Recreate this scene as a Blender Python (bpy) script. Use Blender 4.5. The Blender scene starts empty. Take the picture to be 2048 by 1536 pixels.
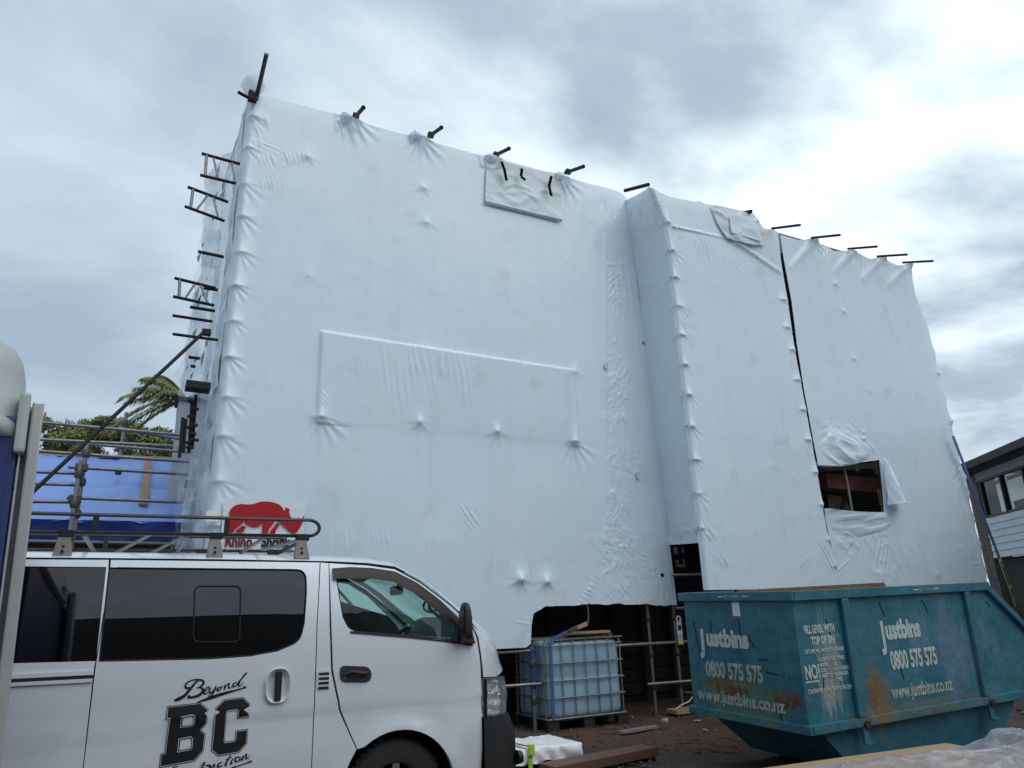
import bpy, bmesh, math, random
import numpy as np
from mathutils import Vector, Matrix
from mathutils.geometry import delaunay_2d_cdt

random.seed(7)
rng = np.random.default_rng(11)
scene = bpy.context.scene
col = scene.collection

# ------------------------------------------------------------------ camera, sky, sun, exposure
cam = bpy.data.cameras.new('camera')
cam.sensor_width = 36.0
cam.lens = 25.066
cam.clip_start = 0.05
cam.clip_end = 5000
cam_o = bpy.data.objects.new('camera', cam)
col.objects.link(cam_o)
R = Vector((0.893384, -0.448210, -0.031206))
U = Vector((-0.108996, -0.283585, 0.952733))
Fw = Vector((0.435874, 0.847754, 0.302204))
cam_o.matrix_world = Matrix(((R.x, U.x, -Fw.x, 0), (R.y, U.y, -Fw.y, 0), (R.z, U.z, -Fw.z, 1.55), (0, 0, 0, 1)))
scene.camera = cam_o

SUN = Vector((0.24, -0.54, 0.80)).normalized()      # broad veiled sun, set high behind the viewer to brighten the facade
THIN = Vector((0.745, 0.375, 0.551)).normalized()     # where the cloud deck is thinnest
world = bpy.data.worlds.new('World')
scene.world = world
world.use_nodes = True
wn, wl = world.node_tree.nodes, world.node_tree.links
wn.clear()


def N(tree, typ, **kw):
    n = tree.nodes.new(typ)
    for k, v in kw.items():
        if k == 'inp':
            for a, b in v.items():
                n.inputs[a].default_value = b
        else:
            setattr(n, k, v)
    return n


def build_world():
    T = world.node_tree
    sky = N(T, 'ShaderNodeTexSky', sky_type='NISHITA', sun_disc=False)
    sky.sun_elevation = math.asin(SUN.z)
    sky.sun_rotation = math.atan2(SUN.x, SUN.y)
    sky.air_density = 1.6
    sky.dust_density = 3.0
    tc = N(T, 'ShaderNodeTexCoord')
    sep = N(T, 'ShaderNodeSeparateXYZ')
    wl.new(tc.outputs['Generated'], sep.inputs[0])
    # cloud deck: the view direction projected on a flat layer overhead
    zc = N(T, 'ShaderNodeMath', operation='MAXIMUM', inp={1: 0.0}); wl.new(sep.outputs['Z'], zc.inputs[0])
    za = N(T, 'ShaderNodeMath', operation='ADD', inp={1: 0.16}); wl.new(zc.outputs[0], za.inputs[0])
    dv = N(T, 'ShaderNodeVectorMath', operation='DIVIDE')
    cmb = N(T, 'ShaderNodeCombineXYZ'); [wl.new(za.outputs[0], cmb.inputs[i]) for i in range(3)]
    wl.new(tc.outputs['Generated'], dv.inputs[0]); wl.new(cmb.outputs[0], dv.inputs[1])
    mp = N(T, 'ShaderNodeMapping'); mp.inputs['Rotation'].default_value = (0, 0, math.radians(60)); mp.inputs['Scale'].default_value = (0.75, 0.95, 0.0)
    mp.inputs['Location'].default_value = (1.5, 6.0, 0)
    wl.new(dv.outputs[0], mp.inputs['Vector'])
    n1 = N(T, 'ShaderNodeTexNoise', inp={'Scale': 1.25, 'Detail': 8.0, 'Roughness': 0.55, 'Distortion': 0.25}); wl.new(mp.outputs[0], n1.inputs['Vector'])
    n2 = N(T, 'ShaderNodeTexNoise', inp={'Scale': 2.9, 'Detail': 6.0, 'Roughness': 0.52, 'Distortion': 0.25}); wl.new(mp.outputs[0], n2.inputs['Vector'])
    mixn = N(T, 'ShaderNodeMath', operation='MULTIPLY_ADD', inp={1: 0.4}); wl.new(n2.outputs['Fac'], mixn.inputs[0])
    m6 = N(T, 'ShaderNodeMath', operation='MULTIPLY', inp={1: 0.6}); wl.new(n1.outputs['Fac'], m6.inputs[0]); wl.new(m6.outputs[0], mixn.inputs[2])
    # the cloud deck is thinner and brighter on the right
    dot = N(T, 'ShaderNodeVectorMath', operation='DOT_PRODUCT'); dot.inputs[1].default_value = THIN
    wl.new(tc.outputs['Generated'], dot.inputs[0])
    dm = N(T, 'ShaderNodeMath', operation='MAXIMUM', inp={1: 0.0}); wl.new(dot.outputs['Value'], dm.inputs[0])
    pw = N(T, 'ShaderNodeMath', operation='POWER', inp={1: SUN_POW}); wl.new(dm.outputs[0], pw.inputs[0])
    ramp = N(T, 'ShaderNodeValToRGB'); wl.new(mixn.outputs[0], ramp.inputs[0])
    e = ramp.color_ramp.elements
    e[0].position = 0.36; e[0].color = CLOUD_DARK
    e[1].position = 0.63; e[1].color = CLOUD_LIGHT
    ramp2 = N(T, 'ShaderNodeValToRGB'); wl.new(mixn.outputs[0], ramp2.inputs[0])
    e = ramp2.color_ramp.elements
    e[0].position = 0.45; e[0].color = (0, 0, 0, 1)
    e[1].position = 0.62; e[1].color = (1, 1, 1, 1)
    gl = N(T, 'ShaderNodeMath', operation='MULTIPLY'); wl.new(ramp2.outputs[0], gl.inputs[0]); wl.new(pw.outputs[0], gl.inputs[1])
    gl2 = N(T, 'ShaderNodeVectorMath', operation='SCALE'); gl2.inputs[0].default_value = (0.97, 1.0, 0.92); wl.new(gl.outputs[0], gl2.inputs['Scale'])
    sc2 = N(T, 'ShaderNodeVectorMath', operation='SCALE', inp={'Scale': SUN_GLOW}); wl.new(gl2.outputs[0], sc2.inputs[0])
    sc1 = N(T, 'ShaderNodeVectorMath', operation='SCALE', inp={'Scale': CLOUD_GAIN}); wl.new(ramp.outputs[0], sc1.inputs[0])
    add = N(T, 'ShaderNodeVectorMath', operation='ADD'); wl.new(sc1.outputs[0], add.inputs[0]); wl.new(sc2.outputs[0], add.inputs[1])
    mx = N(T, 'ShaderNodeMixRGB', inp={'Fac': 0.9}); wl.new(sky.outputs[0], mx.inputs[1]); wl.new(add.outputs[0], mx.inputs[2])
    bg = N(T, 'ShaderNodeBackground', inp={'Strength': 0.1}); wl.new(mx.outputs[0], bg.inputs['Color'])
    out = N(T, 'ShaderNodeOutputWorld'); wl.new(bg.outputs[0], out.inputs['Surface'])


CLOUD_DARK = (0.42, 0.525, 0.65, 1)
CLOUD_LIGHT = (0.68, 0.82, 0.92, 1)
CLOUD_GAIN = 7.8
SUN_GLOW = 6.0
SUN_POW = 4.5
build_world()

sl = bpy.data.lights.new('sun', 'SUN')
sl.energy = 1.0
sl.angle = math.radians(55)
sl.color = (1.0, 0.98, 0.95)
sun_o = bpy.data.objects.new('sun', sl)
sun_o.rotation_euler = (-SUN).to_track_quat('-Z', 'Y').to_euler()
sun_o.location = (0, 0, 30)
col.objects.link(sun_o)

scene.view_settings.view_transform = 'Standard'
scene.view_settings.look = 'None'
scene.view_settings.exposure = 0.3
scene.view_settings.gamma = 1.0
scene.view_settings.use_curve_mapping = False
scene.cycles.max_bounces = 8
scene.cycles.transparent_max_bounces = 16

# ------------------------------------------------------------------ helpers
ORG = {}


def tag(o, label, cat, group=None, kind=None):
    if label: o['label'] = label
    if cat: o['category'] = cat
    if group: o['group'] = group
    if kind: o['kind'] = kind
    return o


def thing(name, label, cat, loc=(0, 0, 0), rot=(0, 0, 0), group=None, local=False):
    """Empty at the base of a thing; parts are children. local=True: part shapes are given in the thing's own frame."""
    o = bpy.data.objects.new(name, None)
    o.empty_display_size = 0.1
    col.objects.link(o)
    o.location = loc
    o.rotation_euler = rot
    tag(o, label, cat, group)
    ORG[o] = Vector((0, 0, 0)) if local else Vector(loc)
    return o


class MB:
    """Collects shapes, then links them as one mesh object."""
    def __init__(s):
        s.v = []; s.f = []; s.smooth = []

    def add(s, vs, fs, sm=False):
        b = len(s.v)
        s.v += [tuple(p) for p in vs]
        s.f += [tuple(i + b for i in f) for f in fs]
        s.smooth += [sm] * len(fs)
        return s

    def box(s, x0, x1, y0, y1, z0, z1):
        v = [(x, y, z) for x in (x0, x1) for y in (y0, y1) for z in (z0, z1)]
        return s.add(v, [(0, 1, 3, 2), (4, 6, 7, 5), (0, 4, 5, 1), (2, 3, 7, 6), (0, 2, 6, 4), (1, 5, 7, 3)])

    def bar(s, a, b, w, h, up=(0, 0, 1)):
        """rectangular bar from a to b"""
        a, b = Vector(a), Vector(b)
        d = (b - a).normalized()
        x = d.cross(Vector(up))
        if x.length < 1e-4: x = d.cross(Vector((1, 0, 0)))
        x.normalize(); y = x.cross(d)
        v = []
        for p in (a, b):
            for i, j in ((-1, -1), (1, -1), (1, 1), (-1, 1)):
                v.append(p + x * (w / 2 * i) + y * (h / 2 * j))
        return s.add(v, [(3, 2, 1, 0), (4, 5, 6, 7), (0, 1, 5, 4), (1, 2, 6, 5), (2, 3, 7, 6), (3, 0, 4, 7)])

    def tube(s, pts, r, n=10, cap=True, hollow=False, close=False):
        pts = [Vector(p) for p in pts]
        rs = r if isinstance(r, (list, tuple)) else [r] * len(pts)
        rings = []
        prev = None
        for i, p in enumerate(pts):
            if close:
                d = pts[(i + 1) % len(pts)] - pts[i - 1]
            else:
                d = (pts[min(i + 1, len(pts) - 1)] - pts[max(i - 1, 0)])
            d.normalize()
            if prev is None:
                x = d.orthogonal().normalized()
            else:
                x = (prev - d * prev.dot(d)).normalized()
            prev = x
            y = d.cross(x)
            rings.append([p + (x * math.cos(2 * math.pi * k / n) + y * math.sin(2 * math.pi * k / n)) * rs[i] for k in range(n)])
        v = [q for ring in rings for q in ring]
        f = []
        m = len(pts)
        for i in range(m if close else m - 1):
            for k in range(n):
                a, b = i * n + k, i * n + (k + 1) % n
                c, d_ = ((i + 1) % m) * n + (k + 1) % n, ((i + 1) % m) * n + k
                f.append((a, b, c, d_))
        s.add(v, f, True)
        if cap and not close:
            s.add([tuple(q) for q in rings[0]], [tuple(range(n))[::-1]])
            s.add([tuple(q) for q in rings[-1]], [tuple(range(n))])
        return s

    def prism(s, poly, y0, y1, axis='y'):
        """polygon in two axes, extruded along the third"""
        n = len(poly)
        mk = {'y': lambda p, t: (p[0], t, p[1]), 'x': lambda p, t: (t, p[0], p[1]), 'z': lambda p, t: (p[0], p[1], t)}[axis]
        v = [mk(p, y0) for p in poly] + [mk(p, y1) for p in poly]
        f = [tuple(range(n)), tuple(range(2 * n - 1, n - 1, -1))] + [(i, i + n, (i + 1) % n + n, (i + 1) % n) for i in range(n)]
        return s.add(v, f)

    def grid(s, P, smooth=True):
        P = np.asarray(P); a, b = P.shape[:2]
        idx = np.arange(a * b).reshape(a, b)
        f = np.stack([idx[:-1, :-1], idx[1:, :-1], idx[1:, 1:], idx[:-1, 1:]], -1).reshape(-1, 4)
        return s.add(P.reshape(-1, 3).tolist(), f.tolist(), smooth)

    def build(s, name, m, parent=None, bevel=0, label=None):
        me = bpy.data.meshes.new(name)
        o3 = ORG.get(parent, Vector((0, 0, 0)))
        me.from_pydata([(p[0] - o3.x, p[1] - o3.y, p[2] - o3.z) for p in s.v], [], s.f)
        me.polygons.foreach_set('use_smooth', s.smooth)
        bm = bmesh.new(); bm.from_mesh(me)
        bmesh.ops.recalc_face_normals(bm, faces=bm.faces)
        if bevel:
            ed = [e for e in bm.edges if len(e.link_faces) == 2 and e.calc_face_angle(0) > 0.5]
            bmesh.ops.bevel(bm, geom=ed, offset=bevel, segments=2, affect='EDGES', profile=0.6, clamp_overlap=True)
        bm.to_mesh(me); bm.free()
        me.materials.append(m)
        o = bpy.data.objects.new(name, me)
        col.objects.link(o)
        if parent is not None:
            o.parent = parent
            ORG[o] = o3
        if label: o['label'] = label
        return o


def mesh_from_arrays(name, verts, quads, m, parent=None, smooth=True):
    o3 = ORG.get(parent, Vector((0, 0, 0)))
    verts = np.asarray(verts, dtype=np.float32) - np.array(o3, dtype=np.float32)
    quads = np.asarray(quads, dtype=np.int32)
    me = bpy.data.meshes.new(name)
    me.vertices.add(len(verts)); me.vertices.foreach_set('co', verts.ravel())
    k = quads.shape[1]
    me.loops.add(quads.size); me.loops.foreach_set('vertex_index', quads.ravel())
    me.polygons.add(len(quads))
    me.polygons.foreach_set('loop_start', np.arange(0, quads.size, k, dtype=np.int32))
    me.polygons.foreach_set('use_smooth', np.full(len(quads), smooth))
    me.update(calc_edges=True); me.validate()
    me.materials.append(m)
    o = bpy.data.objects.new(name, me); col.objects.link(o)
    if parent is not None:
        o.parent = parent; ORG[o] = o3
    return o


def copy_tree(o, parent=None):
    c = o.copy(); col.objects.link(c)
    if parent is not None: c.parent = parent
    for ch in o.children: copy_tree(ch, c)
    return c


def text(body, size, mtl, parent, mat4, name='lettering', sx=1.0, align='LEFT', bold=0.0, shear=0.0, depth=0.0015, spacing=1.0):
    """flat lettering as a thin mesh placed by a 4x4 matrix in the parent's frame"""
    cu = bpy.data.curves.new('t', 'FONT')
    cu.body = body; cu.size = size; cu.align_x = align; cu.offset = bold; cu.extrude = depth; cu.shear = shear
    cu.resolution_u = 3; cu.space_character = spacing
    t = bpy.data.objects.new('t', cu); col.objects.link(t)
    dg = bpy.context.evaluated_depsgraph_get()
    me = bpy.data.meshes.new_from_object(t.evaluated_get(dg))
    bpy.data.objects.remove(t); bpy.data.curves.remove(cu)
    me.transform(mat4 @ Matrix.Diagonal((sx, 1, 1, 1)))
    me.materials.clear(); me.materials.append(mtl)
    o3 = ORG.get(parent, Vector((0, 0, 0)))
    me.transform(Matrix.Translation(-o3))
    o = bpy.data.objects.new(name, me); col.objects.link(o)
    o.parent = parent; ORG[o] = o3
    return o


def frame(o, x, up):
    """matrix with origin o, text running along x, letters standing along up"""
    x = Vector(x).normalized(); up = Vector(up); z = x.cross(up).normalized(); y = z.cross(x)
    return Matrix(((x.x, y.x, z.x, o[0]), (x.y, y.y, z.y, o[1]), (x.z, y.z, z.z, o[2]), (0, 0, 0, 1)))


def vnoise(x, y, seed=0, octaves=3, gain=0.5):
    """smooth value noise in -1..1"""
    x = np.asarray(x, float); y = np.asarray(y, float)
    tot = np.zeros(np.broadcast(x, y).shape); amp = 1; s = 0
    for o in range(octaves):
        g = np.random.default_rng(seed * 31 + o).uniform(-1, 1, (64, 64))
        xi = np.floor(x).astype(int); yi = np.floor(y).astype(int)
        fx = x - xi; fy = y - yi
        fx = fx * fx * fx * (fx * (6 * fx - 15) + 10); fy = fy * fy * fy * (fy * (6 * fy - 15) + 10)
        a = g[xi % 64, yi % 64]; b = g[(xi + 1) % 64, yi % 64]; c = g[xi % 64, (yi + 1) % 64]; d = g[(xi + 1) % 64, (yi + 1) % 64]
        tot += amp * ((a * (1 - fx) + b * fx) * (1 - fy) + (c * (1 - fx) + d * fx) * fy); s += amp
        amp *= gain; x = x * 2.03 + 7.1; y = y * 2.03 + 3.7
    return tot / s


def sstep(a, b, x):
    t = np.clip((x - a) / (b - a), 0, 1)
    return t * t * (3 - 2 * t)


def inside(poly, x, z):
    x = np.asarray(x); z = np.asarray(z)
    r = np.zeros(np.broadcast(x, z).shape, bool)
    n = len(poly)
    for i in range(n):
        x1, z1 = poly[i]; x2, z2 = poly[(i + 1) % n]
        if z1 == z2: continue
        c = ((z1 > z) != (z2 > z)) & (x < (x2 - x1) * (z - z1) / (z2 - z1) + x1)
        r ^= c
    return r


def seg_near(poly, p):
    """nearest point of a closed polyline"""
    best = None
    for i in range(len(poly)):
        a = Vector(poly[i]); b = Vector(poly[(i + 1) % len(poly)])
        d = b - a; L = d.length_squared
        t = 0 if L == 0 else max(0, min(1, (p - a).dot(d) / L))
        q = a + d * t
        if best is None or (q - p).length < best[0]: best = ((q - p).length, q)
    return best


# ------------------------------------------------------------------ materials
MATS = {}


def mat(name, c, rough=0.6, metal=0.0, c2=None, scale=6.0, mix=0.5, bump=0.0, bscale=40.0, spec=0.5, coat=0.0, detail=5.0, stretch=(1, 1, 1), emit=None, alpha=1.0, trans=0.0):
    m = bpy.data.materials.new(name); m.use_nodes = True
    T = m.node_tree; p = T.nodes['Principled BSDF']
    p.inputs['Base Color'].default_value = (*c, 1)
    p.inputs['Roughness'].default_value = rough
    p.inputs['Metallic'].default_value = metal
    p.inputs['Specular IOR Level'].default_value = spec
    p.inputs['Coat Weight'].default_value = coat
    p.inputs['Coat Roughness'].default_value = 0.08
    tc = N(T, 'ShaderNodeTexCoord'); mp = N(T, 'ShaderNodeMapping'); mp.inputs['Scale'].default_value = stretch
    T.links.new(tc.outputs['Object'], mp.inputs['Vector'])
    if c2 is not None:
        n = N(T, 'ShaderNodeTexNoise', inp={'Scale': scale, 'Detail': detail, 'Roughness': 0.6})
        T.links.new(mp.outputs[0], n.inputs['Vector'])
        r = N(T, 'ShaderNodeValToRGB'); T.links.new(n.outputs['Fac'], r.inputs[0])
        r.color_ramp.elements[0].position = 0.5 - 0.25 * (1 - mix) - 0.05; r.color_ramp.elements[0].color = (*c, 1)
        r.color_ramp.elements[1].position = 0.5 + 0.25 * (1 - mix) + 0.05; r.color_ramp.elements[1].color = (*c2, 1)
        T.links.new(r.outputs[0], p.inputs['Base Color'])
        rr = N(T, 'ShaderNodeMapRange', inp={'To Min': max(0, rough - 0.1), 'To Max': min(1, rough + 0.12)})
        T.links.new(n.outputs['Fac'], rr.inputs[0]); T.links.new(rr.outputs[0], p.inputs['Roughness'])
    if bump:
        n2 = N(T, 'ShaderNodeTexNoise', inp={'Scale': bscale, 'Detail': 4.0}); T.links.new(mp.outputs[0], n2.inputs['Vector'])
        b = N(T, 'ShaderNodeBump', inp={'Strength': bump, 'Distance': 0.02}); T.links.new(n2.outputs['Fac'], b.inputs['Height'])
        T.links.new(b.outputs[0], p.inputs['Normal'])
    if emit:
        p.inputs['Emission Color'].default_value = (*emit[0], 1); p.inputs['Emission Strength'].default_value = emit[1]
    MATS[name] = m
    return m


def glass(name, tint, rough=0.0, ior=1.5, film=0.0, filmc=(0.8, 0.85, 0.9)):
    """thin pane: tinted see-through plus mirror reflection by Fresnel; film adds a milky share"""
    m = bpy.data.materials.new(name); m.use_nodes = True
    T = m.node_tree; T.nodes.clear()
    tr = N(T, 'ShaderNodeBsdfTransparent'); tr.inputs[0].default_value = (*tint, 1)
    gl = N(T, 'ShaderNodeBsdfGlossy', inp={'Roughness': rough}); gl.inputs[0].default_value = (1, 1, 1, 1)
    # Schlick reflectance, the same from both sides of the pane
    f0 = ((ior - 1) / (ior + 1)) ** 2 * 1.6
    lw_ = N(T, 'ShaderNodeLayerWeight', inp={'Blend': 0.5}); p5 = N(T, 'ShaderNodeMath', operation='POWER', inp={1: 5.0}); T.links.new(lw_.outputs['Facing'], p5.inputs[0])
    fr = N(T, 'ShaderNodeMath', operation='MULTIPLY_ADD', inp={1: 1 - f0, 2: f0}); T.links.new(p5.outputs[0], fr.inputs[0])
    mx = N(T, 'ShaderNodeMixShader'); T.links.new(fr.outputs[0], mx.inputs[0]); T.links.new(tr.outputs[0], mx.inputs[1]); T.links.new(gl.outputs[0], mx.inputs[2])
    last = mx
    if film:
        df = N(T, 'ShaderNodeBsdfDiffuse'); df.inputs[0].default_value = (*filmc, 1)
        tl = N(T, 'ShaderNodeBsdfTranslucent'); tl.inputs[0].default_value = (*filmc, 1)
        m0 = N(T, 'ShaderNodeMixShader', inp={0: 0.5}); T.links.new(df.outputs[0], m0.inputs[1]); T.links.new(tl.outputs[0], m0.inputs[2])
        tc = N(T, 'ShaderNodeTexCoord'); n = N(T, 'ShaderNodeTexNoise', inp={'Scale': 3.5, 'Detail': 3.0}); T.links.new(tc.outputs['Object'], n.inputs['Vector'])
        rr = N(T, 'ShaderNodeMapRange', inp={'From Min': 0.3, 'From Max': 0.7, 'To Min': film * 0.5, 'To Max': min(1, film * 1.5)}); T.links.new(n.outputs['Fac'], rr.inputs[0])
        m1 = N(T, 'ShaderNodeMixShader'); T.links.new(rr.outputs[0], m1.inputs[0]); T.links.new(mx.outputs[0], m1.inputs[1]); T.links.new(m0.outputs[0], m1.inputs[2])
        last = m1
    out = N(T, 'ShaderNodeOutputMaterial'); T.links.new(last.outputs[0], out.inputs[0])
    MATS[name] = m
    return m


def wrap_material(name, base=(0.80, 0.91, 0.985), transl=0.1, rough=0.23):
    m = bpy.data.materials.new(name); m.use_nodes = True
    T = m.node_tree; p = T.nodes['Principled BSDF']; out = T.nodes['Material Output']
    tc = N(T, 'ShaderNodeTexCoord')
    n = N(T, 'ShaderNodeTexNoise', inp={'Scale': 0.55, 'Detail': 3.0, 'Roughness': 0.5}); T.links.new(tc.outputs['Object'], n.inputs['Vector'])
    r = N(T, 'ShaderNodeValToRGB'); T.links.new(n.outputs['Fac'], r.inputs[0])
    r.color_ramp.elements[0].position = 0.3; r.color_ramp.elements[0].color = (base[0] * 0.93, base[1] * 0.95, base[2] * 0.97, 1)
    r.color_ramp.elements[1].position = 0.7; r.color_ramp.elements[1].color = (*base, 1)
    # grubby smudges of site dust
    n3 = N(T, 'ShaderNodeTexNoise', inp={'Scale': 2.3, 'Detail': 6.0, 'Roughness': 0.62}); T.links.new(tc.outputs['Object'], n3.inputs['Vector'])
    r3 = N(T, 'ShaderNodeMapRange', inp={'From Min': 0.56, 'From Max': 0.8, 'To Min': 0.0, 'To Max': 0.5}); T.links.new(n3.outputs['Fac'], r3.inputs[0])
    mxc0 = N(T, 'ShaderNodeMixRGB'); mxc0.inputs[2].default_value = (0.52, 0.56, 0.54, 1)
    T.links.new(r3.outputs[0], mxc0.inputs[0]); T.links.new(r.outputs[0], mxc0.inputs[1])
    # faint dirt runs down the sheet and weld overlaps every few metres
    mpv = N(T, 'ShaderNodeMapping'); mpv.inputs['Scale'].default_value = (5.0, 5.0, 0.22); T.links.new(tc.outputs['Object'], mpv.inputs['Vector'])
    n6 = N(T, 'ShaderNodeTexNoise', inp={'Scale': 1.0, 'Detail': 7.0, 'Roughness': 0.6}); T.links.new(mpv.outputs[0], n6.inputs['Vector'])
    r6 = N(T, 'ShaderNodeMapRange', inp={'From Min': 0.52, 'From Max': 0.78, 'To Min': 0.0, 'To Max': 0.2}); T.links.new(n6.outputs['Fac'], r6.inputs[0])
    mxc = N(T, 'ShaderNodeMixRGB'); mxc.inputs[2].default_value = (0.60, 0.66, 0.68, 1)
    T.links.new(r6.outputs[0], mxc.inputs[0]); T.links.new(mxc0.outputs[0], mxc.inputs[1])
    T.links.new(mxc.outputs[0], p.inputs['Base Color'])
    p.inputs['Roughness'].default_value = rough
    p.inputs['Specular IOR Level'].default_value = 0.6
    n2 = N(T, 'ShaderNodeTexNoise', inp={'Scale': 14.0, 'Detail': 3.0}); T.links.new(tc.outputs['Object'], n2.inputs['Vector'])
    b = N(T, 'ShaderNodeBump', inp={'Strength': 0.045, 'Distance': 0.02}); T.links.new(n2.outputs['Fac'], b.inputs['Height'])
    T.links.new(b.outputs[0], p.inputs['Normal'])
    tl = N(T, 'ShaderNodeBsdfTranslucent'); tl.inputs[0].default_value = (0.85, 0.88, 0.9, 1)
    mx = N(T, 'ShaderNodeMixShader', inp={0: transl}); T.links.new(p.outputs[0], mx.inputs[1]); T.links.new(tl.outputs[0], mx.inputs[2])
    T.links.new(mx.outputs[0], out.inputs[0])
    MATS[name] = m
    return m


wrap_material('wrap')
wrap_material('wrap_patch', (0.72, 0.78, 0.81), 0.1, 0.36)
mat('galv', (0.30, 0.31, 0.32), 0.42, 0.7, (0.20, 0.20, 0.20), 14, 0.4)
mat('galv_dark', (0.07, 0.07, 0.07), 0.5, 0.6, (0.12, 0.11, 0.10), 12, 0.4)
mat('tube_dark', (0.016, 0.016, 0.017), 0.6, 0.2, (0.030, 0.027, 0.025), 9, 0.3, spec=.25)
mat('tape_black', (0.004, 0.004, 0.004), 0.9, spec=.1)
mat('rust', (0.06, 0.032, 0.022), 0.8, 0.2, (0.04, 0.026, 0.02), 20, 0.3, 0.3)
mat('black', (0.012, 0.012, 0.013), 0.45)
mat('black_print', (0.010, 0.010, 0.011), 0.35)
mat('rubber', (0.018, 0.018, 0.019), 0.75, bump=0.3, bscale=80)
mat('plastic_black', (0.020, 0.020, 0.022), 0.5, bump=0.12, bscale=300)
mat('timber', (0.42, 0.30, 0.18), 0.7, 0, (0.30, 0.19, 0.10), 5, 0.3, 0.25, 60, stretch=(1, 10, 10))
mat('timber_dark', (0.16, 0.095, 0.055), 0.8, 0, (0.09, 0.055, 0.035), 5, 0.3, 0.3, 40, stretch=(1, 8, 8))
mat('timber_red', (0.15, 0.075, 0.052), 0.55, 0, (0.095, 0.05, 0.036), 4, 0.3, 0.2, 60, stretch=(1, 8, 8))
mat('white_sheet', (0.80, 0.81, 0.83), 0.45, bump=0.2, bscale=10)

# ------------------------------------------------------------------ ground
def gh(x, y):
    """height of the site ground"""
    x = np.asarray(x, float); y = np.asarray(y, float)
    near = np.exp(-((x - 5) ** 2 + (y - 6) ** 2) / 12 ** 2)
    h = 0.05 * sstep(7.2, 8.8, y)
    h = h + near * (0.035 * vnoise(x * 0.8 + 20, y * 0.8 + 20, 3, 4) + 0.012 * vnoise(x * 5 + 50, y * 5 + 50, 4, 3, 0.6))
    return h


def build_ground():
    def axis(a, b, step, far):
        c = list(np.arange(a, b, step)); g = step; l = [a]; r = [c[-1]]
        while l[-1] > -far: g *= 1.35; l.append(l[-1] - g)
        g = step
        while r[-1] < far: g *= 1.35; r.append(r[-1] + g)
        return np.array(l[:0:-1] + c + r[1:])
    xs = axis(-1, 12, 0.035, 900); ys_ = axis(2.5, 12, 0.035, 900)
    X, Y = np.meshgrid(xs, ys_, indexing='ij')
    Z = gh(X, Y)
    idx = np.arange(X.size).reshape(X.shape)
    q = np.stack([idx[:-1, :-1], idx[1:, :-1], idx[1:, 1:], idx[:-1, 1:]], -1).reshape(-1, 4)
    m = bpy.data.materials.new('mud'); m.use_nodes = True
    T = m.node_tree; p = T.nodes['Principled BSDF']; L = T.links
    tc = N(T, 'ShaderNodeTexCoord')
    n1 = N(T, 'ShaderNodeTexNoise', inp={'Scale': 0.55, 'Detail': 6.0, 'Roughness': 0.6}); L.new(tc.outputs['Object'], n1.inputs['Vector'])
    r1 = N(T, 'ShaderNodeValToRGB'); L.new(n1.outputs['Fac'], r1.inputs[0])
    r1.color_ramp.elements[0].position = 0.36; r1.color_ramp.elements[0].color = (0.030, 0.021, 0.016, 1)
    r1.color_ramp.elements[1].position = 0.66; r1.color_ramp.elements[1].color = (0.085, 0.048, 0.030, 1)
    n2 = N(T, 'ShaderNodeTexNoise', inp={'Scale': 24.0, 'Detail': 6.0, 'Roughness': 0.7}); L.new(tc.outputs['Object'], n2.inputs['Vector'])
    r2 = N(T, 'ShaderNodeValToRGB'); L.new(n2.outputs['Fac'], r2.inputs[0])
    r2.color_ramp.elements[0].position = 0.55; r2.color_ramp.elements[0].color = (0, 0, 0, 1)
    r2.color_ramp.elements[1].position = 0.75; r2.color_ramp.elements[1].color = (1, 1, 1, 1)
    mx = N(T, 'ShaderNodeMixRGB'); mx.inputs[2].default_value = (0.12, 0.088, 0.066, 1)
    L.new(r2.outputs[0], mx.inputs[0]); L.new(r1.outputs[0], mx.inputs[1]); L.new(mx.outputs[0], p.inputs['Base Color'])
    rr = N(T, 'ShaderNodeMapRange', inp={'From Min': 0.35, 'From Max': 0.6, 'To Min': 0.38, 'To Max': 0.9}); L.new(n1.outputs['Fac'], rr.inputs[0]); L.new(rr.outputs[0], p.inputs['Roughness'])
    b = N(T, 'ShaderNodeBump', inp={'Strength': 0.7, 'Distance': 0.03}); L.new(n2.outputs['Fac'], b.inputs['Height']); L.new(b.outputs[0], p.inputs['Normal'])
    MATS['mud'] = m
    o = mesh_from_arrays('ground', np.stack([X, Y, Z], -1).reshape(-1, 3), q, m)
    o['kind'] = 'structure'


build_ground()

# unseen pale concrete added behind the viewer for bounce light, with the street
mat('concrete', (0.40, 0.39, 0.37), 0.85, 0, (0.33, 0.32, 0.31), 2, .4, .2, 30)
mat('asphalt', (0.055, 0.055, 0.057), 0.9, 0, (0.045, 0.045, 0.046), 3, .4, .3, 80)
o = MB().box(-30, 40, -3.2, 1.6, -.1, .06).build('bounce_pavement', MATS['concrete'], bevel=.01); o['kind'] = 'structure'
o = MB().box(-60, 60, -6.0, -3.2, -.1, .02).build('road', MATS['asphalt']); o['kind'] = 'structure'

# ------------------------------------------------------------------ shrink-wrapped scaffold
D1, D2 = 9.0, 8.1          # front planes of the left bay and of the two right bays
XC = 7.20                  # where the left bay meets the return


def rot(x, z, x0, z0, ang):
    c, s = math.cos(math.radians(ang)), math.sin(math.radians(ang))
    dx, dz = x - x0, z - z0
    return dx * c + dz * s, -dx * s + dz * c      # across, along (along = up when ang = 0)


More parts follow.
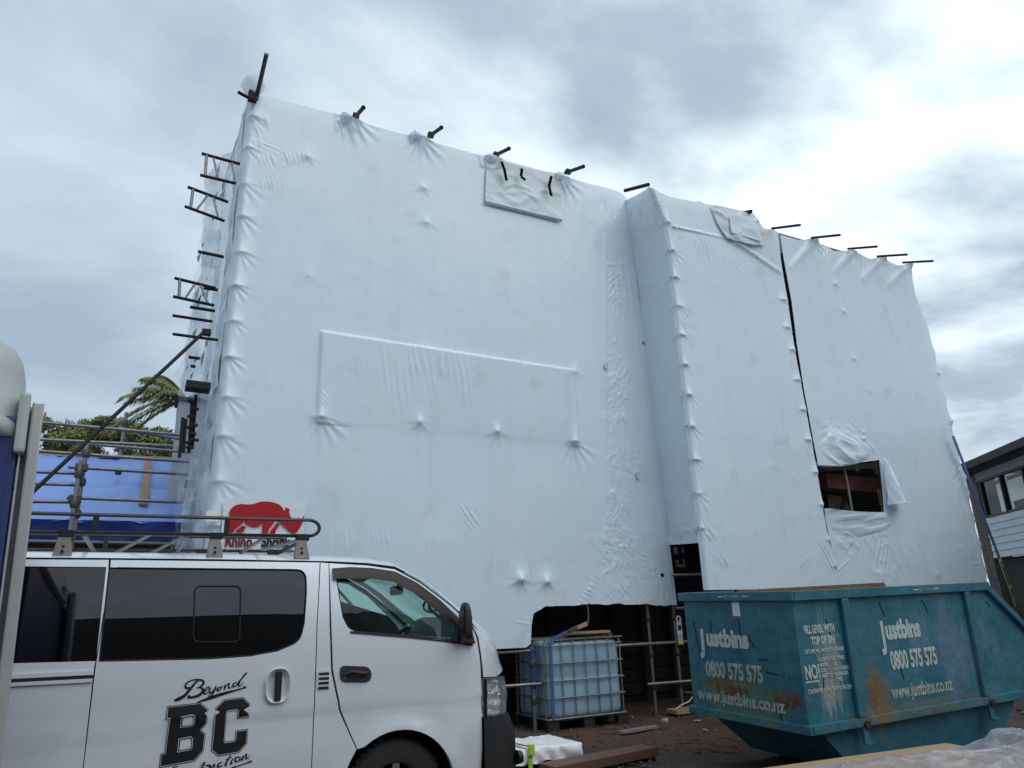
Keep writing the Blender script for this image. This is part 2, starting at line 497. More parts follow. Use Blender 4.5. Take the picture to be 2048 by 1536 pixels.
def displace(x, z, feats, seed=1):
    """outward push of the plastic (metres) at each point"""
    d = 0.012 * vnoise(x * 0.5 + 3, z * 0.5 + 9, seed, 3) + 0.0022 * vnoise(x * 2.2 + 30, z * 2.2, seed + 5, 3)
    for f in feats:
        k = f[0]
        if k == 'knob':
            _, (x0, z0), r, h = f
            q = np.hypot(x - x0, (z - z0) * np.where(z > z0, 0.7, 1.5)) / r
            d = d + h * np.exp(-q * 1.6)
            th = np.arctan2(x - x0, z0 - z)
            d = d + h * 0.04 * np.sin(7 * th + x0 * 40) * np.exp(-((q - 1.6) / 1.0) ** 2) * (z < z0)
        elif k == 'hood':
            _, (x0, z0), w, L, h = f
            ax = np.abs(x - x0) / w
            up = np.exp(-np.maximum(z - z0, 0) / (L * 0.35)); dn = np.exp(-np.maximum(z0 - z, 0) / (L * 0.10))
            d = d + h * np.exp(-ax ** 2) * np.where(z > z0, up, dn)
            th = np.arctan2(x - x0, z0 - z + 0.02); rr = np.hypot(x - x0, z - z0)
            d = d + h * 0.13 * np.cos(th * 14 + x0 * 31 + z0 * 17) * np.exp(-((rr - L * 0.45) / (L * 0.33)) ** 2) * (z < z0) * sstep(1.3, 0.5, np.abs(th - 0.35))
        elif k == 'wr':
            _, (x0, z0), half_w, half_l, ang, lam, amp = f[:7]
            p, q = rot(x, z, x0, z0, ang)
            e = np.exp(-np.abs(p / half_w) ** 3 - np.abs((q + half_l * 0.25 * vnoise(p * 3 / half_w, p * 0 + x0, 9, 1)) / half_l) ** 2.2)
            ph = p / lam + 0.5 * vnoise(p / lam * 0.45 + x0 * 9, q / half_l * 0.35 + z0, 17, 2)
            rid = (0.5 + 0.5 * np.cos(2 * np.pi * ph)) ** 2 * (0.6 + 0.4 * vnoise(np.floor(ph) * 1.37 + 5, q * 0 + z0 * 3, 23, 1))
            cut = sstep(-0.55, 0.25, vnoise(p / lam * 0.45 + 3 + z0, q / half_l * 0.7 + x0, 29, 2))
            d = d + amp * 1.3 * rid * e * cut
        elif k == 'line':
            _, (x1, z1), (x2, z2), w, h = f
            L2 = (x2 - x1) ** 2 + (z2 - z1) ** 2
            t = np.clip(((x - x1) * (x2 - x1) + (z - z1) * (z2 - z1)) / L2, 0, 1)
            dist = np.hypot(x - x1 - t * (x2 - x1), z - z1 - t * (z2 - z1))
            d = d + h * np.exp(-(dist / w) ** 2) * (1 - 0.6 * t)
        elif k == 'crush':
            _, poly, amp, sc = f
            cx = np.mean([p[0] for p in poly]); cz = np.mean([p[1] for p in poly])
            xw = x + 0.05 * vnoise(x * 4, z * 4, 61, 2); zw = z + 0.05 * vnoise(x * 4 + 9, z * 4, 62, 2)
            msk = np.zeros_like(x)
            for s in (0.75, 0.88, 1.0, 1.08):
                msk += 0.25 * inside([(cx + (p[0] - cx) * s, cz + (p[1] - cz) * s) for p in poly], xw, zw)
            wob = 0.35 * vnoise(x * 2.1 + 4, z * 1.7, 44, 2)
            acc = 0
            for ang, sx_, sz_, sd_k, wt in ((12, sc[0], sc[1] * .35, 41, 1.0), (-35, sc[0] * .8, sc[1] * .4, 43, .7), (65, sc[0] * .9, sc[1] * .4, 49, .5)):
                p_, q_ = rot(x, z, cx, cz, ang)
                cr = 1 - np.abs(vnoise(p_ * sx_ + wob * 3 + 40, q_ * sz_ + wob + 40, sd_k, 2, 0.5)) * 3.2
                gate = sstep(-0.15, 0.35, vnoise(p_ * 1.7 + 9, q_ * 1.5 + sd_k, sd_k + 1, 2))
                acc = acc + wt * np.maximum(cr, 0) ** 1.5 * gate
            d = d + amp * msk * acc
        elif k == 'panel':
            _, (x0, z0), (x1, z1), zb0, zb1, h = f          # top left, top right, bottom z left/right
            t = (x - x0) / (x1 - x0)
            top = z0 + (z1 - z0) * t; bot = zb0 + (zb1 - zb0) * t
            mL = sstep(x0 - 0.02, x0 + 0.02, x); mR = 1 - sstep(x1 - 0.03, x1 + 0.03, x)
            mT = 1 - sstep(top - 0.012, top + 0.025, z)
            s = np.clip((z - bot) / (top - bot), -3, 1)
            fall = np.where(s > 0, 0.12 + 0.88 * s ** 0.8, 0.12 * np.exp(s * 9.0))
            corner = np.exp(-((x - x0) / 0.3) ** 2) + np.exp(-((x - x1) / 0.16) ** 2)
            edge = (s > -0.02) * (0.4 * corner * (1 - s))
            d = d + h * mL * mR * mT * np.minimum(fall + edge, 1.1)
    return d


def sheet(name, parent, xl, xr, zb, zt, plane, feats, step, m, wrapL=0, wrapR=0, holes=(), seed=1, scallopR=None):
    """plastic sheet as a fine grid facing -Y; xl/xr: edge x as functions of z, zb/zt: edge z as functions of x"""
    xa, xb = xl(4.0), xr(4.0); za, zc = 1.2, float(zt(0.5 * (xa + xb)))
    nx, nz = int((xb - xa) / step), int((zc - za) / step)
    s = np.linspace(0, 1, nx)[:, None]; t = np.linspace(0, 1, nz)[None, :]
    zz = za + (zc - za) * t + 0 * s
    for _ in range(3):
        xx = xl(zz) * (1 - s) + xr(zz) * s
        zz = zb(xx) * (1 - t) + zt(xx) * t
    d = displace(xx, zz, feats, seed)
    y = plane - d
    if wrapL:
        k = np.clip((xl(zz) + wrapL - xx) / wrapL, 0, 1); y = y + 1.3 * wrapL * k ** 2.2
    if wrapR:
        k = np.clip((xx - (xr(zz) - wrapR)) / wrapR, 0, 1); y = y + 1.6 * wrapR * k ** 2.2
    V = np.stack([xx, y, zz], -1)
    idx = np.arange(nx * nz).reshape(nx, nz)
    q = np.stack([idx[:-1, :-1], idx[1:, :-1], idx[1:, 1:], idx[:-1, 1:]], -1).reshape(-1, 4)
    V = V.reshape(-1, 3)
    for h in holes:
        c = V[q].mean(1)
        q = q[~inside(h, c[:, 0], c[:, 2])]
        used, cnt = np.unique(q, return_counts=True)
        px, pz = np.array(h)[:, 0], np.array(h)[:, 1]
        near = used[(cnt < 4)]
        for i in near:
            v = V[i]
            if px.min() - 0.05 < v[0] < px.max() + 0.05 and pz.min() - 0.05 < v[2] < pz.max() + 0.05:
                dd, qn = seg_near(h, Vector((v[0], v[2])))
                if dd < step * 1.6: V[i, 0], V[i, 2] = qn.x, qn.y
    return mesh_from_arrays(name, V, q, m, parent)


def poly_z(pts):
    xs = np.array([p[0] for p in pts]); zs = np.array([p[1] for p in pts])
    return lambda x: np.interp(x, xs, zs)


def poly_x(pts):
    pts = sorted(pts, key=lambda p: p[1])
    xs = np.array([p[0] for p in pts]); zs = np.array([p[1] for p in pts])
    return lambda z: np.interp(z, zs, xs)


# left bay -----------------------------------------------------------------
f1 = []
for p in [(0.701,8.237), (0.633,7.741), (0.639,7.173), (0.656,6.642), (0.670,6.149), (0.674,5.648), (0.678,5.156), (0.679,4.652), (0.680,4.153), (0.672,3.651), (0.668,3.131), (0.675,2.619)]:
    f1.append(('hood', (p[0] + random.uniform(-.03, .02), p[1] + random.uniform(-.03, .03)), random.uniform(.08, .14), random.uniform(.26, .46), random.uniform(.03, .06)))
for p, h in [((1.473,7.784), .035), ((3.209,7.741), .03), ((3.268,7.158), .025), ((3.176,4.039), .05), ((4.351,4.001), .055), ((4.652,1.941), .10), ((5.059,1.909), .075), ((1.593,5.946), .012), ((3.219,5.179), .012), ((5.746,5.076), .03)]:
    f1.append(('knob', p, 0.10, h))
f1.append(('panel', (1.792,5.161), (5.729,5.099), 3.93, 3.90, 0.055))
f1 += [('hood', (1.837,3.987), 0.10, 0.5, 0.05), ('hood', (5.634,3.950), 0.10, 0.5, 0.06)]
for c, hw, hl, an, lam, am in [
    ((3.296,4.665), .62, .36, 9, .105, .020), ((2.457,4.745), .25, .22, 8, .085, .010), ((1.922,4.230), .13, .16, 40, .05, .014),
    ((1.070,7.643), .30, .10, 15, .060, .014), ((1.031,7.231), .26, .08, 8, .05, .010), ((0.694,7.800), .12, .3, 80, .08, .012),
    ((3.955,2.791), .12, .20, 34, .055, .020), ((2.172,2.446), .12, .15, 3, .07, .014), ((2.642,2.464), .22, .12, 12, .055, .013), ((3.356,2.429), .10, .11, 14, .05, .010), ((3.603,2.465), .12, .08, 14, .05, .008),
    ((5.917,2.510), .22, .10, 22, .05, .014), ((6.671,3.035), .26, .50, 22, .075, .016), ((6.941,3.596), .2, .4, 20, .08, .012), ((6.289,3.212), .12, .26, 14, .06, .014),
    ((5.669,7.069), .26, .06, 4, .045, .006), ((4.342,6.156), .25, .05, 25, .045, .006), ((5.464,8.179), .18, .2, 12, .07, .008), ((6.038,8.198), .26, .28, 3, .085, .016), ((6.580,8.284), .3, .25, -4, .07, .016),
    ((4.675,7.129), .06, .04, -40, .05, .006), ((4.747,6.659), .06, .05, 30, .05, .006), ((1.428,2.642), .5, .07, 2, .06, .004), ((0.689,3.390), .10, .2, -25, .05, .012), ((6.926,6.899), .15, .9, 2, .09, .006),
    ((5.683,1.682), .32, .07, 55, .07, .016), ((6.294,1.782), .25, .12, 40, .07, .016), ((6.979,2.211), .2, .25, 70, .08, .012), ((4.781,1.351), .1, .2, 75, .06, .014), ((4.325,1.180), .3, .05, 5, .07, .008)]:
    f1.append(('wr', c, hw, hl, an, lam, am))
f1.append(('crush', [(6.542,8.075), (6.997,8.185), (6.933,5.617), (6.976,3.921), (7.044,2.360), (7.189,1.586), (5.512,1.625), (5.974,2.138), (6.142,3.092), (6.228,4.676), (6.445,6.440)], 0.013, (16, 10)))
f1.append(('crush', [(6.481,5.381), (6.813,5.424), (6.595,2.283), (6.091,2.281)], 0.009, (22, 14)))
for p in [(2.086,8.687), (3.136,8.675), (4.405,8.659), (5.687,8.650)]:
    f1.append(('crush', [(p[0] - .28, p[1] + .1), (p[0] + .22, p[1] + .1), (p[0] + .05, p[1] - .45), (p[0] - .22, p[1] - .5)], 0.026, (8, 8)))
    f1.append(('hood', (p[0], p[1] - .04), 0.16, 0.6, 0.06))
f1.append(('crush', [(0.626,8.522), (0.939,8.586), (0.929,7.748), (0.703,7.681)], 0.022, (8, 9)))
for a, b in [((6.529,7.680), (6.052,1.716)), ((6.958,6.905), (7.250,1.693))]:
    f1.append(('line', a, b, 0.02, 0.012))

bay1 = thing('shrink_wrap', 'white shrink wrap sheet over the tall left scaffold bay above the van', 'wrap sheet', (3.9, D1, 1.0))
zb1 = poly_z([(0.741,2.174), (4.249,1.072), (4.708,1.068), (4.795, 1.12), (4.80, 1.35), (4.84, 1.50), (5.025,1.577), (5.845,1.597), (7.297,1.540)])
zb1_ = zb1
zb1 = lambda x: zb1_(x) + (0.016 * vnoise(x * 4, x * 0 + 2, 71, 3) + 0.008 * vnoise(x * 15, x * 0 + 5, 72, 2)) * (np.asarray(x) > 4.9)
zt1 = poly_z([(0.636,8.568), (0.888,8.629), (1.841,8.634), (2.050,8.640), (2.318,8.610), (2.990,8.611), (3.169,8.657), (3.419,8.613), (4.224,8.607), (4.405,8.640), (5.666,8.644), (6.295,8.634), (6.505,8.649), (6.932,8.638), (7.160,8.511)])
sheet('front_sheet', bay1, lambda z: 0.605 + 0 * z, poly_x([(7.062,8.404), (7.172,5.740), (7.289,2.552), (7.317,1.539)]), zb1, zt1, D1, f1, 0.0165, MATS['wrap'], wrapL=0.10, seed=2, holes=([(7.104,5.784), (7.230,5.793), (7.206,5.672)], [(7.051,2.011), (7.117,2.010), (7.120,1.959), (7.054,1.959)]))
mat('green_tape', (0.50, 0.66, 0.50), 0.5)
for a in ((6.324,5.249), (6.766,3.499)):
    MB().box(a[0] - .03, a[0] + .03, D1 - .045, D1 - .035, a[1] - .055, a[1] + .05).build('green_tape', MATS['green_tape'], bay1, bevel=.004)

# the return, side of the projecting right bay
def return_sheet():
    n1, n2 = 62, 420
    s = np.linspace(0, 1, n1)[:, None]; t = np.linspace(0, 1, n2)[None, :]
    y = D1 + 0.03 + (D2 + 0.02 - D1 - 0.03) * s + 0 * t
    z = 2.44 + (8.50 - 0.28 * s - 2.44) * t - 0.05 * s * (1 - t) + 0 * y
    xin = poly_x([(6.988,8.652), (7.062,8.404), (7.172,5.740), (7.289,2.552)])(z)
    x = xin * (1 - s) + (poly_x([(7.16, 1.0), (7.16, 7.2), (7.125, 7.55), (7.0, 7.9), (6.89, 8.22)])(z)) * s - 0.012 * vnoise(y * 2, z * 1.5, 8, 3) - 0.004 * (np.cos(s * np.pi * 2) - 1)
    x = x - 0.012 * np.exp(-((z - 8.0) / 0.5) ** 2) * vnoise(y * 9, z * 5, 12, 3) * 2
    x = x - 0.010 * np.exp(-((z - 2.5) / 0.3) ** 2) * vnoise(y * 7, z * 8, 13, 3) * 2
    for p in HOODS2:
        x = x - 0.05 * np.exp(-np.maximum(z - p[1], 0) / 0.1 - np.maximum(p[1] - z, 0) / 0.05) * np.exp(-((y - D2) / 0.15) ** 2)
    idx = np.arange(n1 * n2).reshape(n1, n2)
    q = np.stack([idx[:-1, :-1], idx[1:, :-1], idx[1:, 1:], idx[:-1, 1:]], -1).reshape(-1, 4)
    return np.stack([x, y, z], -1).reshape(-1, 3), q


HOODS2 = [(7.146,7.576), (7.167,7.072), (7.178,6.588), (7.196,6.090), (7.212,5.596), (7.215,5.096), (7.219,4.610), (7.199,4.110), (7.177,3.602), (7.163,3.095), (7.156,2.589)]
bay2 = thing('shrink_wrap', 'white shrink wrap sheet on the narrow projecting bay left of the dark slit', 'wrap sheet', (8.5, D2, 1.6))
V, q = return_sheet()
mesh_from_arrays('return_sheet', V, q, MATS['wrap'], bay2)
f2 = [('hood', (p[0] + random.uniform(-.03, .01), p[1]), random.uniform(.06, .11), random.uniform(.18, .36), random.uniform(.03, .06)) for p in HOODS2]
for p in [(9.604,6.616), (9.582,6.090), (9.630,5.679), (9.622,5.133), (9.651,4.606), (9.656,4.089), (9.721,3.548), (9.738,3.017), (9.792,2.461), (9.832,2.057)]:
    f2.append(('hood', p, 0.08, 0.25, 0.035))
for c, hw, hl, an, lam, am in [
    ((7.813,7.332), .55, .24, 4, .085, .020), ((8.919,7.211), .48, .22, 6, .085, .020), ((9.467,7.273), .20, .3, 4, .08, .022), ((8.964,7.464), .5, .12, 62, .13, .03),
    ((7.633,7.989), .16, .4, 10, .07, .012), ((6.932,7.862), .2, .35, 5, .06, .02),
    ((7.740,4.037), .30, .09, 4, .055, .013), ((8.097,4.034), .25, .08, 4, .05, .012), ((9.008,4.040), .45, .16, 8, .058, .015), ((9.547,3.912), .25, .16, 10, .055, .014),
    ((7.658,3.510), .15, .08, 4, .05, .008), ((8.140,3.383), .30, .17, 8, .055, .013), ((8.748,3.550), .25, .12, 10, .06, .013), ((9.338,3.470), .28, .15, 10, .055, .015),
    ((7.312,5.594), .14, .28, 24, .06, .022), ((7.386,5.036), .18, .10, 22, .05, .014), ((7.233,2.930), .14, .26, 12, .06, .022), ((7.400,2.465), .2, .18, 35, .07, .020), ((7.796,2.536), .3, .07, 6, .05, .008), ((7.529,2.076), .14, .20, 32, .055, .020), ((7.514,2.589), .10, .15, -30, .05, .014),
    ((7.626,4.613), .2, .06, -30, .05, .008), ((8.216,5.518), .06, .06, 25, .05, .008), ((7.828,3.025), .06, .08, 20, .04, .008), ((9.736,2.227), .20, .34, 26, .08, .024), ((9.160,2.133), .22, .09, 28, .06, .014), ((9.497,2.164), .16, .12, -20, .05, .012)]:
    f2.append(('wr', c, hw, hl, an, lam, am))
f2.append(('line', (7.255,7.526), (8.336,7.572), 0.02, 0.03))
f2.append(('line', (8.627,7.539), (9.627,7.156), 0.05, 0.05))
xl2 = poly_x([(7.135, 1.0), (7.135, 7.2), (7.10, 7.55), (6.98, 7.9), (6.87, 8.22), (6.87, 9)])
zt2 = poly_z([(6.838,8.209), (7.066,8.125), (7.273,8.101), (7.818,8.142), (7.913,8.185), (8.042,8.159), (8.389,8.205), (9.063,8.229), (9.225,8.125), (9.390,7.959), (9.613,8.031), (9.788,7.967)])
xr2 = poly_x([(9.762,7.961), (9.717,7.423), (9.731,6.638), (9.711,5.783), (9.734,4.878), (9.773,3.676), (9.772,2.618), (9.888,1.728)])
sheet('front_sheet', bay2, xl2, xr2, poly_z([(7.206,1.734), (10.069,1.718)]), zt2, D2, f2, 0.0165, MATS['wrap'], wrapL=0.05, wrapR=0.025, seed=5)

# right bay
bay3 = thing('shrink_wrap', 'white shrink wrap sheet on the right scaffold bay with a window hole cut in it', 'wrap sheet', (11.8, D2 + .04, 1.4))
HOLE3 = [(9.858,3.689), (10.229,3.695), (10.586,3.751), (11.410,3.872), (11.349,3.375), (11.275,2.934), (10.380,2.940), (9.816,2.955)]
f3 = []
for p, h in [((11.110,7.218), .035), ((11.191,6.670), .03), ((11.239,5.746), .03), ((13.759,4.781), .05), ((11.495,5.142), .015), ((12.389,1.900), .02), ((13.691,5.766), .04)]:
    f3.append(('knob', p, 0.08, h))
for a, b in [((10.741,8.055), (9.991,7.358)), ((11.860,8.093), (11.150,7.496)), ((12.686,8.089), (11.965,7.506)), ((13.528,8.102), (12.699,7.504))]:
    f3.append(('line', a, b, 0.075, 0.03))
    f3.append(('wr', (a[0] + .16, a[1] - .22), .26, .34, -14, .075, .020))
    f3.append(('hood', a, 0.16, 0.4, 0.06))
for c, hw, hl, an, lam, am in [
    ((10.564,4.159), .5, .13, 58, .11, .012), ((10.127,4.387), .1, .2, 10, .06, .022), ((11.068,3.904), .5, .06, 86, .16, .03),
    ((10.342,2.792), .6, .14, 74, .2, .03), ((10.131,2.426), .25, .16, 8, .07, .015), ((10.947,2.313), .25, .3, -30, .09, .02), ((9.889,2.149), .12, .25, -10, .05, .015), ((11.692,2.235), .5, .4, 15, .25, .014),
    ((11.749,3.527), .2, .14, 14, .05, .014), ((12.756,2.987), .35, .12, 10, .06, .011), ((11.930,2.362), .32, .1, 6, .055, .010), ((13.066,6.703), .22, .09, 28, .05, .010), ((10.146,6.661), .25, .06, 6, .045, .008), ((10.026,5.827), .12, .06, 8, .045, .007), ((13.502,4.531), .3, .14, 30, .05, .012), ((10.035,4.511), .12, .12, 25, .05, .016), ((13.510,5.692), .2, .1, 10, .05, .008), ((10.804,6.725), .2, .05, 8, .05, .006), ((12.726,7.597), .2, .25, -6, .08, .012)]:
    f3.append(('wr', c, hw, hl, an, lam, am))
f3.append(('crush', [(10.076,4.426), (10.761,4.442), (11.487,4.003), (9.854,3.723)], 0.016, (6, 5)))
f3.append(('crush', [(9.887,2.860), (11.304,2.901), (11.298,1.787), (9.748,1.805)], 0.016, (6, 5)))
f3.append(('crush', [(13.625,4.442), (13.861,4.019), (13.848,2.334), (13.554,1.760), (12.903,1.768), (13.352,3.235)], 0.020, (9, 5)))
tipsR = [(13.628,7.208), (13.761,6.736), (13.823,6.205), (13.838,5.784), (13.850,5.267), (13.859,4.800), (13.889,4.315), (13.911,3.732), (13.912,3.398), (13.891,2.929), (13.906,2.443), (13.890,1.968), (13.847,1.626)]
xr3b = poly_x([(13.626,8.111), (13.573,7.533)] + tipsR)
zk = np.array(sorted(p[1] for p in tipsR))


def xr3(z):
    z = np.asarray(z, float)
    i = np.clip(np.searchsorted(zk, z), 1, len(zk) - 1)
    u = np.clip((z - zk[i - 1]) / (zk[i] - zk[i - 1]), 0, 1)
    return xr3b(z) - 0.16 * (zk[i] - zk[i - 1]) * np.sin(np.pi * u) ** 0.8 * sstep(7.2, 5.5, z)


xl3 = poly_x([(9.880,7.988), (9.873,7.455), (9.897,6.667), (9.836,5.800), (9.807,4.886), (9.845,3.680), (9.829,2.619), (9.888,1.728)])
zt3 = poly_z([(9.867,7.985), (10.302,7.978), (10.694,8.087), (10.843,8.035), (11.109,8.007), (11.261,7.954), (11.769,8.073), (11.964,8.049), (12.317,8.001), (12.628,8.099), (12.804,8.080), (13.159,8.028), (13.501,8.120), (13.690,8.009)])
xl3_ = xl3
xl3 = lambda z: xl3_(z) - 0.045 * sstep(4.5, 7.0, z)
sheet('front_sheet', bay3, xl3, xr3, poly_z([(9.5, 1.50), (14.5, 1.42)]), zt3, D2 + .04, f3, 0.0165, MATS['wrap'], wrapR=0.06, holes=(HOLE3,), seed=7)


def strip_mesh(pl, pr, n, m, fn):
    """sheet between two polylines; fn(s, t) bends it outward"""
    def samp(p, k):
        p = [Vector(a) for a in p]; L = [0]
        for a, b in zip(p, p[1:]): L.append(L[-1] + (b - a).length)
        ts = np.linspace(0, L[-1], k)
        return np.stack([np.interp(ts, L, [a[i] for a in p]) for i in range(3)], -1)
    A, B = samp(pl, n), samp(pr, n)
    s = np.linspace(0, 1, m)[None, :, None]
    P = A[:, None, :] * (1 - s) + B[:, None, :] * s
    t = np.linspace(0, 1, n)[:, None]; s2 = s[..., 0]
    return P + fn(s2 + 0 * t, t + 0 * s2)


P = strip_mesh([((10.124,4.475)[0], D2 + .05, (10.124,4.475)[1]), ((9.960,4.027)[0], D2 + .05, (9.960,4.027)[1]), ((9.856,3.681)[0], D2 + .03, (9.856,3.681)[1])],
               [((10.650,4.504)[0], D2 + .05, (10.650,4.504)[1]), ((11.227,4.156)[0], D2 + .05, (11.227,4.156)[1]), ((11.459,3.858)[0], D2 + .03, (11.459,3.858)[1])], 80, 90,
               lambda s, t: np.stack([0 * s, -(np.sin(np.pi * s) ** .8 * t ** .7) * (0.05 + 0.045 * np.maximum(0, 1 - 2.6 * np.abs(vnoise(s * 1.9 - t * 1.5, t * .8 + s * 1.2, 81, 2))) + 0.04 * np.maximum(0, 1 - 3 * np.abs(vnoise(s * 2.5 - t * 2.4 + 3, t * .9 + s + 5, 83, 2)))) + .09 * t ** 6, -0.04 * np.sin(np.pi * s * 1.5) * t], -1))
MB().grid(P).build('gathered_fold', MATS['wrap'], bay3)
P = strip_mesh([((9.820,2.971)[0], D2 + .03, (9.820,2.971)[1]), ((9.821,2.778)[0], D2 + .05, (9.821,2.778)[1]), ((9.847,2.501)[0], D2 + .05, (9.847,2.501)[1])],
               [((11.306,2.952)[0], D2 + .03, (11.306,2.952)[1]), ((11.463,2.778)[0], D2 + .05, (11.463,2.778)[1]), ((11.271,2.564)[0], D2 + .05, (11.271,2.564)[1])], 60, 100,
               lambda s, t: np.stack([0 * s, -(np.sin(np.pi * s) ** .7 * (1 - t) ** .8) * (0.075 + 0.05 * np.maximum(0, 1 - 2.6 * np.abs(vnoise(s * 1.3 + t * 2.2, t * .9 - s, 85, 2)))) , -0.03 * np.sin(np.pi * s)], -1))
MB().grid(P).build('gathered_fold', MATS['wrap'], bay3)
# curled flap beside the hole, folded hem pieces and patches
fl = strip_mesh([((11.426,3.882)[0], D2 - .03, (11.426,3.882)[1]), ((11.314,3.072)[0], D2 - .05, (11.314,3.072)[1])],
                [((11.472,3.903)[0], D2 - .03, (11.472,3.903)[1]), ((11.614,3.520)[0], D2 - .05, (11.614,3.520)[1]), ((11.710,3.034)[0], D2 - .07, (11.710,3.034)[1])], 40, 24,
                lambda s, t: np.stack([0 * s, -0.17 * np.sin(np.pi * s) * t ** 0.6 - 0.02 * vnoise(s * 4, t * 5, 3, 2), 0.05 * s * t + 0 * s], -1))
MB().grid(fl).build('torn_flap', MATS['wrap'], bay3)
P = strip_mesh([((4.286,8.568)[0], D1 - .025, (4.286,8.568)[1]), ((4.233,7.754)[0], D1 - .03, (4.233,7.754)[1])],
               [((5.655,8.611)[0], D1 - .025, (5.655,8.611)[1]), ((5.651,7.728)[0], D1 - .03, (5.651,7.728)[1])], 60, 90,
               lambda s, t: np.stack([0 * s, -0.014 * np.maximum(0, 1 - 3 * np.abs(vnoise(s * 3 + t * 1.4, t * 2.2 - s, 5, 2))) - 0.012 * np.maximum(0, 1 - 3.5 * np.abs(vnoise(s * 2.2 - t * 1.8 + 7, t * 1.6 + s, 6, 2))) - 0.010 * vnoise(s * 5, t * 4, 7, 2) - 0.015 * t ** 3, 0 * s], -1))
MB().grid(P).build('tarp_patch', MATS['wrap_patch'], bay1, label='creased grey patch taped near the top edge')
hem = strip_mesh([((4.233,7.772)[0], D1 - .055, (4.233,7.772)[1]), ((5.643,7.754)[0], D1 - .055, (5.643,7.754)[1])],
                 [((4.232,7.708)[0], D1 - .03, (4.232,7.708)[1]), ((5.640,7.706)[0], D1 - .03, (5.640,7.706)[1])], 30, 4, lambda s, t: np.stack([0 * s, -0.02 * np.sin(np.pi * s), 0 * s], -1))
MB().grid(hem).build('folded_hem', MATS['wrap_patch'], bay1)


tape = [[(4.502,8.870,8.499), (4.552,8.870,8.352), (4.582,8.870,8.164)], [(4.876,8.870,8.471), (4.851,8.870,8.312), (4.933,8.870,8.268)], [(5.435,8.870,8.481), (5.376,8.870,8.272), (5.414,8.870,8.091)]]
for t3 in tape:
    b = MB()
    for a, c in zip(t3, t3[1:]): b.bar(a, c, 0.006, 0.045, up=(0, 1, 0)) if False else b.bar(a, c, 0.05, 0.005, up=(0, 1, 0))
    b.build('tie_strap', MATS['tape_black'], bay1)
P = strip_mesh([((8.130,8.141)[0], D2 - .02, (8.130,8.141)[1]), ((8.238,7.812)[0], D2 - .03, (8.238,7.812)[1]), ((8.401,7.557)[0], D2 - .03, (8.401,7.557)[1])],
               [((9.131,8.204)[0], D2 - .05, (9.131,8.204)[1]), ((9.335,7.926)[0], D2 - .06, (9.335,7.926)[1]), ((9.301,7.616)[0], D2 - .06, (9.301,7.616)[1])], 50, 60,
               lambda s, t: np.stack([0 * s, -0.02 * vnoise(s * 2.5 + 2, t * 2, 15, 2) - 0.02 * np.maximum(0, 1 - 3 * np.abs(vnoise(s * 2 + t, t * 2 + 4, 25, 2))) - 0.03 * np.sin(np.pi * s), -0.12 * np.sin(np.pi * s) * t * 0.5], -1))
MB().grid(P).build('loose_patch', MATS['wrap_patch'], bay2, label='loose grey patch flapping at the top edge')
P = strip_mesh([((8.479,8.047)[0], D2 - .095, (8.479,8.047)[1]), ((8.473,7.651)[0], D2 - .095, (8.473,7.651)[1])],
               [((9.065,8.036)[0], D2 - .11, (9.065,8.036)[1]), ((9.209,7.636)[0], D2 - .10, (9.209,7.636)[1])], 30, 30,
               lambda s, t: np.stack([0 * s, -0.014 * vnoise(s * 3 + 8, t * 2, 16, 2), 0 * s], -1))
MB().grid(P).build('tape_square', MATS['wrap'], bay2)

# roof of the enclosure (sloping up to the back) and its side and back sheets
roof = thing('roof_sheet', 'white plastic roof sheet closing the scaffold, just behind the top edge', 'wrap sheet', (7.5, 12, 9.5))
RD = Vector((0.0293, 0.9204, 0.3899))
MB().add([(0.62, 9.05, 8.47), (7.2, 9.05, 8.45), (7.35, 15.0, 10.9), (0.7, 15.0, 10.9)], [(0, 1, 2, 3)]).build('sheet', MATS['wrap'], roof)
MB().add([(7.2, 8.12, 8.02), (13.5, 8.15, 8.0), (13.8, 15.0, 10.8), (7.35, 15.0, 10.8)], [(0, 1, 2, 3)]).build('sheet', MATS['wrap'], roof)
MB().add([(0.7, 15, 0), (13.8, 15, 0), (13.8, 15, 10.8), (0.7, 15, 10.8)], [(0, 1, 2, 3)]).build('back_sheet', MATS['wrap'], roof)
MB().add([(13.62, 8.25, 0.4), (13.8, 15, 0.4), (13.8, 15, 10.8), (13.45, 8.25, 8.0)], [(0, 1, 2, 3)]).build('end_sheet', MATS['wrap'], roof)

# ------------------------------------------------------------------ house under the wrap
mat('weatherboard', (0.035, 0.026, 0.022), 0.85, 0, (0.022, 0.018, 0.016), 3, 0.4, 0.2, 30, stretch=(1, 6, 6))  # deep shade under the wrap is put into this near-black cladding colour
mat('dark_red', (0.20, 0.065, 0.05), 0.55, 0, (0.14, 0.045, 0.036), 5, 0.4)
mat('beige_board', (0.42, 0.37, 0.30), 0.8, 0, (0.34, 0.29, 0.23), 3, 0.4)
mat('dark_ply', (0.026, 0.022, 0.02), 0.9, 0, (0.018, 0.016, 0.014), 4, 0.4)  # near-black so the walls behind the wrap carry the shade in their colour
hb = thing('house_under_repair', 'timber house shell, coloured dark for deep shade, glimpsed through the openings in the wrap', 'house', (7.5, 12, 0))
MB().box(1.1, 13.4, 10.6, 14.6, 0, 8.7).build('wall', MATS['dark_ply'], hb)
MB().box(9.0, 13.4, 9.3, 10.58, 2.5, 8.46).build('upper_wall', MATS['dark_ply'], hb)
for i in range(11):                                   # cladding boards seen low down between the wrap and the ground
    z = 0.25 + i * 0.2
    MB().bar((1.1, 10.56, z), (13.4, 10.56, z), 0.03, 0.185).build('board', MATS['weatherboard'], hb)
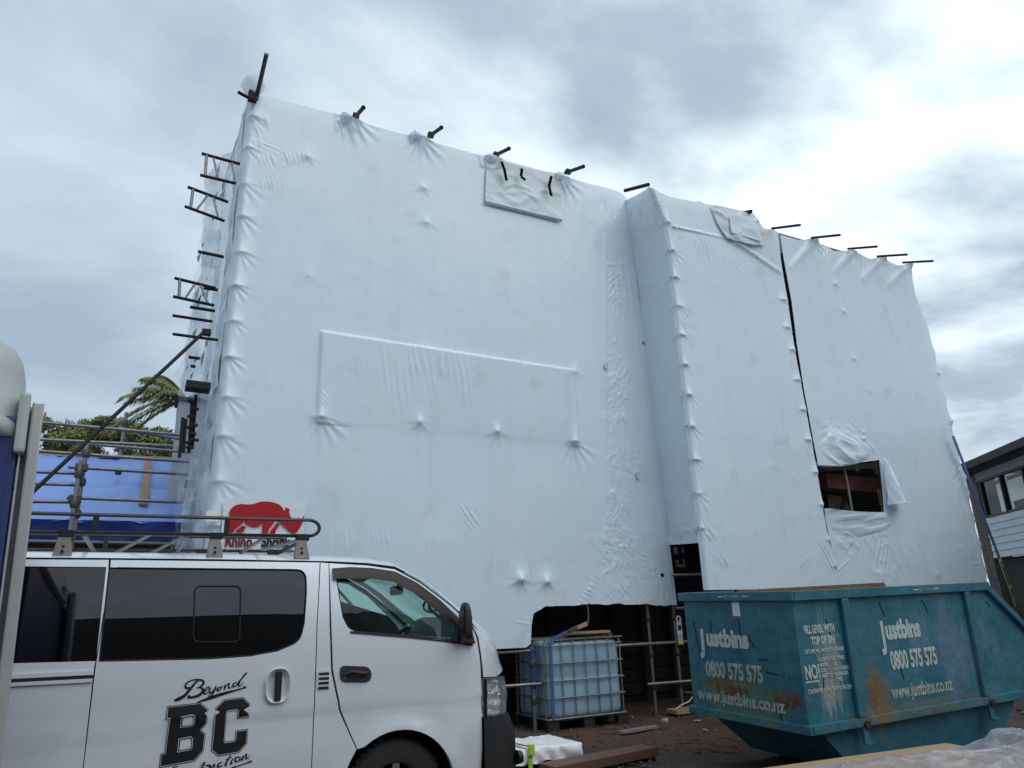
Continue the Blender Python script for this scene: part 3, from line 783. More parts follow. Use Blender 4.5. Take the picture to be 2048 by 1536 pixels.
for x in (5.3, 5.9, 6.5, 7.1, 7.7, 8.3):
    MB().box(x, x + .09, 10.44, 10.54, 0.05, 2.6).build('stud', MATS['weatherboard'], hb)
MB().bar((10.591,8.750,3.552), (12.231,8.750,3.521), 0.25, 0.26).build('fascia_board', MATS['dark_red'], hb)
MB().bar((10.800,8.900,3.816), (12.625,8.900,3.999), 0.1, 0.10).build('beam', MATS['timber'], hb)
MB().add([(11.251,9.200,3.408), (11.723,9.200,3.409), (11.829,9.200,2.963), (11.208,9.200,2.947)], [(0, 1, 2, 3)]).build('lining_sheet', MATS['beige_board'], hb)
for a, b in (((11.244,8.500,3.931), (11.285,8.500,3.734)), ((11.914,8.600,3.994), (11.925,8.600,3.732)), ((11.888,8.600,3.453), (11.897,8.600,3.144)), ((11.781,8.500,3.108), (11.777,8.500,3.001))):
    MB().bar(a, b, 0.085, 0.02, up=(0, 1, 0)).build('batten', MATS['beige_board'], hb)
for a, b in (((10.513,8.600,3.806), (10.731,8.600,3.819)), ((10.871,8.600,3.819), (11.015,8.600,3.827))):
    MB().bar(a, b, 0.02, 0.05).build('batten', MATS['beige_board'], hb)
MB().bar((11.473,9.000,3.387), (11.318,9.000,3.088), 0.05, 0.05).build('post', MATS['dark_red'], hb)
for a, b in (((8.095,9.900,2.494), (8.177,9.900,2.377)), ((8.277,9.900,2.479), (8.310,9.900,2.395)), ((8.671,9.900,2.525), (8.726,9.900,2.440)), ((8.665,9.900,2.329), (8.725,9.900,2.202)), ((8.110,9.900,2.277), (8.179,9.900,2.228)), ((8.274,9.900,2.294), (8.309,9.900,2.228)), ((8.154,9.950,2.214), (8.364,9.950,2.164))):
    MB().box(min(a[0], b[0]), max(a[0], b[0]), a[1], a[1] + .02, min(a[2], b[2]), max(a[2], b[2])).build('packing_board', MATS['beige_board'], hb)

# ------------------------------------------------------------------ scaffold at the front
TR = 0.0242


def coupler(b, p, r=0.045, h=0.05):
    b.tube([(p[0], p[1], p[2] - h), (p[0], p[1], p[2] - h * .4), (p[0], p[1], p[2] + h * .4), (p[0], p[1], p[2] + h)], [r * .8, r, r, r * .8], 8)


sc = thing('scaffold', 'galvanised scaffold posts and ledgers standing under the front wrap', 'scaffold', (6, 9.2, 0))
mat('blue_sleeve', (0.03, 0.065, 0.25), 0.5)
posts = [(4.765, 8.93), (7.32, 9.10), (6.86, 9.14), (7.95, 8.45), (3.3, 9.15), (1.2, 9.2), (10.0, 8.45), (12.5, 8.5), (3.62, 9.9), (9.85, 8.5)]
for i, (x, y) in enumerate(posts):
    p = MB().tube([(x, y, 0.06), (x, y, 1.08 if i == 0 else 7.8)], TR, 12).build('post', MATS['galv'], sc)
    MB().box(x - .075, x + .075, y - .075, y + .075, 0.045, 0.06).build('base_plate', MATS['galv_dark'], p)
    for z in (0.42, 0.87, 1.37, 2.0)[:2 if i == 0 else 4]:
        b = MB(); coupler(b, (x, y, z)); b.build('coupler', MATS['galv_dark'], p)
MB().tube([(4.765, 8.93, .56), (4.765, 8.93, 1.04)], 0.032, 12).build('blue_sleeve', MATS['blue_sleeve'], sc)
for a, b in (((4.3, 9.07, 1.02), (8.1, 8.97, 1.02)), ((3.0, 9.02, .62), (4.9, 8.86, .62)), ((6.7, 9.07, .47), (8.1, 8.97, .47)), ((6.86, 9.12, 1.02), (6.9, 10.4, 1.02)), ((7.2, 8.9, 1.50), (8.4, 8.5, 1.50)), ((7.2, 8.92, 1.98), (8.2, 8.4, 1.98)), ((7.32, 9.02, .32), (7.5, 8.0, .32))):
    MB().tube([a, b], TR * .9, 10).build('ledger', MATS['galv'], sc)
MB().tube([(10.807,8.420,3.870), (10.839,8.420,3.491), (10.839,8.420,2.843)], 0.026, 10).build('post', MATS['galv'], sc)
MB().tube([(11.874,8.500,3.925), (11.844,8.500,3.236)], 0.022, 10).build('post', MATS['galv'], sc)
# hanging chain hoist tag on the middle post
tg = thing('inspection_tag', 'small white and yellow tag hanging on the scaffold post beside the skip', 'tag', (7.30, 8.95, 0.95))
mat('tag_white', (0.75, 0.76, 0.72), 0.5); mat('tag_yellow', (0.72, 0.6, 0.05), 0.5); mat('tag_violet', (0.45, 0.45, 0.6), 0.5)
ring = [(7.28 + .035 * math.cos(t), 8.95, 1.345 + .04 * math.sin(t)) for t in np.linspace(0, 2 * math.pi, 14)[:-1]]
MB().tube(ring, .014, 6, close=True).build('hook_ring', MATS['tag_white'], tg)
MB().box(7.235, 7.325, 8.945, 8.955, 1.12, 1.31).build('card', MATS['tag_white'], tg)
MB().box(7.25, 7.31, 8.938, 8.945, 1.19, 1.26).build('black_square', MATS['black'], tg)
MB().box(7.235, 7.325, 8.945, 8.955, 1.05, 1.118).build('violet_band', MATS['tag_violet'], tg)
MB().box(7.235, 7.325, 8.945, 8.955, 0.99, 1.048).build('yellow_band', MATS['tag_yellow'], tg)
MB().box(6.95, 8.25, 8.78, 9.02, .075, .13).build('sole_board', MATS['timber'], sc)
MB().tube([(7.0, 8.85, .14), (7.08, 8.82, .19), (7.25, 8.85, .22), (7.4, 8.9, .3)], .007, 6).build('white_cord', MATS['tag_white'], sc)

# rafter tubes of the roof poking out past the top edge
RAFT = Vector((-0.0292, -0.9204, -0.3899))
places = ['second from the tall corner', 'third from the tall corner', 'left of the taped patch', 'right of the taped patch']


def rafter(tip, back, label, r=0.030, m='tube_dark', clamp=True):
    tip = Vector(tip); base = tip - RAFT * back
    t = thing('rafter_tube', label, 'scaffold tube', tuple(tip), group='rafter tubes along the top edge')
    MB().tube([base, tip], r, 10).build('tube', MATS[m], t)
    if not clamp: return t
    MB().tube([tip - RAFT * .03, tip + RAFT * .004], r * 1.08, 10).build('end_cap', MATS['tube_dark'], t)
    b = MB(); q = base + RAFT * (back * .18)
    b.box(q.x - .05, q.x + .045, q.y - .04, q.y + .04, q.z - .04, q.z + .04)
    b.build('clamp', MATS['rust'], t, bevel=.012)
    return t


for tip, lb in (((2.152,8.620,8.584), 0), ((3.356,8.600,8.604), 1), ((4.538,8.660,8.618), 2), ((5.868,8.540,8.581), 3)):
    rafter(tip, 0.66, 'dark rafter tube poking out at the top, ' + places[lb])
for i, tip in enumerate(((9.536,7.450,7.748), (10.614,7.500,7.822), (11.684,7.550,7.845), (12.470,7.500,7.818), (13.262,7.500,7.842))):
    rafter(tip, 0.66, clamp=False, r=.023, label='dark rafter tube over the right bay, ' + ['nearest the dark slit', 'second from the dark slit', 'middle of the row of five', 'second from the right end', 'at the far right end'][i])
rafter((9.018,8.000,8.193), 0.4, 'short dark rafter end beside the loose grey patch', 0.033)
rafter((6.629,7.850,8.022), 0.7, 'dark rafter end at the peak of the projecting bay', 0.03, clamp=False)
# corner post with plastic-wrapped head at the tall left corner
cp = thing('corner_post', 'dark scaffold pole sticking up at the tall left corner with plastic bag', 'scaffold pole', (0.710,8.950,8.556))
MB().tube([(0.716,8.950,8.473), (0.742,8.300,8.736)], 0.029, 12).build('pole', MATS['galv_dark'], cp)
MB().tube([(0.469,8.850,8.447), (0.669,8.920,8.435)], 0.024, 10).build('cross_tube', MATS['tube_dark'], cp)
p = Vector((0.675,8.900,8.489))
MB().box(p.x - .07, p.x + .05, p.y - .05, p.y + .05, p.z - .09, p.z + .07).build('rusty_clamp', MATS['rust'], cp, bevel=.02)
glass('film', (0.93, 0.95, 0.97), 0.10, 1.42, film=0.48)
glass('film_clear', (0.95, 0.97, 0.98), 0.08, 1.4, film=0.10)
bag = MB(); c = Vector((0.656,8.900,8.651))
th = np.linspace(0, 2 * np.pi, 25)[None, :]; ph = np.linspace(0, np.pi, 13)[:, None]
rr = 0.15 + 0.035 * vnoise(th * 2 / np.pi * 1.5 + 4, ph * 2, 3, 3)
rr[:, -1] = rr[:, 0]
bag.grid(np.stack([c.x + rr * np.sin(ph) * np.cos(th), c.y + rr * np.sin(ph) * np.sin(th), c.z + rr * 0.95 * np.cos(ph)], -1))
bag.build('plastic_bag', MATS['film'], cp)

# crumpled plastic around the rafter bases
for q in ((2.033,8.930,8.620), (3.112,8.930,8.638), (4.398,8.930,8.602), (5.683,8.930,8.616)):
    b = MB(); th = np.linspace(0, 2 * np.pi, 22)[None, :]; ph = np.linspace(0, np.pi, 10)[:, None]
    rr = 0.075 + 0.05 * vnoise(th * 1.3 + q[0] * 3, ph * 2, 5, 3); rr[:, -1] = rr[:, 0]
    b.grid(np.stack([q[0] - .05 + rr * 1.2 * np.sin(ph) * np.cos(th), q[1] + .02 + rr * .7 * np.sin(ph) * np.sin(th), q[2] - .03 + rr * .85 * np.cos(ph)], -1))
    b.build('gathered_plastic', MATS['film'], bay1)

# ------------------------------------------------------------------ left end: clear plastic, lattice beams and tubes
sd = thing('side_sheet', 'wrinkled translucent plastic hanging down the left end of the scaffold', 'wrap sheet', (0.6, 9.4, 1.5))
P = strip_mesh([(.605, 9.11, 1.6), (.605, 9.11, 8.45)], [(.50, 9.9, 1.6), (.56, 9.75, 4.2), (.58, 9.7, 6.5), (.60, 9.45, 8.3)], 240, 26,
               lambda s, t: np.stack([-0.03 * vnoise(s * 2, t * 14, 3, 3) - 0.05 * np.sin(np.pi * s) * np.abs(np.sin(t * 38)) ** 0.6, 0 * s, 0 * s], -1))
MB().grid(P).build('corner_strip', MATS['wrap'], sd)
MB().add([(.50, 9.9, .4), (.7, 15, .4), (.7, 15, 10.8), (.60, 9.45, 8.3), (.58, 9.7, 6.5)], [(0, 1, 2, 3, 4)]).build('end_panel', MATS['wrap'], sd)


def shard(poly_l, poly_r, y, m, seed, name='plastic_strip'):
    P = strip_mesh([(a, y, z) for a, z in poly_l], [(a, y + .05, z) for a, z in poly_r], 90, 14,
                   lambda s, t: np.stack([0.035 * vnoise(s * 2 + seed, t * 12, seed, 3), -0.07 * vnoise(s * 3, t * 9 + seed, seed + 3, 4), 0 * s], -1))
    MB().grid(P).build(name, MATS[m], sd)


shard([(.40, 8.0), (.20, 7.55), (.24, 6.9), (.26, 6.2)], [(.60, 8.2), (.50, 7.4), (.46, 6.9), (.50, 6.2)], 9.75, 'film', 3)
shard([(.26, 7.3), (.22, 6.6), (.20, 5.9), (.24, 5.3)], [(.42, 7.4), (.44, 6.6), (.40, 5.9), (.44, 5.3)], 9.65, 'film_clear', 5)
shard([(.30, 6.4), (.23, 5.8), (.22, 5.0), (.18, 4.3)], [(.54, 6.4), (.52, 5.8), (.52, 5.0), (.54, 4.3)], 9.7, 'film', 8)
shard([(.20, 5.6), (.20, 5.0), (.12, 4.55), (.20, 4.4)], [(.34, 5.6), (.36, 5.0), (.30, 4.5), (.34, 4.35)], 9.6, 'film_clear', 9)
shard([(.16, 4.5), (.22, 3.9), (.26, 3.4), (.30, 2.7)], [(.36, 4.5), (.46, 3.9), (.50, 3.4), (.52, 2.7)], 9.6, 'film_clear', 12)
shard([(.36, 4.3), (.38, 3.7), (.38, 3.1), (.30, 1.7)], [(.58, 4.3), (.56, 3.7), (.56, 3.1), (.56, 1.7)], 9.5, 'film', 14)
shard([(.30, 3.3), (.27, 2.8), (.30, 2.3), (.27, 1.6)], [(.44, 3.3), (.44, 2.8), (.46, 2.3), (.47, 1.6)], 9.4, 'film_clear', 17)
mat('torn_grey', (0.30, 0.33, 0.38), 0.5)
for i in range(26):                                    # torn grey edges in the film
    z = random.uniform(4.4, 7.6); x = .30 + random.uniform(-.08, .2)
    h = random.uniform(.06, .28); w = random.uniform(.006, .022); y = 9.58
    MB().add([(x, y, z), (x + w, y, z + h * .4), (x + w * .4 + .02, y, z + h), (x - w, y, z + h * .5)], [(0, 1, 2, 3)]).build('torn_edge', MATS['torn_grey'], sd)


def lattice(a, b, c, d, y, label, diag):
    """a-b top chord, c-d bottom chord, in world x,z at depth y"""
    t = thing('lattice_beam', label, 'scaffold beam', (a[0], y, c[1]), group='lattice beams at the left end')
    A, B, Cc, Dd = [Vector((p[0], y, p[1])) for p in (a, b, c, d)]
    MB().tube([A, B], .021, 8).build('chord', MATS['tube_dark'], t)
    MB().tube([Cc, Dd], .021, 8).build('chord', MATS['tube_dark'], t)
    MB().tube([A.lerp(B, .13), Cc.lerp(Dd, .14)], .019, 8).build('upright', MATS['galv'], t)
    p, q = (A.lerp(B, .30), Cc.lerp(Dd, .50)) if diag else (A.lerp(B, .5), Cc.lerp(Dd, .28))
    MB().tube([p, q], .014, 8).build('brace', MATS['galv'], t)
    MB().tube([A.lerp(B, .78), Cc.lerp(Dd, .98)] if diag else [A.lerp(B, .62), Cc.lerp(Dd, .85)], .014, 8).build('brace', MATS['galv'], t)
    return t


lattice((0.110,7.452), (0.594,7.427), (0.122,7.125), (0.568,7.115), 9.0 + .0, 'highest short lattice beam jutting from the left end', True)
lattice((-.005, 6.97), (.50, 6.87), (-.012, 6.68), (.48, 6.58), 9.1, 'second lattice beam jutting from the left end, longer at left', False)
lattice((-.03, 5.65), (.46, 5.60), (-.02, 5.40), (.46, 5.36), 9.1, 'lowest lattice beam jutting from the left end above the sloping pole', False)
for a, b, y, lb, r in (((0.203,9.100,6.070), (0.517,9.100,6.057), 9.1, 'short dark tube between the upper and lower lattice beams at the left end', .022),
                    ((0.318,9.200,5.620), (0.491,9.200,5.624), 9.2, 'stubby dark tube just under the lowest lattice beam', .022),
                    ((0.186,9.200,5.333), (0.481,9.200,5.327), 9.2, 'dark tube at the left end, first of the close pair above the pole end', .022),
                    ((0.000,9.200,5.186), (0.464,9.200,5.179), 9.2, 'long dark tube at the left end, just above the pole end', .02),
                    ((0.025,9.200,4.942), (0.551,9.200,4.938), 9.2, 'long dark tube crossing behind the top end of the sloping pole', .02),
                    ((0.236,9.300,4.700), (0.369,9.300,4.698), 9.3, 'short dark tube below the sloping pole end', .021),
                    ((0.270,9.300,4.585), (0.328,9.300,4.586), 9.3, 'tiny dark tube stub above the thick plank end', .021)):
    t = tag(MB().tube([a, b], r, 8).build('scaffold_tube', MATS['tube_dark']), lb, 'scaffold tube', 'tubes at the left end')
t = MB().bar((0.238,9.300,4.326), (0.520,9.300,4.318), .24, .085).build('plank', MATS['tube_dark'])
tag(t, 'thick dark plank end sticking out of the left end of the scaffold', 'plank')
# cluster of couplers and short tubes low on the left end
cl = thing('coupler_rack', 'cluster of dark clamps and short tubes at the left end below the plank', 'scaffold tubes', (0.399,9.400,3.544))
for a, b in (((0.333,9.400,4.176), (0.363,9.400,3.510)), ((0.374,9.450,4.260), (0.393,9.450,3.585)), ((0.250,9.300,3.917), (0.261,9.300,3.421)), ((0.287,9.350,3.914), (0.295,9.350,3.495))):
    MB().tube([a, b], .02, 8).build('tube', MATS['tube_dark'], cl)
for p in ((0.334,9.380,4.151), (0.377,9.380,4.059), (0.347,9.380,3.959), (0.385,9.380,3.854), (0.321,9.380,3.817), (0.379,9.380,3.739), (0.328,9.380,3.628), (0.414,9.380,3.666), (0.367,9.380,3.569)):
    MB().box(p[0] - .05, p[0] + .045, p[1] - .02, p[1] + .02, p[2] - .018, p[2] + .018).build('clamp', MATS['tube_dark'], cl, bevel=.01)
# long sloping pole
rk = thing('sloping_pole', 'long galvanised pole sloping up from the left to the wrap corner', 'scaffold pole', (-1.158,8.600,2.716))
MB().tube([(-1.179,8.500,2.657), (0.379,9.200,5.022)], .0215, 12).build('tube', MATS['tube_dark'], rk)
MB().box(*[v for k, v in zip(range(6), (.36, .46, 9.16, 9.24, 4.98, 5.06))]).build('clamp', MATS['tube_dark'], rk, bevel=.01)

# ------------------------------------------------------------------ tarpaulined low building on the left with its scaffold
mat('tarp_blue', (0.19, 0.32, 0.74), 0.42, 0, (0.25, 0.40, 0.82), 1.5, 0.4)
mat('tarp_shaded', (0.025, 0.05, 0.26), 0.5)  # darker copy of the tarp blue, with the hanging flap's shade in it
mat('pink_edge', (0.55, 0.36, 0.30), 0.7)
tb = thing('low_building', 'low building with blue tarpaulin roof behind the van and left of the wrap', 'building', (-1.5, 13, 0))
P = strip_mesh([(-5.592,11.200,2.861), (0.518,11.200,2.872)], [(-6.126,13.600,4.117), (0.679,13.600,4.225)], 160, 40,
               lambda s, t: np.stack([0 * s, 0 * s, 0.035 * vnoise(t * 30, s * 4, 3, 3) + 0.03 * vnoise(t * 60 + s * 9, s * 5, 6, 2) - 0.05 * np.exp(-((s - .52) / .02) ** 2)], -1))
tp = MB().grid(P).build('tarpaulin', MATS['tarp_blue'], tb)
a, b = Vector(P[0, 0]), Vector(P[-1, 0])
fl_ = strip_mesh([a + Vector((0, .01, 0)), b + Vector((0, .01, 0))], [a + Vector((0, .05, -.26)), b + Vector((0, .05, -.26))], 120, 8, lambda s, t: np.stack([0 * s, 0.03 * vnoise(t * 40, s * 2, 4, 2), 0.02 * s * vnoise(t * 50, s, 5, 2)], -1))
MB().grid(fl_).build('hanging_flap', MATS['tarp_shaded'], tp)
a, b = Vector(P[0, -1]), Vector(P[-1, -1])
MB().bar(a + Vector((0, .03, .03)), b + Vector((0, .03, .03)), .08, .06).build('ridge_board', MATS['pink_edge'], tb)
MB().bar(Vector((-0.092,13.450,4.139)) + Vector((0, -.05, .05)), Vector((-0.083,11.700,3.117)) + Vector((0, -.05, .05)), .11, .04).build('batten', MATS['timber'], tb)
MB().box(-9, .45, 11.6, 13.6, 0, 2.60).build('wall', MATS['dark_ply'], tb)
for i in range(5):
    z = 2.05 + i * .13
    MB().bar((-9, 11.55, z), (.42, 11.55, z), .03, .115).build('board', MATS['timber_dark'], tb)
# far face of the roof
MB().add([P[0, -1], P[-1, -1], (.5, 15.5, 2.6), (-12, 15.5, 2.6)], [(0, 1, 2, 3)]).build('rear_slope', MATS['tarp_shaded'], tb)

ls = thing('scaffold', 'galvanised guard rails and posts in front of the blue tarpaulin roof', 'scaffold', (-1, 10.4, 0))
RY = 10.6
for a, b in (((-2.163,10.900,4.120), (0.358,10.900,4.065)), ((-0.506,11.600,4.261), (0.388,11.600,4.158)), ((-2.121,10.900,3.862), (0.200,10.900,3.901)), ((-1.039,11.600,4.005), (0.496,11.600,3.972)), ((-2.042,10.600,3.668), (0.485,10.600,3.632)), ((-0.961,10.400,3.440), (0.480,10.400,3.423)),
             ((-1.978,10.500,3.374), (-0.834,10.500,3.382)), ((-1.954,10.500,3.224), (-0.788,10.500,3.237)), ((-0.926,10.400,3.058), (0.479,10.400,3.047)), ((-1.917,10.500,2.998), (-0.787,10.500,3.021)), ((-1.839,10.400,2.613), (0.473,10.400,2.609)), ((-1.841,10.500,2.531), (0.416,10.500,2.515))):
    MB().tube([a, b], .0235, 10).build('rail', MATS['galv'], ls)
for a, b in (((-0.802,10.500,3.822), (-0.795,10.500,2.673)), ((-0.834,10.350,3.527), (-0.806,10.350,2.506)), ((-0.486,12.500,4.739), (-0.490,12.500,4.011))):
    a, b = Vector(a), Vector(b)
    b = Vector((a.x + 0, a.y, 0)) if a.y < 11 else b
    p = MB().tube([b, a], .026, 10).build('post', MATS['galv'], ls)
    for z in (a.z - .18, a.z - .55, a.z - .95):
        q = MB(); coupler(q, (a.x, a.y, z), .05, .05); q.build('coupler', MATS['galv_dark'], p)
for p in ((-0.818,10.380,3.438), (-0.836,10.380,3.040), (0.455,10.400,3.293)):
    MB().box(p[0] - .07, p[0] + .07, p[1] - .05, p[1] + .05, p[2] - .05, p[2] + .05).build('coupler', MATS['galv_dark'], ls, bevel=.015)

# white column glimpsed beside the film
wc = thing('white_column', 'pale cladding column with dark cap beside the palm at the left end', 'column', (.1, 12.5, 0))
mat('pale_wall', (0.55, 0.56, 0.56), 0.7, 0, (0.48, 0.49, 0.50), 3, 0.4)
p0, p1 = (0.237,11.900,3.938), (0.378,11.900,4.870)
MB().box(p0[0], p0[0] + .45, 12.0, 12.4, 2.0, p1[2]).build('shaft', MATS['pale_wall'], wc)
MB().box(p0[0] - .05, p0[0] + .5, 11.95, 12.45, p1[2], p1[2] + .06).build('cap', MATS['tube_dark'], wc)

# ------------------------------------------------------------------ trees behind
def leaf_mat(name, c, c2):
    m = mat(name, c, 0.55, 0, c2, 1.2, 0.2)
    return m


leaf_mat('leaf', (0.11, 0.15, 0.035), (0.24, 0.25, 0.065))
leaf_mat('palm_leaf', (0.14, 0.20, 0.06), (0.28, 0.28, 0.10))
mat('bark', (0.10, 0.08, 0.06), 0.9, 0, (0.06, 0.05, 0.04), 8, 0.3, 0.5, 20)


def bushy_tree(c, rx, ry, rz, n, label, seed):
    r = np.random.default_rng(seed)
    t = thing('broadleaf_tree', label, 'tree', (c[0], c[1], 0), group='trees beyond the tarpaulin roof')
    MB().tube([(c[0], c[1], 0), (c[0] + .1, c[1], c[2] * .5), (c[0] - .1, c[1], c[2])], [.22, .17, .06], 8).build('trunk', MATS['bark'], t)
    lim = MB()
    for k in range(9):
        a = r.uniform(0, 6.28); e = r.uniform(.1, .9)
        lim.tube([(c[0], c[1], c[2] * r.uniform(.5, .8)), (c[0] + rx * .45 * math.cos(a), c[1] + ry * .45 * math.sin(a), c[2] + rz * .2 * e), (c[0] + rx * .8 * math.cos(a), c[1] + ry * .8 * math.sin(a), c[2] + rz * .6 * e)], [.07, .04, .015], 6)
    lim.build('limbs', MATS['bark'], t)
    # clumps over the crown volume
    cl_ = []
    for k in range(70):
        v = r.normal(size=3); v /= np.linalg.norm(v); q = r.uniform(.45, 1.0) ** .5
        cl_.append((np.array(c) + v * np.array([rx, ry, rz]) * q * r.uniform(.8, 1.08), r.uniform(.16, .34) * rz))
    V, Fq = [], []
    for k in range(n):
        ct, cr = cl_[r.integers(len(cl_))]
        v = r.normal(size=3); v /= np.linalg.norm(v)
        p = ct + v * cr * r.uniform(.5, 1.05) * np.array([1.3, 1.1, .9])
        a = r.normal(size=3); a /= np.linalg.norm(a); b2 = np.cross(a, v); b2 /= (np.linalg.norm(b2) + 1e-6)
        s = r.uniform(.022, .05)
        i = len(V)
        V += [p - a * s * 1.7, p + b2 * s * .6, p + a * s * 1.7, p - b2 * s * .6]
        Fq.append((i, i + 1, i + 2, i + 3))
    o = mesh_from_arrays('crown', V, Fq, MATS['leaf'], t, smooth=False); o['kind'] = 'stuff'


bushy_tree((-3.0, 21, 5.75), 1.9, 1.3, .95, 30000, 'bushy dark green tree at far left behind the guard rails', 3)
bushy_tree((-1.0, 21.6, 5.85), 1.5, 1.2, 1.05, 28000, 'taller bushy green tree just left of the palm', 4)


def palm(c, fronds, label, seed):
    r = np.random.default_rng(seed)
    t = thing('palm_tree', label, 'palm', (c[0], c[1], 0))
    pts = [(c[0], c[1], z) for z in np.linspace(0, c[2], 12)]
    MB().tube(pts, [.17 + .02 * (i % 2) for i in range(12)], 10).build('trunk', MATS['bark'], t)
    for az, L, rise, droop in fronds:
        d = Vector((math.cos(az), math.sin(az) * .8, 0))
        sp = []
        for k in range(17):
            u = k / 16
            sp.append(Vector(c) + d * (L * (u - .12 * u * u)) + Vector((0, 0, rise * u - droop * u * u)))
        b = MB(); b.tube(sp, [.022 * (1 - .8 * k / 16) for k in range(17)], 5)
        side = d.cross(Vector((0, 0, 1)))
        for k in range(2, 17):
            for sg in (-1, 1):
                for sub in range(4):
                    if k == 16 and sub: continue
                    q = sp[k].lerp(sp[min(k + 1, 16)], sub / 4.0)
                    ll = .55 * L / 2 * (1 - .55 * abs(k / 16 - .45)) * r.uniform(.8, 1.1)
                    tip = q + side * sg * ll * .55 + d * ll * .5 + Vector((0, 0, -ll * r.uniform(.3, .6)))
                    w = d * .011
                    mid = q.lerp(tip, .5) + Vector((0, 0, .05))
                    b.add([q - w, q + w, mid + w * 1.2, tip, mid - w * 1.2], [(0, 1, 2, 4), (4, 2, 3)])
        b.build('frond', MATS['palm_leaf'], t)


palm((.50, 17.5, 6.45), [(3.05, 1.35, .25, .45), (2.75, 1.15, 1.0, .55), (3.4, 1.5, .55, .75), (2.4, 1.0, 1.25, .6), (3.3, 1.5, -.05, .75), (4.0, 1.3, .5, .8), (.3, 1.4, .6, .8), (1.3, 1.4, .8, .8), (5.3, 1.4, .5, .8), (2.95, 1.55, -.45, .45), (3.7, 1.2, .95, .7), (3.0, 1.2, .62, .45), (3.2, 1.1, -.6, .3)],
     'feathery palm showing between the sloping pole and the left end of the wrap', 5)

# ------------------------------------------------------------------ portable toilet at the left edge
mat('toilet_blue', (0.012, 0.028, 0.13), 0.5, bump=0.1, bscale=60)
mat('toilet_grey', (0.42, 0.46, 0.45), 0.45, bump=0.05, bscale=30)
mat('aluminium', (0.50, 0.52, 0.52), 0.42, 0.6, (0.42, 0.43, 0.42), 10, .4)
lo = thing('portable_toilet', 'navy portable toilet with pale grey moulded roof at the left picture edge', 'portable toilet', (-1.185, 4.08, -.50), (0, math.radians(-2.4), math.radians(7)), local=True)
lo.scale = (1.35, 1.35, 1.35)
# local frame: front face y = -.5 toward the viewer, right side x = .5
MB().box(-.52, .528, -.50, .50, 0.50, 2.12).build('cabin', MATS['toilet_blue'], lo, bevel=.015)
for i in range(3):
    MB().box(-.46 + i * .32, -.20 + i * .32, -.512, -.503, .6, 1.95).build('front_panel', MATS['toilet_blue'], lo, bevel=.004)


def roof_cap():
    rings = []
    prof = [(.53, .515, 2.03), (.548, .545, 2.04), (.548, .545, 2.08), (.530, .530, 2.10), (.525, .528, 2.27), (.515, .515, 2.32), (.50, .50, 2.35), (.47, .46, 2.375), (.40, .40, 2.385), (.2, .2, 2.38), (.02, .02, 2.38)]
    for hx, hy, z in prof:
        ring = []
        for k in range(48):
            a = 2 * math.pi * k / 48
            cx = abs(math.cos(a)) ** .22 * (1 if math.cos(a) > 0 else -1); sy = abs(math.sin(a)) ** .22 * (1 if math.sin(a) > 0 else -1)
            arch_ = .085 * max(0, 1 - abs(cx) ** 2.5) if z < 2.12 else .03 * (1 - cx * cx)
            ring.append((hx * cx, hy * sy, z + arch_))
        rings.append(ring + [ring[0]])
    return rings


MB().grid(roof_cap()).build('moulded_roof', MATS['toilet_grey'], lo)
MB().box(.515, .545, -.53, -.30, 2.00, 2.19).build('roof_lug', MATS['toilet_grey'], lo, bevel=.012)
MB().box(.531, .536, -.50, -.46, .5, 2.17).build('channel_lip', MATS['aluminium'], lo)
MB().box(.536, .556, -.44, -.425, .5, 2.15).build('channel_web', MATS['galv'], lo)
MB().box(.550, .582, -.49, -.40, .5, 2.17).build('channel_flange', MATS['aluminium'], lo, bevel=.006)
for z in (2.14, 2.08, 1.98, 1.90, 1.5):
    MB().tube([(.529, -.445, z), (.529, -.452, z)], .006, 8).build('bolt', MATS['tube_dark'], lo)
MB().tube([(.49, -.53, .42), (.49, -.53, 1.22), (.48, -.53, 1.27)], [.06, .055, .02], 14).build('corner_post', MATS['toilet_grey'], lo)
MB().box(-.6, .62, -.6, .6, .38, .50).build('skid_base', MATS['tube_dark'], lo, bevel=.02)

# ------------------------------------------------------------------ neighbouring house at the right
mat('roof_brown', (0.13, 0.115, 0.11), 0.8, 0, (0.09, 0.08, 0.078), 6, .4, .2, 20)
mat('soffit', (0.30, 0.30, 0.31), 0.7)
mat('board_white', (0.66, 0.70, 0.74), 0.55, 0, (0.60, 0.64, 0.68), 4, .4)
mat('frame_dark', (0.03, 0.028, 0.028), 0.5)
mat('brick_tan', (0.20, 0.16, 0.13), 0.9, 0, (0.13, 0.105, 0.09), 20, .3, .4, 30)
mat('mortar', (0.12, 0.11, 0.10), 0.95)
mat('cardboard', (0.42, 0.20, 0.10), 0.8)
glass('window_glass', (0.22, 0.24, 0.25), 0.0, 1.32)
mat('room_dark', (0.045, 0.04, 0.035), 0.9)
nh = thing('neighbour_house', 'two-storey house with white boards and brown roof at the right edge', 'house', (17.2, 9.9, 0), (0, 0, math.radians(54 - 180)), local=True)
nh.scale = (1, -1, 1)
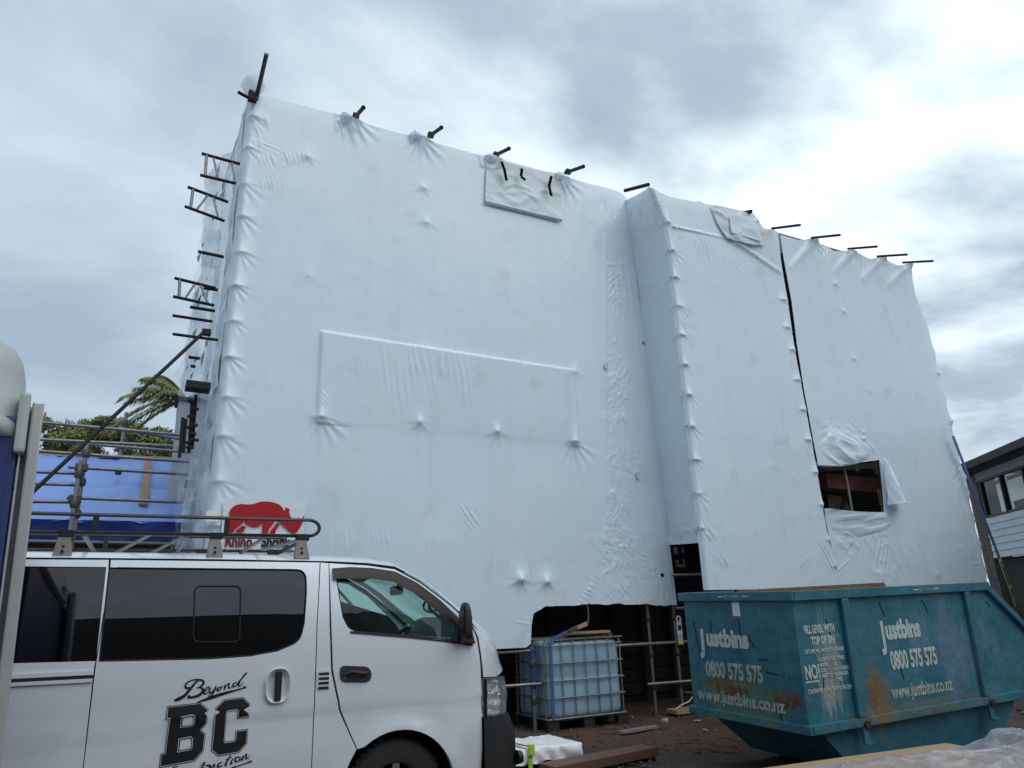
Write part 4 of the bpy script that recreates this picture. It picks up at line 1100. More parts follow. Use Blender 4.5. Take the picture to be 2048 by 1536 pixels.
# local x runs from the far corner toward the viewer along the wall, +y to the outside (left), wall plane y = 0
NHL = 8.0
MB().box(0.0, NHL, -6, -.12, 0, 2.32).build('lower_wall', MATS['room_dark'], nh)
for i in range(6):
    z = 2.33 + i * .148
    v = []
    for x in (0.0, NHL):
        v += [(x, 0.0 - .05, z), (x, 0.012, z), (x, -.006, z + .144), (x, -.05, z + .144)]
    MB().add(v, [(0, 1, 2, 3), (4, 7, 6, 5), (0, 4, 5, 1), (1, 5, 6, 2), (2, 6, 7, 3), (3, 7, 4, 0)]).build('weatherboard', MATS['board_white'], nh)
MB().box(0.0, NHL, -.14, -.055, 2.33, 3.2).build('upper_wall', MATS['room_dark'], nh)
MB().box(0.0, NHL, -4.0, -.14, 3.0, 3.18).build('floor', MATS['room_dark'], nh)
MB().box(0.0, NHL, -4.0, -3.9, 3.18, 4.6).build('room_back', MATS['room_dark'], nh)
x = .1
while x < NHL - .2:
    w = MB().box(x, x + .05, -.1, .02, 3.22, 4.06).build('window', MATS['frame_dark'], nh)
    MB().add([(x + .05, -.03, 3.26), (x + .95, -.03, 3.26), (x + .95, -.03, 4.02), (x + .05, -.03, 4.02)], [(0, 1, 2, 3)]).build('pane', MATS['window_glass'], w)
    MB().box(x + .05, x + .95, -.06, .015, 3.22, 3.26).build('sill', MATS['frame_dark'], w)
    MB().box(x + .05, x + .95, -.06, .015, 4.02, 4.06).build('head', MATS['frame_dark'], w)
    MB().box(x + .12, x + .90, -.11, -.09, 3.90, 3.98).build('blind', MATS['pale_wall'], w)
    x += .95
MB().box(0.0, NHL, -.1, .012, 4.07, 4.25).build('frieze', MATS['soffit'], nh)
MB().add([(-.4, .35, 4.26), (NHL, .35, 4.26), (NHL, -.1, 4.26), (-.4, -.1, 4.26)], [(0, 1, 2, 3)]).build('eave_lining', MATS['frame_dark'], nh)
MB().add([(-.45, .42, 4.28), (NHL, .42, 4.28), (NHL, .42, 4.44), (-.45, .42, 4.44), (-.45, -3, 5.6), (NHL, -3, 5.6), (NHL, -6, 4.28), (-.45, -6, 4.28)], [(0, 1, 2, 3), (3, 2, 5, 4), (4, 5, 6, 7), (0, 3, 4, 7), (0, 7, 6, 1)]).build('roof', MATS['roof_brown'], nh)
for i in range(5):
    MB().bar((-.46, .44 - i * .0, 4.29 + i * .03), (NHL, .44, 4.29 + i * .03), .012, .02).build('gutter_line', MATS['roof_brown'], nh)
# brick pier at the far corner
pier = MB().box(-.5, -.02, -.4, -.005, 0, 4.25).build('brick_pier', MATS['mortar'], nh)
zz = 1.9; k = 0
while zz < 4.2:
    for xx in (-.5, -.26):
        xo = xx + (.0 if k % 2 else -.02)
        MB().box(max(xo, -.505), min(xo + .225, -.025), -.10, .006, zz, zz + .068).build('brick', MATS['brick_tan'], pier)
    zz += .08; k += 1
bx_ = thing('cardboard_box', 'cardboard box behind the neighbour house window', 'box', (16.66, 8.85, 3.185), (0, 0, math.radians(54 - 180)), local=True)
bx_.scale = (1, -1, 1)
MB().box(-.35, .35, -.6, -.1, 0, .30).build('carton', MATS['cardboard'], bx_, bevel=.005)
MB().box(-.34, .34, -.36, -.34, .3, .305).build('flap_seam', MATS['tag_white'], bx_)

# blue and lime tie strap at the right end of the wrap
st = thing('tie_strap', 'blue and lime printed strap running down from the right end of the wrap', 'strap', (14.002,7.900,1.443))
mat('strap_blue', (0.07, 0.12, 0.30), 0.6); mat('strap_lime', (0.40, 0.43, 0.24), 0.7)
a, b, c = Vector((13.516,8.020,4.445)), Vector((14.061,8.000,2.175)), Vector((14.259,8.000,1.336))
MB().bar(a, b, .075, .008, up=(0, 1, 0)).build('blue_webbing', MATS['strap_blue'], st)
MB().bar(b, c, .10, .008, up=(0, 1, 0)).build('lime_webbing', MATS['strap_lime'], st)
dvec = (c - b).normalized()
upv = Vector((0, -1, 0)).cross(dvec)
text('S ANCHOR  ANCHOR  ANC', .085, MATS['black_print'], st, frame(b + dvec * .06 - upv * .03 + Vector((0, -.012, 0)), dvec, upv), bold=.002)

# parked car, mostly hidden behind the skip
pc = thing('parked_car', 'pale parked car just showing past the right end of the skip', 'car', (17.4, 6.75, 0), (0, 0, math.radians(-36)), local=True)
mat('car_white', (0.62, 0.64, 0.67), 0.3, 0.0, coat=.6)
mat('car_blue', (0.06, 0.08, 0.2), 0.3, 0.0)
prof = [(-2.1, .35), (-2.1, .8), (-1.95, .95), (-1.2, 1.02), (-.6, 1.42), (.7, 1.45), (1.4, 1.02), (2.0, .9), (2.15, .6), (2.1, .35)]
MB().prism(prof, -.82, .82).build('body', MATS['car_white'], pc, bevel=.05)
win = [(-1.0, 1.05), (-.55, 1.37), (.62, 1.40), (1.1, 1.05)]
for yy in (-.825, .81):
    MB().prism(win, yy, yy + .015).build('side_window', MATS['black'], pc)
    MB().box(-1.9, 2.0, yy, yy + .015, .62, .72).build('side_stripe', MATS['car_blue'], pc)
for wx in (-1.35, 1.35):
    for yy in (-.8, .62):
        w = MB().tube([(wx, yy, .31), (wx, yy + .18, .31)], .31, 20).build('wheel', MATS['rubber'], pc)
        MB().tube([(wx, yy - .004, .31), (wx, yy + .184, .31)], .2, 16).build('rim', MATS['aluminium'], w)

# ------------------------------------------------------------------ houses across the street (behind the camera, mirrored in the van glass)
mat('house_wall', (0.10, 0.075, 0.06), 0.85, 0, (0.08, 0.06, 0.05), 3, .4)
mat('roof_dark', (0.022, 0.022, 0.024), 0.8)


def back_house(x0, x1, y0, y1, eave, ridge, label):
    t = thing('street_house', label, 'house', ((x0 + x1) / 2, (y0 + y1) / 2, 0))
    MB().box(x0, x1, y0, y1, 0, eave).build('wall', MATS['house_wall'], t)
    ym = (y0 + y1) / 2
    v = [(x0 - .4, y1 + .5, eave - .1), (x1 + .4, y1 + .5, eave - .1), (x1 - 1.5, ym, ridge), (x0 + 1.5, ym, ridge), (x0 - .4, y0 - .5, eave - .1), (x1 + .4, y0 - .5, eave - .1)]
    rf = MB().add(v, [(0, 1, 2, 3), (4, 3, 2, 5), (0, 3, 4), (1, 5, 2), (0, 4, 5, 1)]).build('roof', MATS['roof_dark'], t)
    n = int((x1 - x0) / 2.4)
    for fl in range(1):
        for i in range(n):
            xx = x0 + 1.0 + i * 2.3; zz = 1.0 + fl * 2.6
            w = MB().box(xx, xx + 1.2, y1 - .02, y1 + .05, zz, zz + 1.2).build('window', MATS['board_white'], t)
            MB().box(xx + .08, xx + 1.12, y1 + .051, y1 + .06, zz + .08, zz + 1.12).build('pane', MATS['black'], w)


back_house(-15, 8.0, -12, -6.2, 2.9, 6.3, 'long brown bungalow with dark hipped roof across the street, behind the viewer')
back_house(10, 19, -11, -5.6, 2.9, 6.3, 'brown bungalow with taller dark roof across the street to the right, behind the viewer')

# ------------------------------------------------------------------ van
mat('paint', (0.76, 0.81, 0.865), 0.25, 0.16, (0.69, 0.735, 0.78), 1.6, 0.1, coat=1.0, spec=0.5, detail=8.0)
mat('gap_black', (0.008, 0.008, 0.009), 0.8)
mat('chrome', (0.7, 0.72, 0.74), 0.12, 1.0)
mat('visor_brown', (0.020, 0.015, 0.015), 0.3, spec=.25)
mat('interior_grey', (0.10, 0.105, 0.11), 0.8)
mat('interior_pale', (0.33, 0.35, 0.35), 0.8)
mat('seat_fabric', (0.06, 0.062, 0.065), 0.9)
mat('alloy', (0.55, 0.56, 0.57), 0.28, 0.9)
mat('lamp_silver', (0.85, 0.87, 0.88), 0.25, 0.6)
mat('rack_dark', (0.05, 0.05, 0.052), 0.4, 0.5, (0.035, 0.034, 0.034), 12, .4)
mat('rack_foot', (0.19, 0.19, 0.18), 0.5, 0.3, (0.13, 0.13, 0.12), 10, .4)
glass('door_glass', (0.72, 0.93, 0.86), 0.0, 1.52)
glass('screen_glass', (0.66, 0.90, 0.84), 0.0, 1.52)
glass('privacy_glass', (0.030, 0.030, 0.034), 0.0, 1.62)
glass('lamp_glass', (0.97, 0.98, 0.98), 0.0, 1.45, film=.15)
VY, VC = 5.2, 6.05                     # near side plane and centre line


def ysurf(x, z):
    t = 0.0
    if z > 1.12: t += .10 * ((z - 1.12) / .75) ** 1.6
    if x > 1.95: t += .16 * ((x - 1.95) / .62) ** 2.6
    if z < .8: t += .03 * ((.8 - z) / .5) ** 2
    crease = -0.010 * math.exp(-((z - (0.965 + .05 * math.sin((x - .2) * 1.5))) / .035) ** 2) + 0.006 * math.exp(-((z - 0.90) / .06) ** 2)
    if 1.2 < x < 2.3:                  # flare round the front wheel
        r = math.hypot(x - 1.71, z - .36)
        t -= .022 * math.exp(-((r - .44) / .06) ** 2)
    return VY + t + crease


def smooth_poly(pts, n=6, corner=None):
    """closed outline with rounded corners where radius is given as third entry"""
    out = []
    m = len(pts)
    for i in range(m):
        p = Vector(pts[i][:2]); r = pts[i][2] if len(pts[i]) > 2 else 0
        if not r: out.append(p); continue
        a = Vector(pts[i - 1][:2]); b = Vector(pts[(i + 1) % m][:2])
        da, db = (a - p), (b - p); ra = min(r, da.length * .48); rb = min(r, db.length * .48)
        s, e = p + da.normalized() * ra, p + db.normalized() * rb
        for k in range(n + 1):
            u = k / n
            out.append(s * (1 - u) ** 2 + p * 2 * u * (1 - u) + e * u * u)
    return [(q.x, q.y) for q in out]


def densify(poly, step):
    out = []
    for i in range(len(poly)):
        a = Vector(poly[i]); b = Vector(poly[(i + 1) % len(poly)]); k = max(1, int((b - a).length / step))
        for j in range(k): out.append(tuple(a.lerp(b, j / k)))
    return out


def panel_mesh(outline, holes, step, off=0.0, lip=0.012, round_=0.004):
    """triangulated body panel bent to the side surface, with turned-in edges"""
    loops = [densify(outline, step)] + [densify(h, step) for h in holes]
    verts, edges = [], []
    for lp in loops:
        b = len(verts); verts += [Vector(p) for p in lp]
        edges += [(b + i, b + (i + 1) % len(lp)) for i in range(len(lp))]
    xs = [p[0] for p in outline]; zs = [p[1] for p in outline]
    GX, GZ = np.meshgrid(np.arange(min(xs), max(xs), step), np.arange(min(zs), max(zs), step))
    m = inside(loops[0], GX, GZ)
    for h in loops[1:]: m &= ~inside(h, GX, GZ)
    allb = np.array([(v.x, v.y) for v in verts])
    for x, z in zip(GX[m], GZ[m]):
        if np.min((allb[:, 0] - x) ** 2 + (allb[:, 1] - z) ** 2) > (step * .5) ** 2: verts.append(Vector((x, z)))
    v2, _, f2, *_ = delaunay_2d_cdt(verts, edges, [], 0, 1e-5)
    faces = []
    for f in f2:
        cx = sum(v2[i].x for i in f) / 3; cz = sum(v2[i].y for i in f) / 3
        if inside(loops[0], cx, cz) and not any(inside(h, cx, cz) for h in loops[1:]): faces.append(tuple(f))
    P = [(p.x, ysurf(p.x, p.y) + off, p.y) for p in v2]
    # turned edges
    cnt = {}
    for f in faces:
        for i in range(3):
            e = (f[i], f[(i + 1) % 3]); k = tuple(sorted(e)); cnt.setdefault(k, []).append(e)
    bd = [e[0] for e in cnt.values() if len(e) == 1]
    mp = {}
    for a, b in bd:
        for i in (a, b):
            if i not in mp:
                mp[i] = len(P); p = P[i]; P.append((p[0], p[1] + lip, p[2]))
    lipf = [(b, a, mp[a], mp[b]) for a, b in bd]
    return P, faces, lipf


def panel(name, m, parent, outline, holes=(), step=.06, off=0.0, lip=0.015, far=True):
    P, f, l = panel_mesh(outline, list(holes), step, off, lip)
    b = MB(); b.add(P, f, True); b.add(P, l, False)
    o = b.build(name, MATS[m], parent)
    if far:
        b = MB(); Q = [(p[0], 2 * VC - p[1], p[2]) for p in P]
        b.add(Q, f, True); b.add(Q, l, False)
        o2 = b.build(name, MATS[m], parent)
        return o, o2
    return o


van = thing('van', 'silver delivery van with roof rack and black lettering in the foreground', 'van', (0.3, VC, 0))
wn_ = lambda pts: smooth_poly(pts)
swin = smooth_poly([(-0.185,1.887), ((1.039,1.869)[0], (1.039,1.869)[1], .07), (1.045,1.712), (1.036,1.514), ((1.010,1.393)[0], (1.010,1.393)[1], .06), (0.866,1.340), (0.694,1.318), (0.452,1.314), (-0.168,1.334)])
rwin = smooth_poly([(-1.75, 1.91, .08), (-0.200,1.890), (-0.184,1.337), (-1.75, 1.380, .08)])
dwin = smooth_poly([((1.241,1.872)[0], (1.241,1.872)[1], .04), (1.501,1.864), (1.728,1.826), (1.918,1.715), (2.109,1.548), (2.213,1.441), ((2.290,1.316)[0], (2.290,1.316)[1], .03), (2.118,1.349), (1.788,1.395), ((1.350,1.443)[0], (1.350,1.443)[1], .09), (1.300,1.538), (1.272,1.691)])
arch = [(1.71 + .415 * math.cos(a), .375 + .415 * math.sin(a)) for a in np.linspace(math.pi * .97, math.pi * .03, 22)]
archR = [(-.845 + .40 * math.cos(a), .375 + .40 * math.sin(a)) for a in np.linspace(math.pi * .97, math.pi * .03, 18)]
ztop = lambda x: float(np.interp(x, [-2.1, -.19, 1.17], [1.945, 1.935, 1.917]))
# rear quarter, sliding door, pillar, front door and wing
panel('rear_quarter_panel', 'paint', van, [(-2.1, .40), (-1.26, .40)] + archR + [(-.43, .40), (-.185, .40), (-0.178,0.779), (-0.189,1.293), (-0.184,1.399), (-0.179,1.749), (-.192, ztop(-.19)), (-2.1, 1.945)], [rwin])
sd_, sd2 = panel('sliding_door', 'paint', van, [(-.172, .40), (1.117, .40), (1.121,0.622), (1.117,1.177), (1.118,1.495), (1.135, 1.918), (-.180, ztop(-.18)), (-0.173,1.749), (-0.179,1.399), (-0.181,1.293), (-0.173,0.779)], [swin])
panel('door_pillar', 'paint', van, [(1.124, .40), (1.31, .40), arch[0], (1.333, .55), (1.365, .62), (1.41, .70), (1.288,0.944), (1.223,1.201), (1.207,1.491), (1.198, 1.913), (1.142, 1.918), (1.124,1.494), (1.124,1.176), (1.127,0.622)])
farch = [p for p in arch if p[1] > .70 or p[0] > 1.7]
dr, dr2 = panel('front_door', 'paint', van, [(1.203, 1.913), (1.483,1.896), (1.692,1.867), (1.882,1.766), (2.113,1.598), (2.291,1.448), (2.331,1.360), (2.354,1.200), (2.359,1.059), (2.359,0.840), (2.362, .60), (2.352, .45), (2.15, .40)] + farch[::-1] + [(1.418, .70), (1.301,0.946), (1.237,1.201), (1.220,1.491)], [dwin], lip=.04)
panel('sill', 'plastic_black', van, [(-.42, .30), (1.28, .30), (1.30, .392), (-.43, .392)], off=.02)
panel('front_corner_panel', 'paint', van, [(2.300,1.452), (2.358,1.399), (2.439,1.319), (2.487,1.233), (2.510,1.134), (2.531,1.068), (2.384,1.078), (2.374,1.198), (2.350,1.360)], step=.03)
# dark shell behind the panel gaps
def shell(sgn):
    b = MB(); Y = lambda y: y if sgn > 0 else 2 * VC - y
    for x0, x1 in ((-.21, -.15), (1.09, 1.16)):
        b.add([(x0, Y(ysurf(x0, z) + .022), z) for z in np.linspace(.35, 1.93, 12)] + [(x1, Y(ysurf(x1, z) + .022), z) for z in np.linspace(.35, 1.93, 12)], [(i, i + 1, i + 13, i + 12) for i in range(11)])
    gap = [(1.2, 1.93), (1.210,1.491), (1.230,1.201), (1.294,0.947), (1.41, .70)]
    for (a, c), (d, e) in zip(gap, gap[1:]):
        b.add([(a - .03, Y(ysurf(a, c) + .024), c), (a + .03, Y(ysurf(a, c) + .024), c), (d + .03, Y(ysurf(d, e) + .024), e), (d - .03, Y(ysurf(d, e) + .024), e)], [(0, 1, 2, 3)])
    top = [(-2.1, 1.945), (-.19, 1.935), (1.2, 1.915), (1.483,1.896), (1.692,1.867), (1.882,1.766), (2.113,1.598), (2.291,1.448), (2.331,1.360), (2.359,1.199), (2.364,1.059)]
    for (a, c), (d, e) in zip(top, top[1:]):
        n = Vector((-(e - c), d - a)).normalized() * .014
        b.add([(a - n.x, Y(ysurf(a, c) + .018), c - n.y), (a + n.x, Y(ysurf(a, c) + .018), c + n.y), (d + n.x, Y(ysurf(d, e) + .018), e + n.y), (d - n.x, Y(ysurf(d, e) + .018), e - n.y)], [(0, 1, 2, 3)])
    b.build('shut_line', MATS['gap_black'], van)


shell(1); shell(-1)
# glass
for nm, poly, m, par in (('side_window', swin, 'privacy_glass', sd_), ('rear_window', rwin, 'privacy_glass', van), ('door_window', dwin, 'door_glass', dr)):
    panel(nm, m, par, poly, (), step=.15, off=.012 if nm != 'door_window' else .02, lip=0.004)
# seals round the glass
for poly, par in ((swin, sd_), (dwin, dr)):
    MB().tube([(x, ysurf(x, z) + .006, z) for x, z in densify(poly, .05)], .007, 6, close=True).build('window_seal', MATS['gap_black'], par)
# small sliding pane outline in the privacy glass
slp = smooth_poly([((0.326,1.766)[0], (0.326,1.766)[1], .04), ((0.611,1.762)[0], (0.611,1.762)[1], .04), ((0.623,1.407)[0], (0.623,1.407)[1], .04), ((0.343,1.420)[0], (0.343,1.420)[1], .04)])
MB().tube([(x, ysurf(x, z) + .008, z) for x, z in densify(slp, .05)], .005, 6, close=True).build('sliding_pane_frame', MATS['gap_black'], sd_)
# weather visor over the door window
vis = [(1.223,1.876), (1.353,1.886), (1.520,1.878), (1.691,1.852), (1.862,1.766), (2.033,1.640), (2.171,1.517), (2.240,1.447)]
vis2 = [(1.229,1.802), (1.352,1.801), (1.518,1.799), (1.668,1.776), (1.819,1.695), (1.981,1.569), (2.104,1.466), (2.207,1.412)]
b = MB(); A = [(x, ysurf(x, z) - .004, z) for x, z in vis]; Bm = [((x + p) / 2, ysurf(x, z) - .035, (z + q) / 2 + .005) for (x, z), (p, q) in zip(vis, vis2)]; Cc = [(x, ysurf(x, z) - .03, z) for x, z in vis2]
b.grid([A, Bm, Cc]); b.build('weather_visor', MATS['visor_brown'], dr)
# door handle in black recess
hp = smooth_poly([((1.280,1.226)[0], (1.280,1.226)[1], .04), ((1.500,1.207)[0], (1.500,1.207)[1], .06), ((1.506,1.104)[0], (1.506,1.104)[1], .06), ((1.287,1.122)[0], (1.287,1.122)[1], .04)])
panel('handle_plate', 'plastic_black', dr, hp, step=.03, off=-.006, far=False)
pa = (1.319,1.183); pb = (1.476,1.167)
MB().tube([(pa[0], ysurf(*pa) - .012, pa[1] - .02), (pa[0] + .04, ysurf(*pa) - .035, pa[1]), (pb[0] - .04, ysurf(*pb) - .035, pb[1]), (pb[0], ysurf(*pb) - .012, pb[1])], .013, 8).build('handle', MATS['black'], dr)
MB().tube([(pa[0] - .005, ysurf(*pa) - .006, pa[1] - .04), (pa[0] - .005, ysurf(*pa) - .012, pa[1] - .04)], .012, 10).build('lock', MATS['chrome'], dr)
# sliding door handle: oval dish with black grip
cxh, czh = (0.877,1.131); ring = []
dish = MB(); th = np.linspace(0, 2 * np.pi, 33)
rows = []
for rr_, dy in ((1.0, -.004), (.96, -.008), (.9, .0), (.75, .018), (.45, .030), (.02, .032)):
    row = []
    for a in th:
        ca, sa = math.cos(a), math.sin(a)
        x = cxh + .078 * rr_ * math.copysign(abs(ca) ** .75, ca); z = czh + .108 * rr_ * math.copysign(abs(sa) ** .75, sa)
        row.append((x, ysurf(cxh, czh) + dy - .024, z))
    rows.append(row)
dish.grid(rows); dish.build('handle_dish', MATS['paint'], sd_)
MB().box(cxh - .022, cxh + .022, ysurf(cxh, czh) - .040, ysurf(cxh, czh) - .018, czh - .092, czh + .09).build('grip', MATS['black'], sd_, bevel=.008)
# louvres behind the door
p0, p1 = (1.129,1.207), (1.208,1.084)
lv = smooth_poly([(p0[0], p0[1], .02), (p1[0] + .005, p0[1] + .005, .01), (p1[0] + .012, p1[1], .01), (p0[0], p1[1], .02)])
lo_ = panel('louvre', 'paint', van, lv, step=.03, off=-.005, far=False)
for i in range(4):
    z = p0[1] - .022 - i * .029
    MB().box(p0[0] + .012, p1[0] + .002, ysurf(p0[0], z) - .008, ysurf(p0[0], z) - .004, z - .012, z + .004).build('slot', MATS['gap_black'], lo_)
# belt mouldings of the rear quarter
for za, zb_, m in ((1.262, 1.285, 'paint'), (1.244, 1.258, 'gap_black'), (1.222, 1.242, 'paint')):
    z0 = (za + zb_) / 2
    MB().add([(-2.05, ysurf(-1, za) - .012, za + .02), (-2.05, ysurf(-1, zb_) - .012, zb_ + .02), (-.188, ysurf(-.2, zb_) - .012, zb_), (-.188, ysurf(-.2, za) - .012, za),
              (-2.05, ysurf(-1, za) + .01, za + .02), (-2.05, ysurf(-1, zb_) + .01, zb_ + .02), (-.188, ysurf(-.2, zb_) + .01, zb_), (-.188, ysurf(-.2, za) + .01, za)],
             [(0, 1, 2, 3), (0, 4, 5, 1), (2, 6, 7, 3), (1, 5, 6, 2), (0, 3, 7, 4)]).build('rail_moulding', MATS[m], van)

# roof, screen pillars, screen, bonnet and nose as one lofted skin cut into parts
prof = [(-2.12, 1.948), (-1.2, 1.952), (-.2, 1.947), (.5, 1.94), (1.2, 1.928), (1.484,1.915), (1.693,1.889), (1.883,1.792), (1.998,1.713), (2.122,1.612), (2.215,1.530), (2.306,1.462), (2.358,1.399), (2.439,1.319), (2.487,1.233), (2.510,1.134), (2.537,1.071), (2.575, .92), (2.59, .80)]
PR = []
for (a, c), (d, e) in zip(prof, prof[1:]):
    for k in range(4): PR.append((a + (d - a) * k / 4, c + (e - c) * k / 4))
PR.append(prof[-1])
PRn = []
for i in range(len(PR)):
    a = PR[max(i - 2, 0)]; c = PR[min(i + 2, len(PR) - 1)]
    PRn.append(Vector((-(c[1] - a[1]), c[0] - a[0])).normalized())


def skin(i, v):
    """profile index i, v from -1 (near side) to 1 (far side)"""
    x, z = PR[i]; n = PRn[i]
    ye = ysurf(x, z) + .002
    hw = VC - ye
    u = abs(v); s = (1 - u ** 5)
    rise = np.interp(i, [0, 20, 28, 46, 56, len(PR) - 1], [.055, .055, .05, .10, .13, .15])
    r = rise * (1 - (1 - min(1, (1 - u) / .35)) ** 2.2) 
    return (x + n.x * r, VC + hw * math.copysign(1 - (1 - u) , v), z + n.y * r)


def loft(name, i0, i1, va, vb, m, parent, nv=28, off=0.0):
    rows = []
    for i in range(i0, i1 + 1):
        rows.append([skin(i, v) for v in np.linspace(va, vb, nv)])
    P = np.array(rows)
    if off:
        P[..., 2] -= off
    return MB().grid(P).build(name, MATS[m], parent)


vs_ = 1 - np.cos(np.linspace(0, np.pi / 2, 3))
iA, iB, iC = 27, 45, 64            # header, screen foot, bonnet lip
loft('roof', 0, iA, -1, 1, 'paint', van, 60)
loft('screen_pillar', iA, iB, -1, -.90, 'paint', van, 8)
loft('screen_pillar', iA, iB, .90, 1, 'paint', van, 8)
loft('windscreen', iA, iB, -.90, .90, 'screen_glass', van, 40)
loft('bonnet', iB, iC, -1, 1, 'paint', van, 60)
nb = loft('grille', iC, len(PR) - 4, -.62, .62, 'plastic_black', van, 30)
for k in (iC + 2, iC + 4):
    MB().tube([tuple(Vector(skin(min(k, len(PR) - 1), v)) + Vector((.012, 0, 0))) for v in np.linspace(-.6, .6, 20)], .014, 6).build('grille_bar', MATS['chrome'], nb)
# headlamps at the nose corners
for sg in (-1, 1):
    rows = []
    for z in np.linspace(1.064, .80, 14):
        row = []
        for k in np.linspace(0, 1, 16):
            x = 2.376 + (2.60 + .02 * math.sin((1.064 - z) / .264 * math.pi) - 2.376) * min(1, k * 1.35)
            y = ysurf(min(x, 2.56), z) - .004 + max(0, k - .74) * 1.35
            zz_ = z - .035 * k * (1 if z < .9 else .3)
            row.append((x + .09 * max(0, k - .74), y if sg < 0 else 2 * VC - y, zz_))
        rows.append(row)
    R_ = np.array(rows)
    hl = MB().grid(R_).build('headlamp', MATS['lamp_glass'], van)
    inn = R_.copy(); inn[..., 0] -= .035; inn[..., 1] += .05 * (1 if sg < 0 else -1)
    inn = inn.repeat(3, 0).repeat(3, 1)
    ii, jj = np.meshgrid(range(inn.shape[0]), range(inn.shape[1]), indexing='ij')
    inn[..., 1] += (.014 * np.sin(ii * .62 + .03 * jj) + .006 * np.sin(jj * .22 + ii * .05)) * (1 if sg < 0 else -1)
    MB().grid(inn).build('reflector', MATS['lamp_silver'], hl)
    f = [(R_[0, 0] + (0, 0, 0)), R_[0, -1], R_[-1, -1], R_[-1, 0]]
    MB().tube([R_[0, j] for j in range(16)] + [R_[-1, j] for j in range(15, -1, -1)], .006, 6, close=True).build('lamp_rim', MATS['interior_grey'], hl)
    e0 = [tuple(R_[i, 0] + np.array((.016, -.003 * sg * -1, 0))) for i in range(14)]
    MB().tube(e0, .014, 6).build('lamp_edge', MATS['visor_brown'], hl)
# bumper
rows = []
for z in np.linspace(.81, .28, 16):
    bul = .055 * math.sin(min(1, (.81 - z) / .2) * math.pi / 2) - .05 * max(0, (.42 - z) / .14) ** 2
    row = []
    for v in np.linspace(-1, 1, 41):
        u = abs(v)
        x = 2.60 + bul + .10 * (1 - u ** 2.2)
        row.append((x - .10 * max(0, (u - .86) / .14) ** 2.2, VC + v * .80, z))
    row = [(2.368, VY + .03, z)] + [(2.368 + .20 * k, VY + .012 + .03 * k ** 2, z) for k in (.3, .7)] + row + [(2.368 + .20 * k, 2 * VC - VY - .012 - .03 * k ** 2, z) for k in (.7, .3)] + [(2.368, 2 * VC - VY - .03, z)]
    rows.append(row)
bp = MB().grid(rows).build('front_bumper', MATS['plastic_black'], van)
MB().tube([(2.66, VY + .10, .50), (2.70, VY + .10, .50)], [.05, .042], 14).build('fog_lamp', MATS['black'], bp)
# rear end
MB().add([(-2.1, VY + .03, .35), (-2.1, 2 * VC - VY - .03, .35), (-2.12, 2 * VC - VY - .12, 1.95), (-2.12, VY + .12, 1.95)], [(0, 1, 2, 3)]).build('tailgate', MATS['paint'], van)
# wheels
for wx in (1.71, -.845):
    for sg in (1, -1):
        Y = lambda y: y if sg > 0 else 2 * VC - y
        w = MB()
        pr = [(.20, .0), (.30, -.005), (.335, .012), (.348, .045), (.348, .16), (.335, .19), (.20, .20)]
        th = np.linspace(0, 2 * np.pi, 49)
        P = [[(wx + r * math.cos(a), Y(VY + .055 + d), .380 + r * math.sin(a)) for a in th] for r, d in pr]
        wo = MB().grid(P).build('wheel', MATS['rubber'], van)
        tr = MB()
        for k in range(44):
            a = 2 * math.pi * k / 44
            c_, s_ = math.cos(a), math.sin(a)
            for dy in (.055, .125):
                tr.bar((wx + .347 * c_, Y(VY + .055 + dy - .025), .380 + .347 * s_), (wx + .347 * math.cos(a + .05), Y(VY + .055 + dy + .025), .380 + .347 * math.sin(a + .05)), .028, .012, up=(c_, 0, s_))
        tr.build('tread', MATS['rubber'], wo)
        rim = MB()
        rim.grid([[(wx + r * math.cos(a), Y(VY + .055 + d), .380 + r * math.sin(a)) for a in th] for r, d in ((.205, -.002), (.195, .012), (.185, .05), (.18, .12))])
        for k in range(6):
            a = 2 * math.pi * k / 6 + .52
            rim.bar((wx + .03 * math.cos(a), Y(VY + .075), .380 + .03 * math.sin(a)), (wx + .19 * math.cos(a), Y(VY + .068), .380 + .19 * math.sin(a)), .05, .02, up=(0, 1, 0))
        rim.tube([(wx, Y(VY + .06), .380), (wx, Y(VY + .1), .380)], .05, 16)
        rim.build('rim', MATS['alloy'], wo)
    # wheel well
    th = np.linspace(-.25, math.pi + .25, 30)
    for y0, y1 in ((VY + .01, VY + .45), (2 * VC - VY - .45, 2 * VC - VY - .01)):
        MB().grid([[(wx + .418 * math.cos(a), y, .375 + .418 * math.sin(a)) for a in th] for y in (y0, y1)]).build('wheel_well', MATS['gap_black'], van)
        ym = y1 if y0 < VC else y0
        MB().add([(wx + .42 * math.cos(a), ym, .375 + .42 * math.sin(a)) for a in th], [tuple(range(30))]).build('well_back', MATS['gap_black'], van)
MB().box(-2.0, 2.3, VY + .3, 2 * VC - VY - .3, .28, .36).build('underbody', MATS['gap_black'], van)
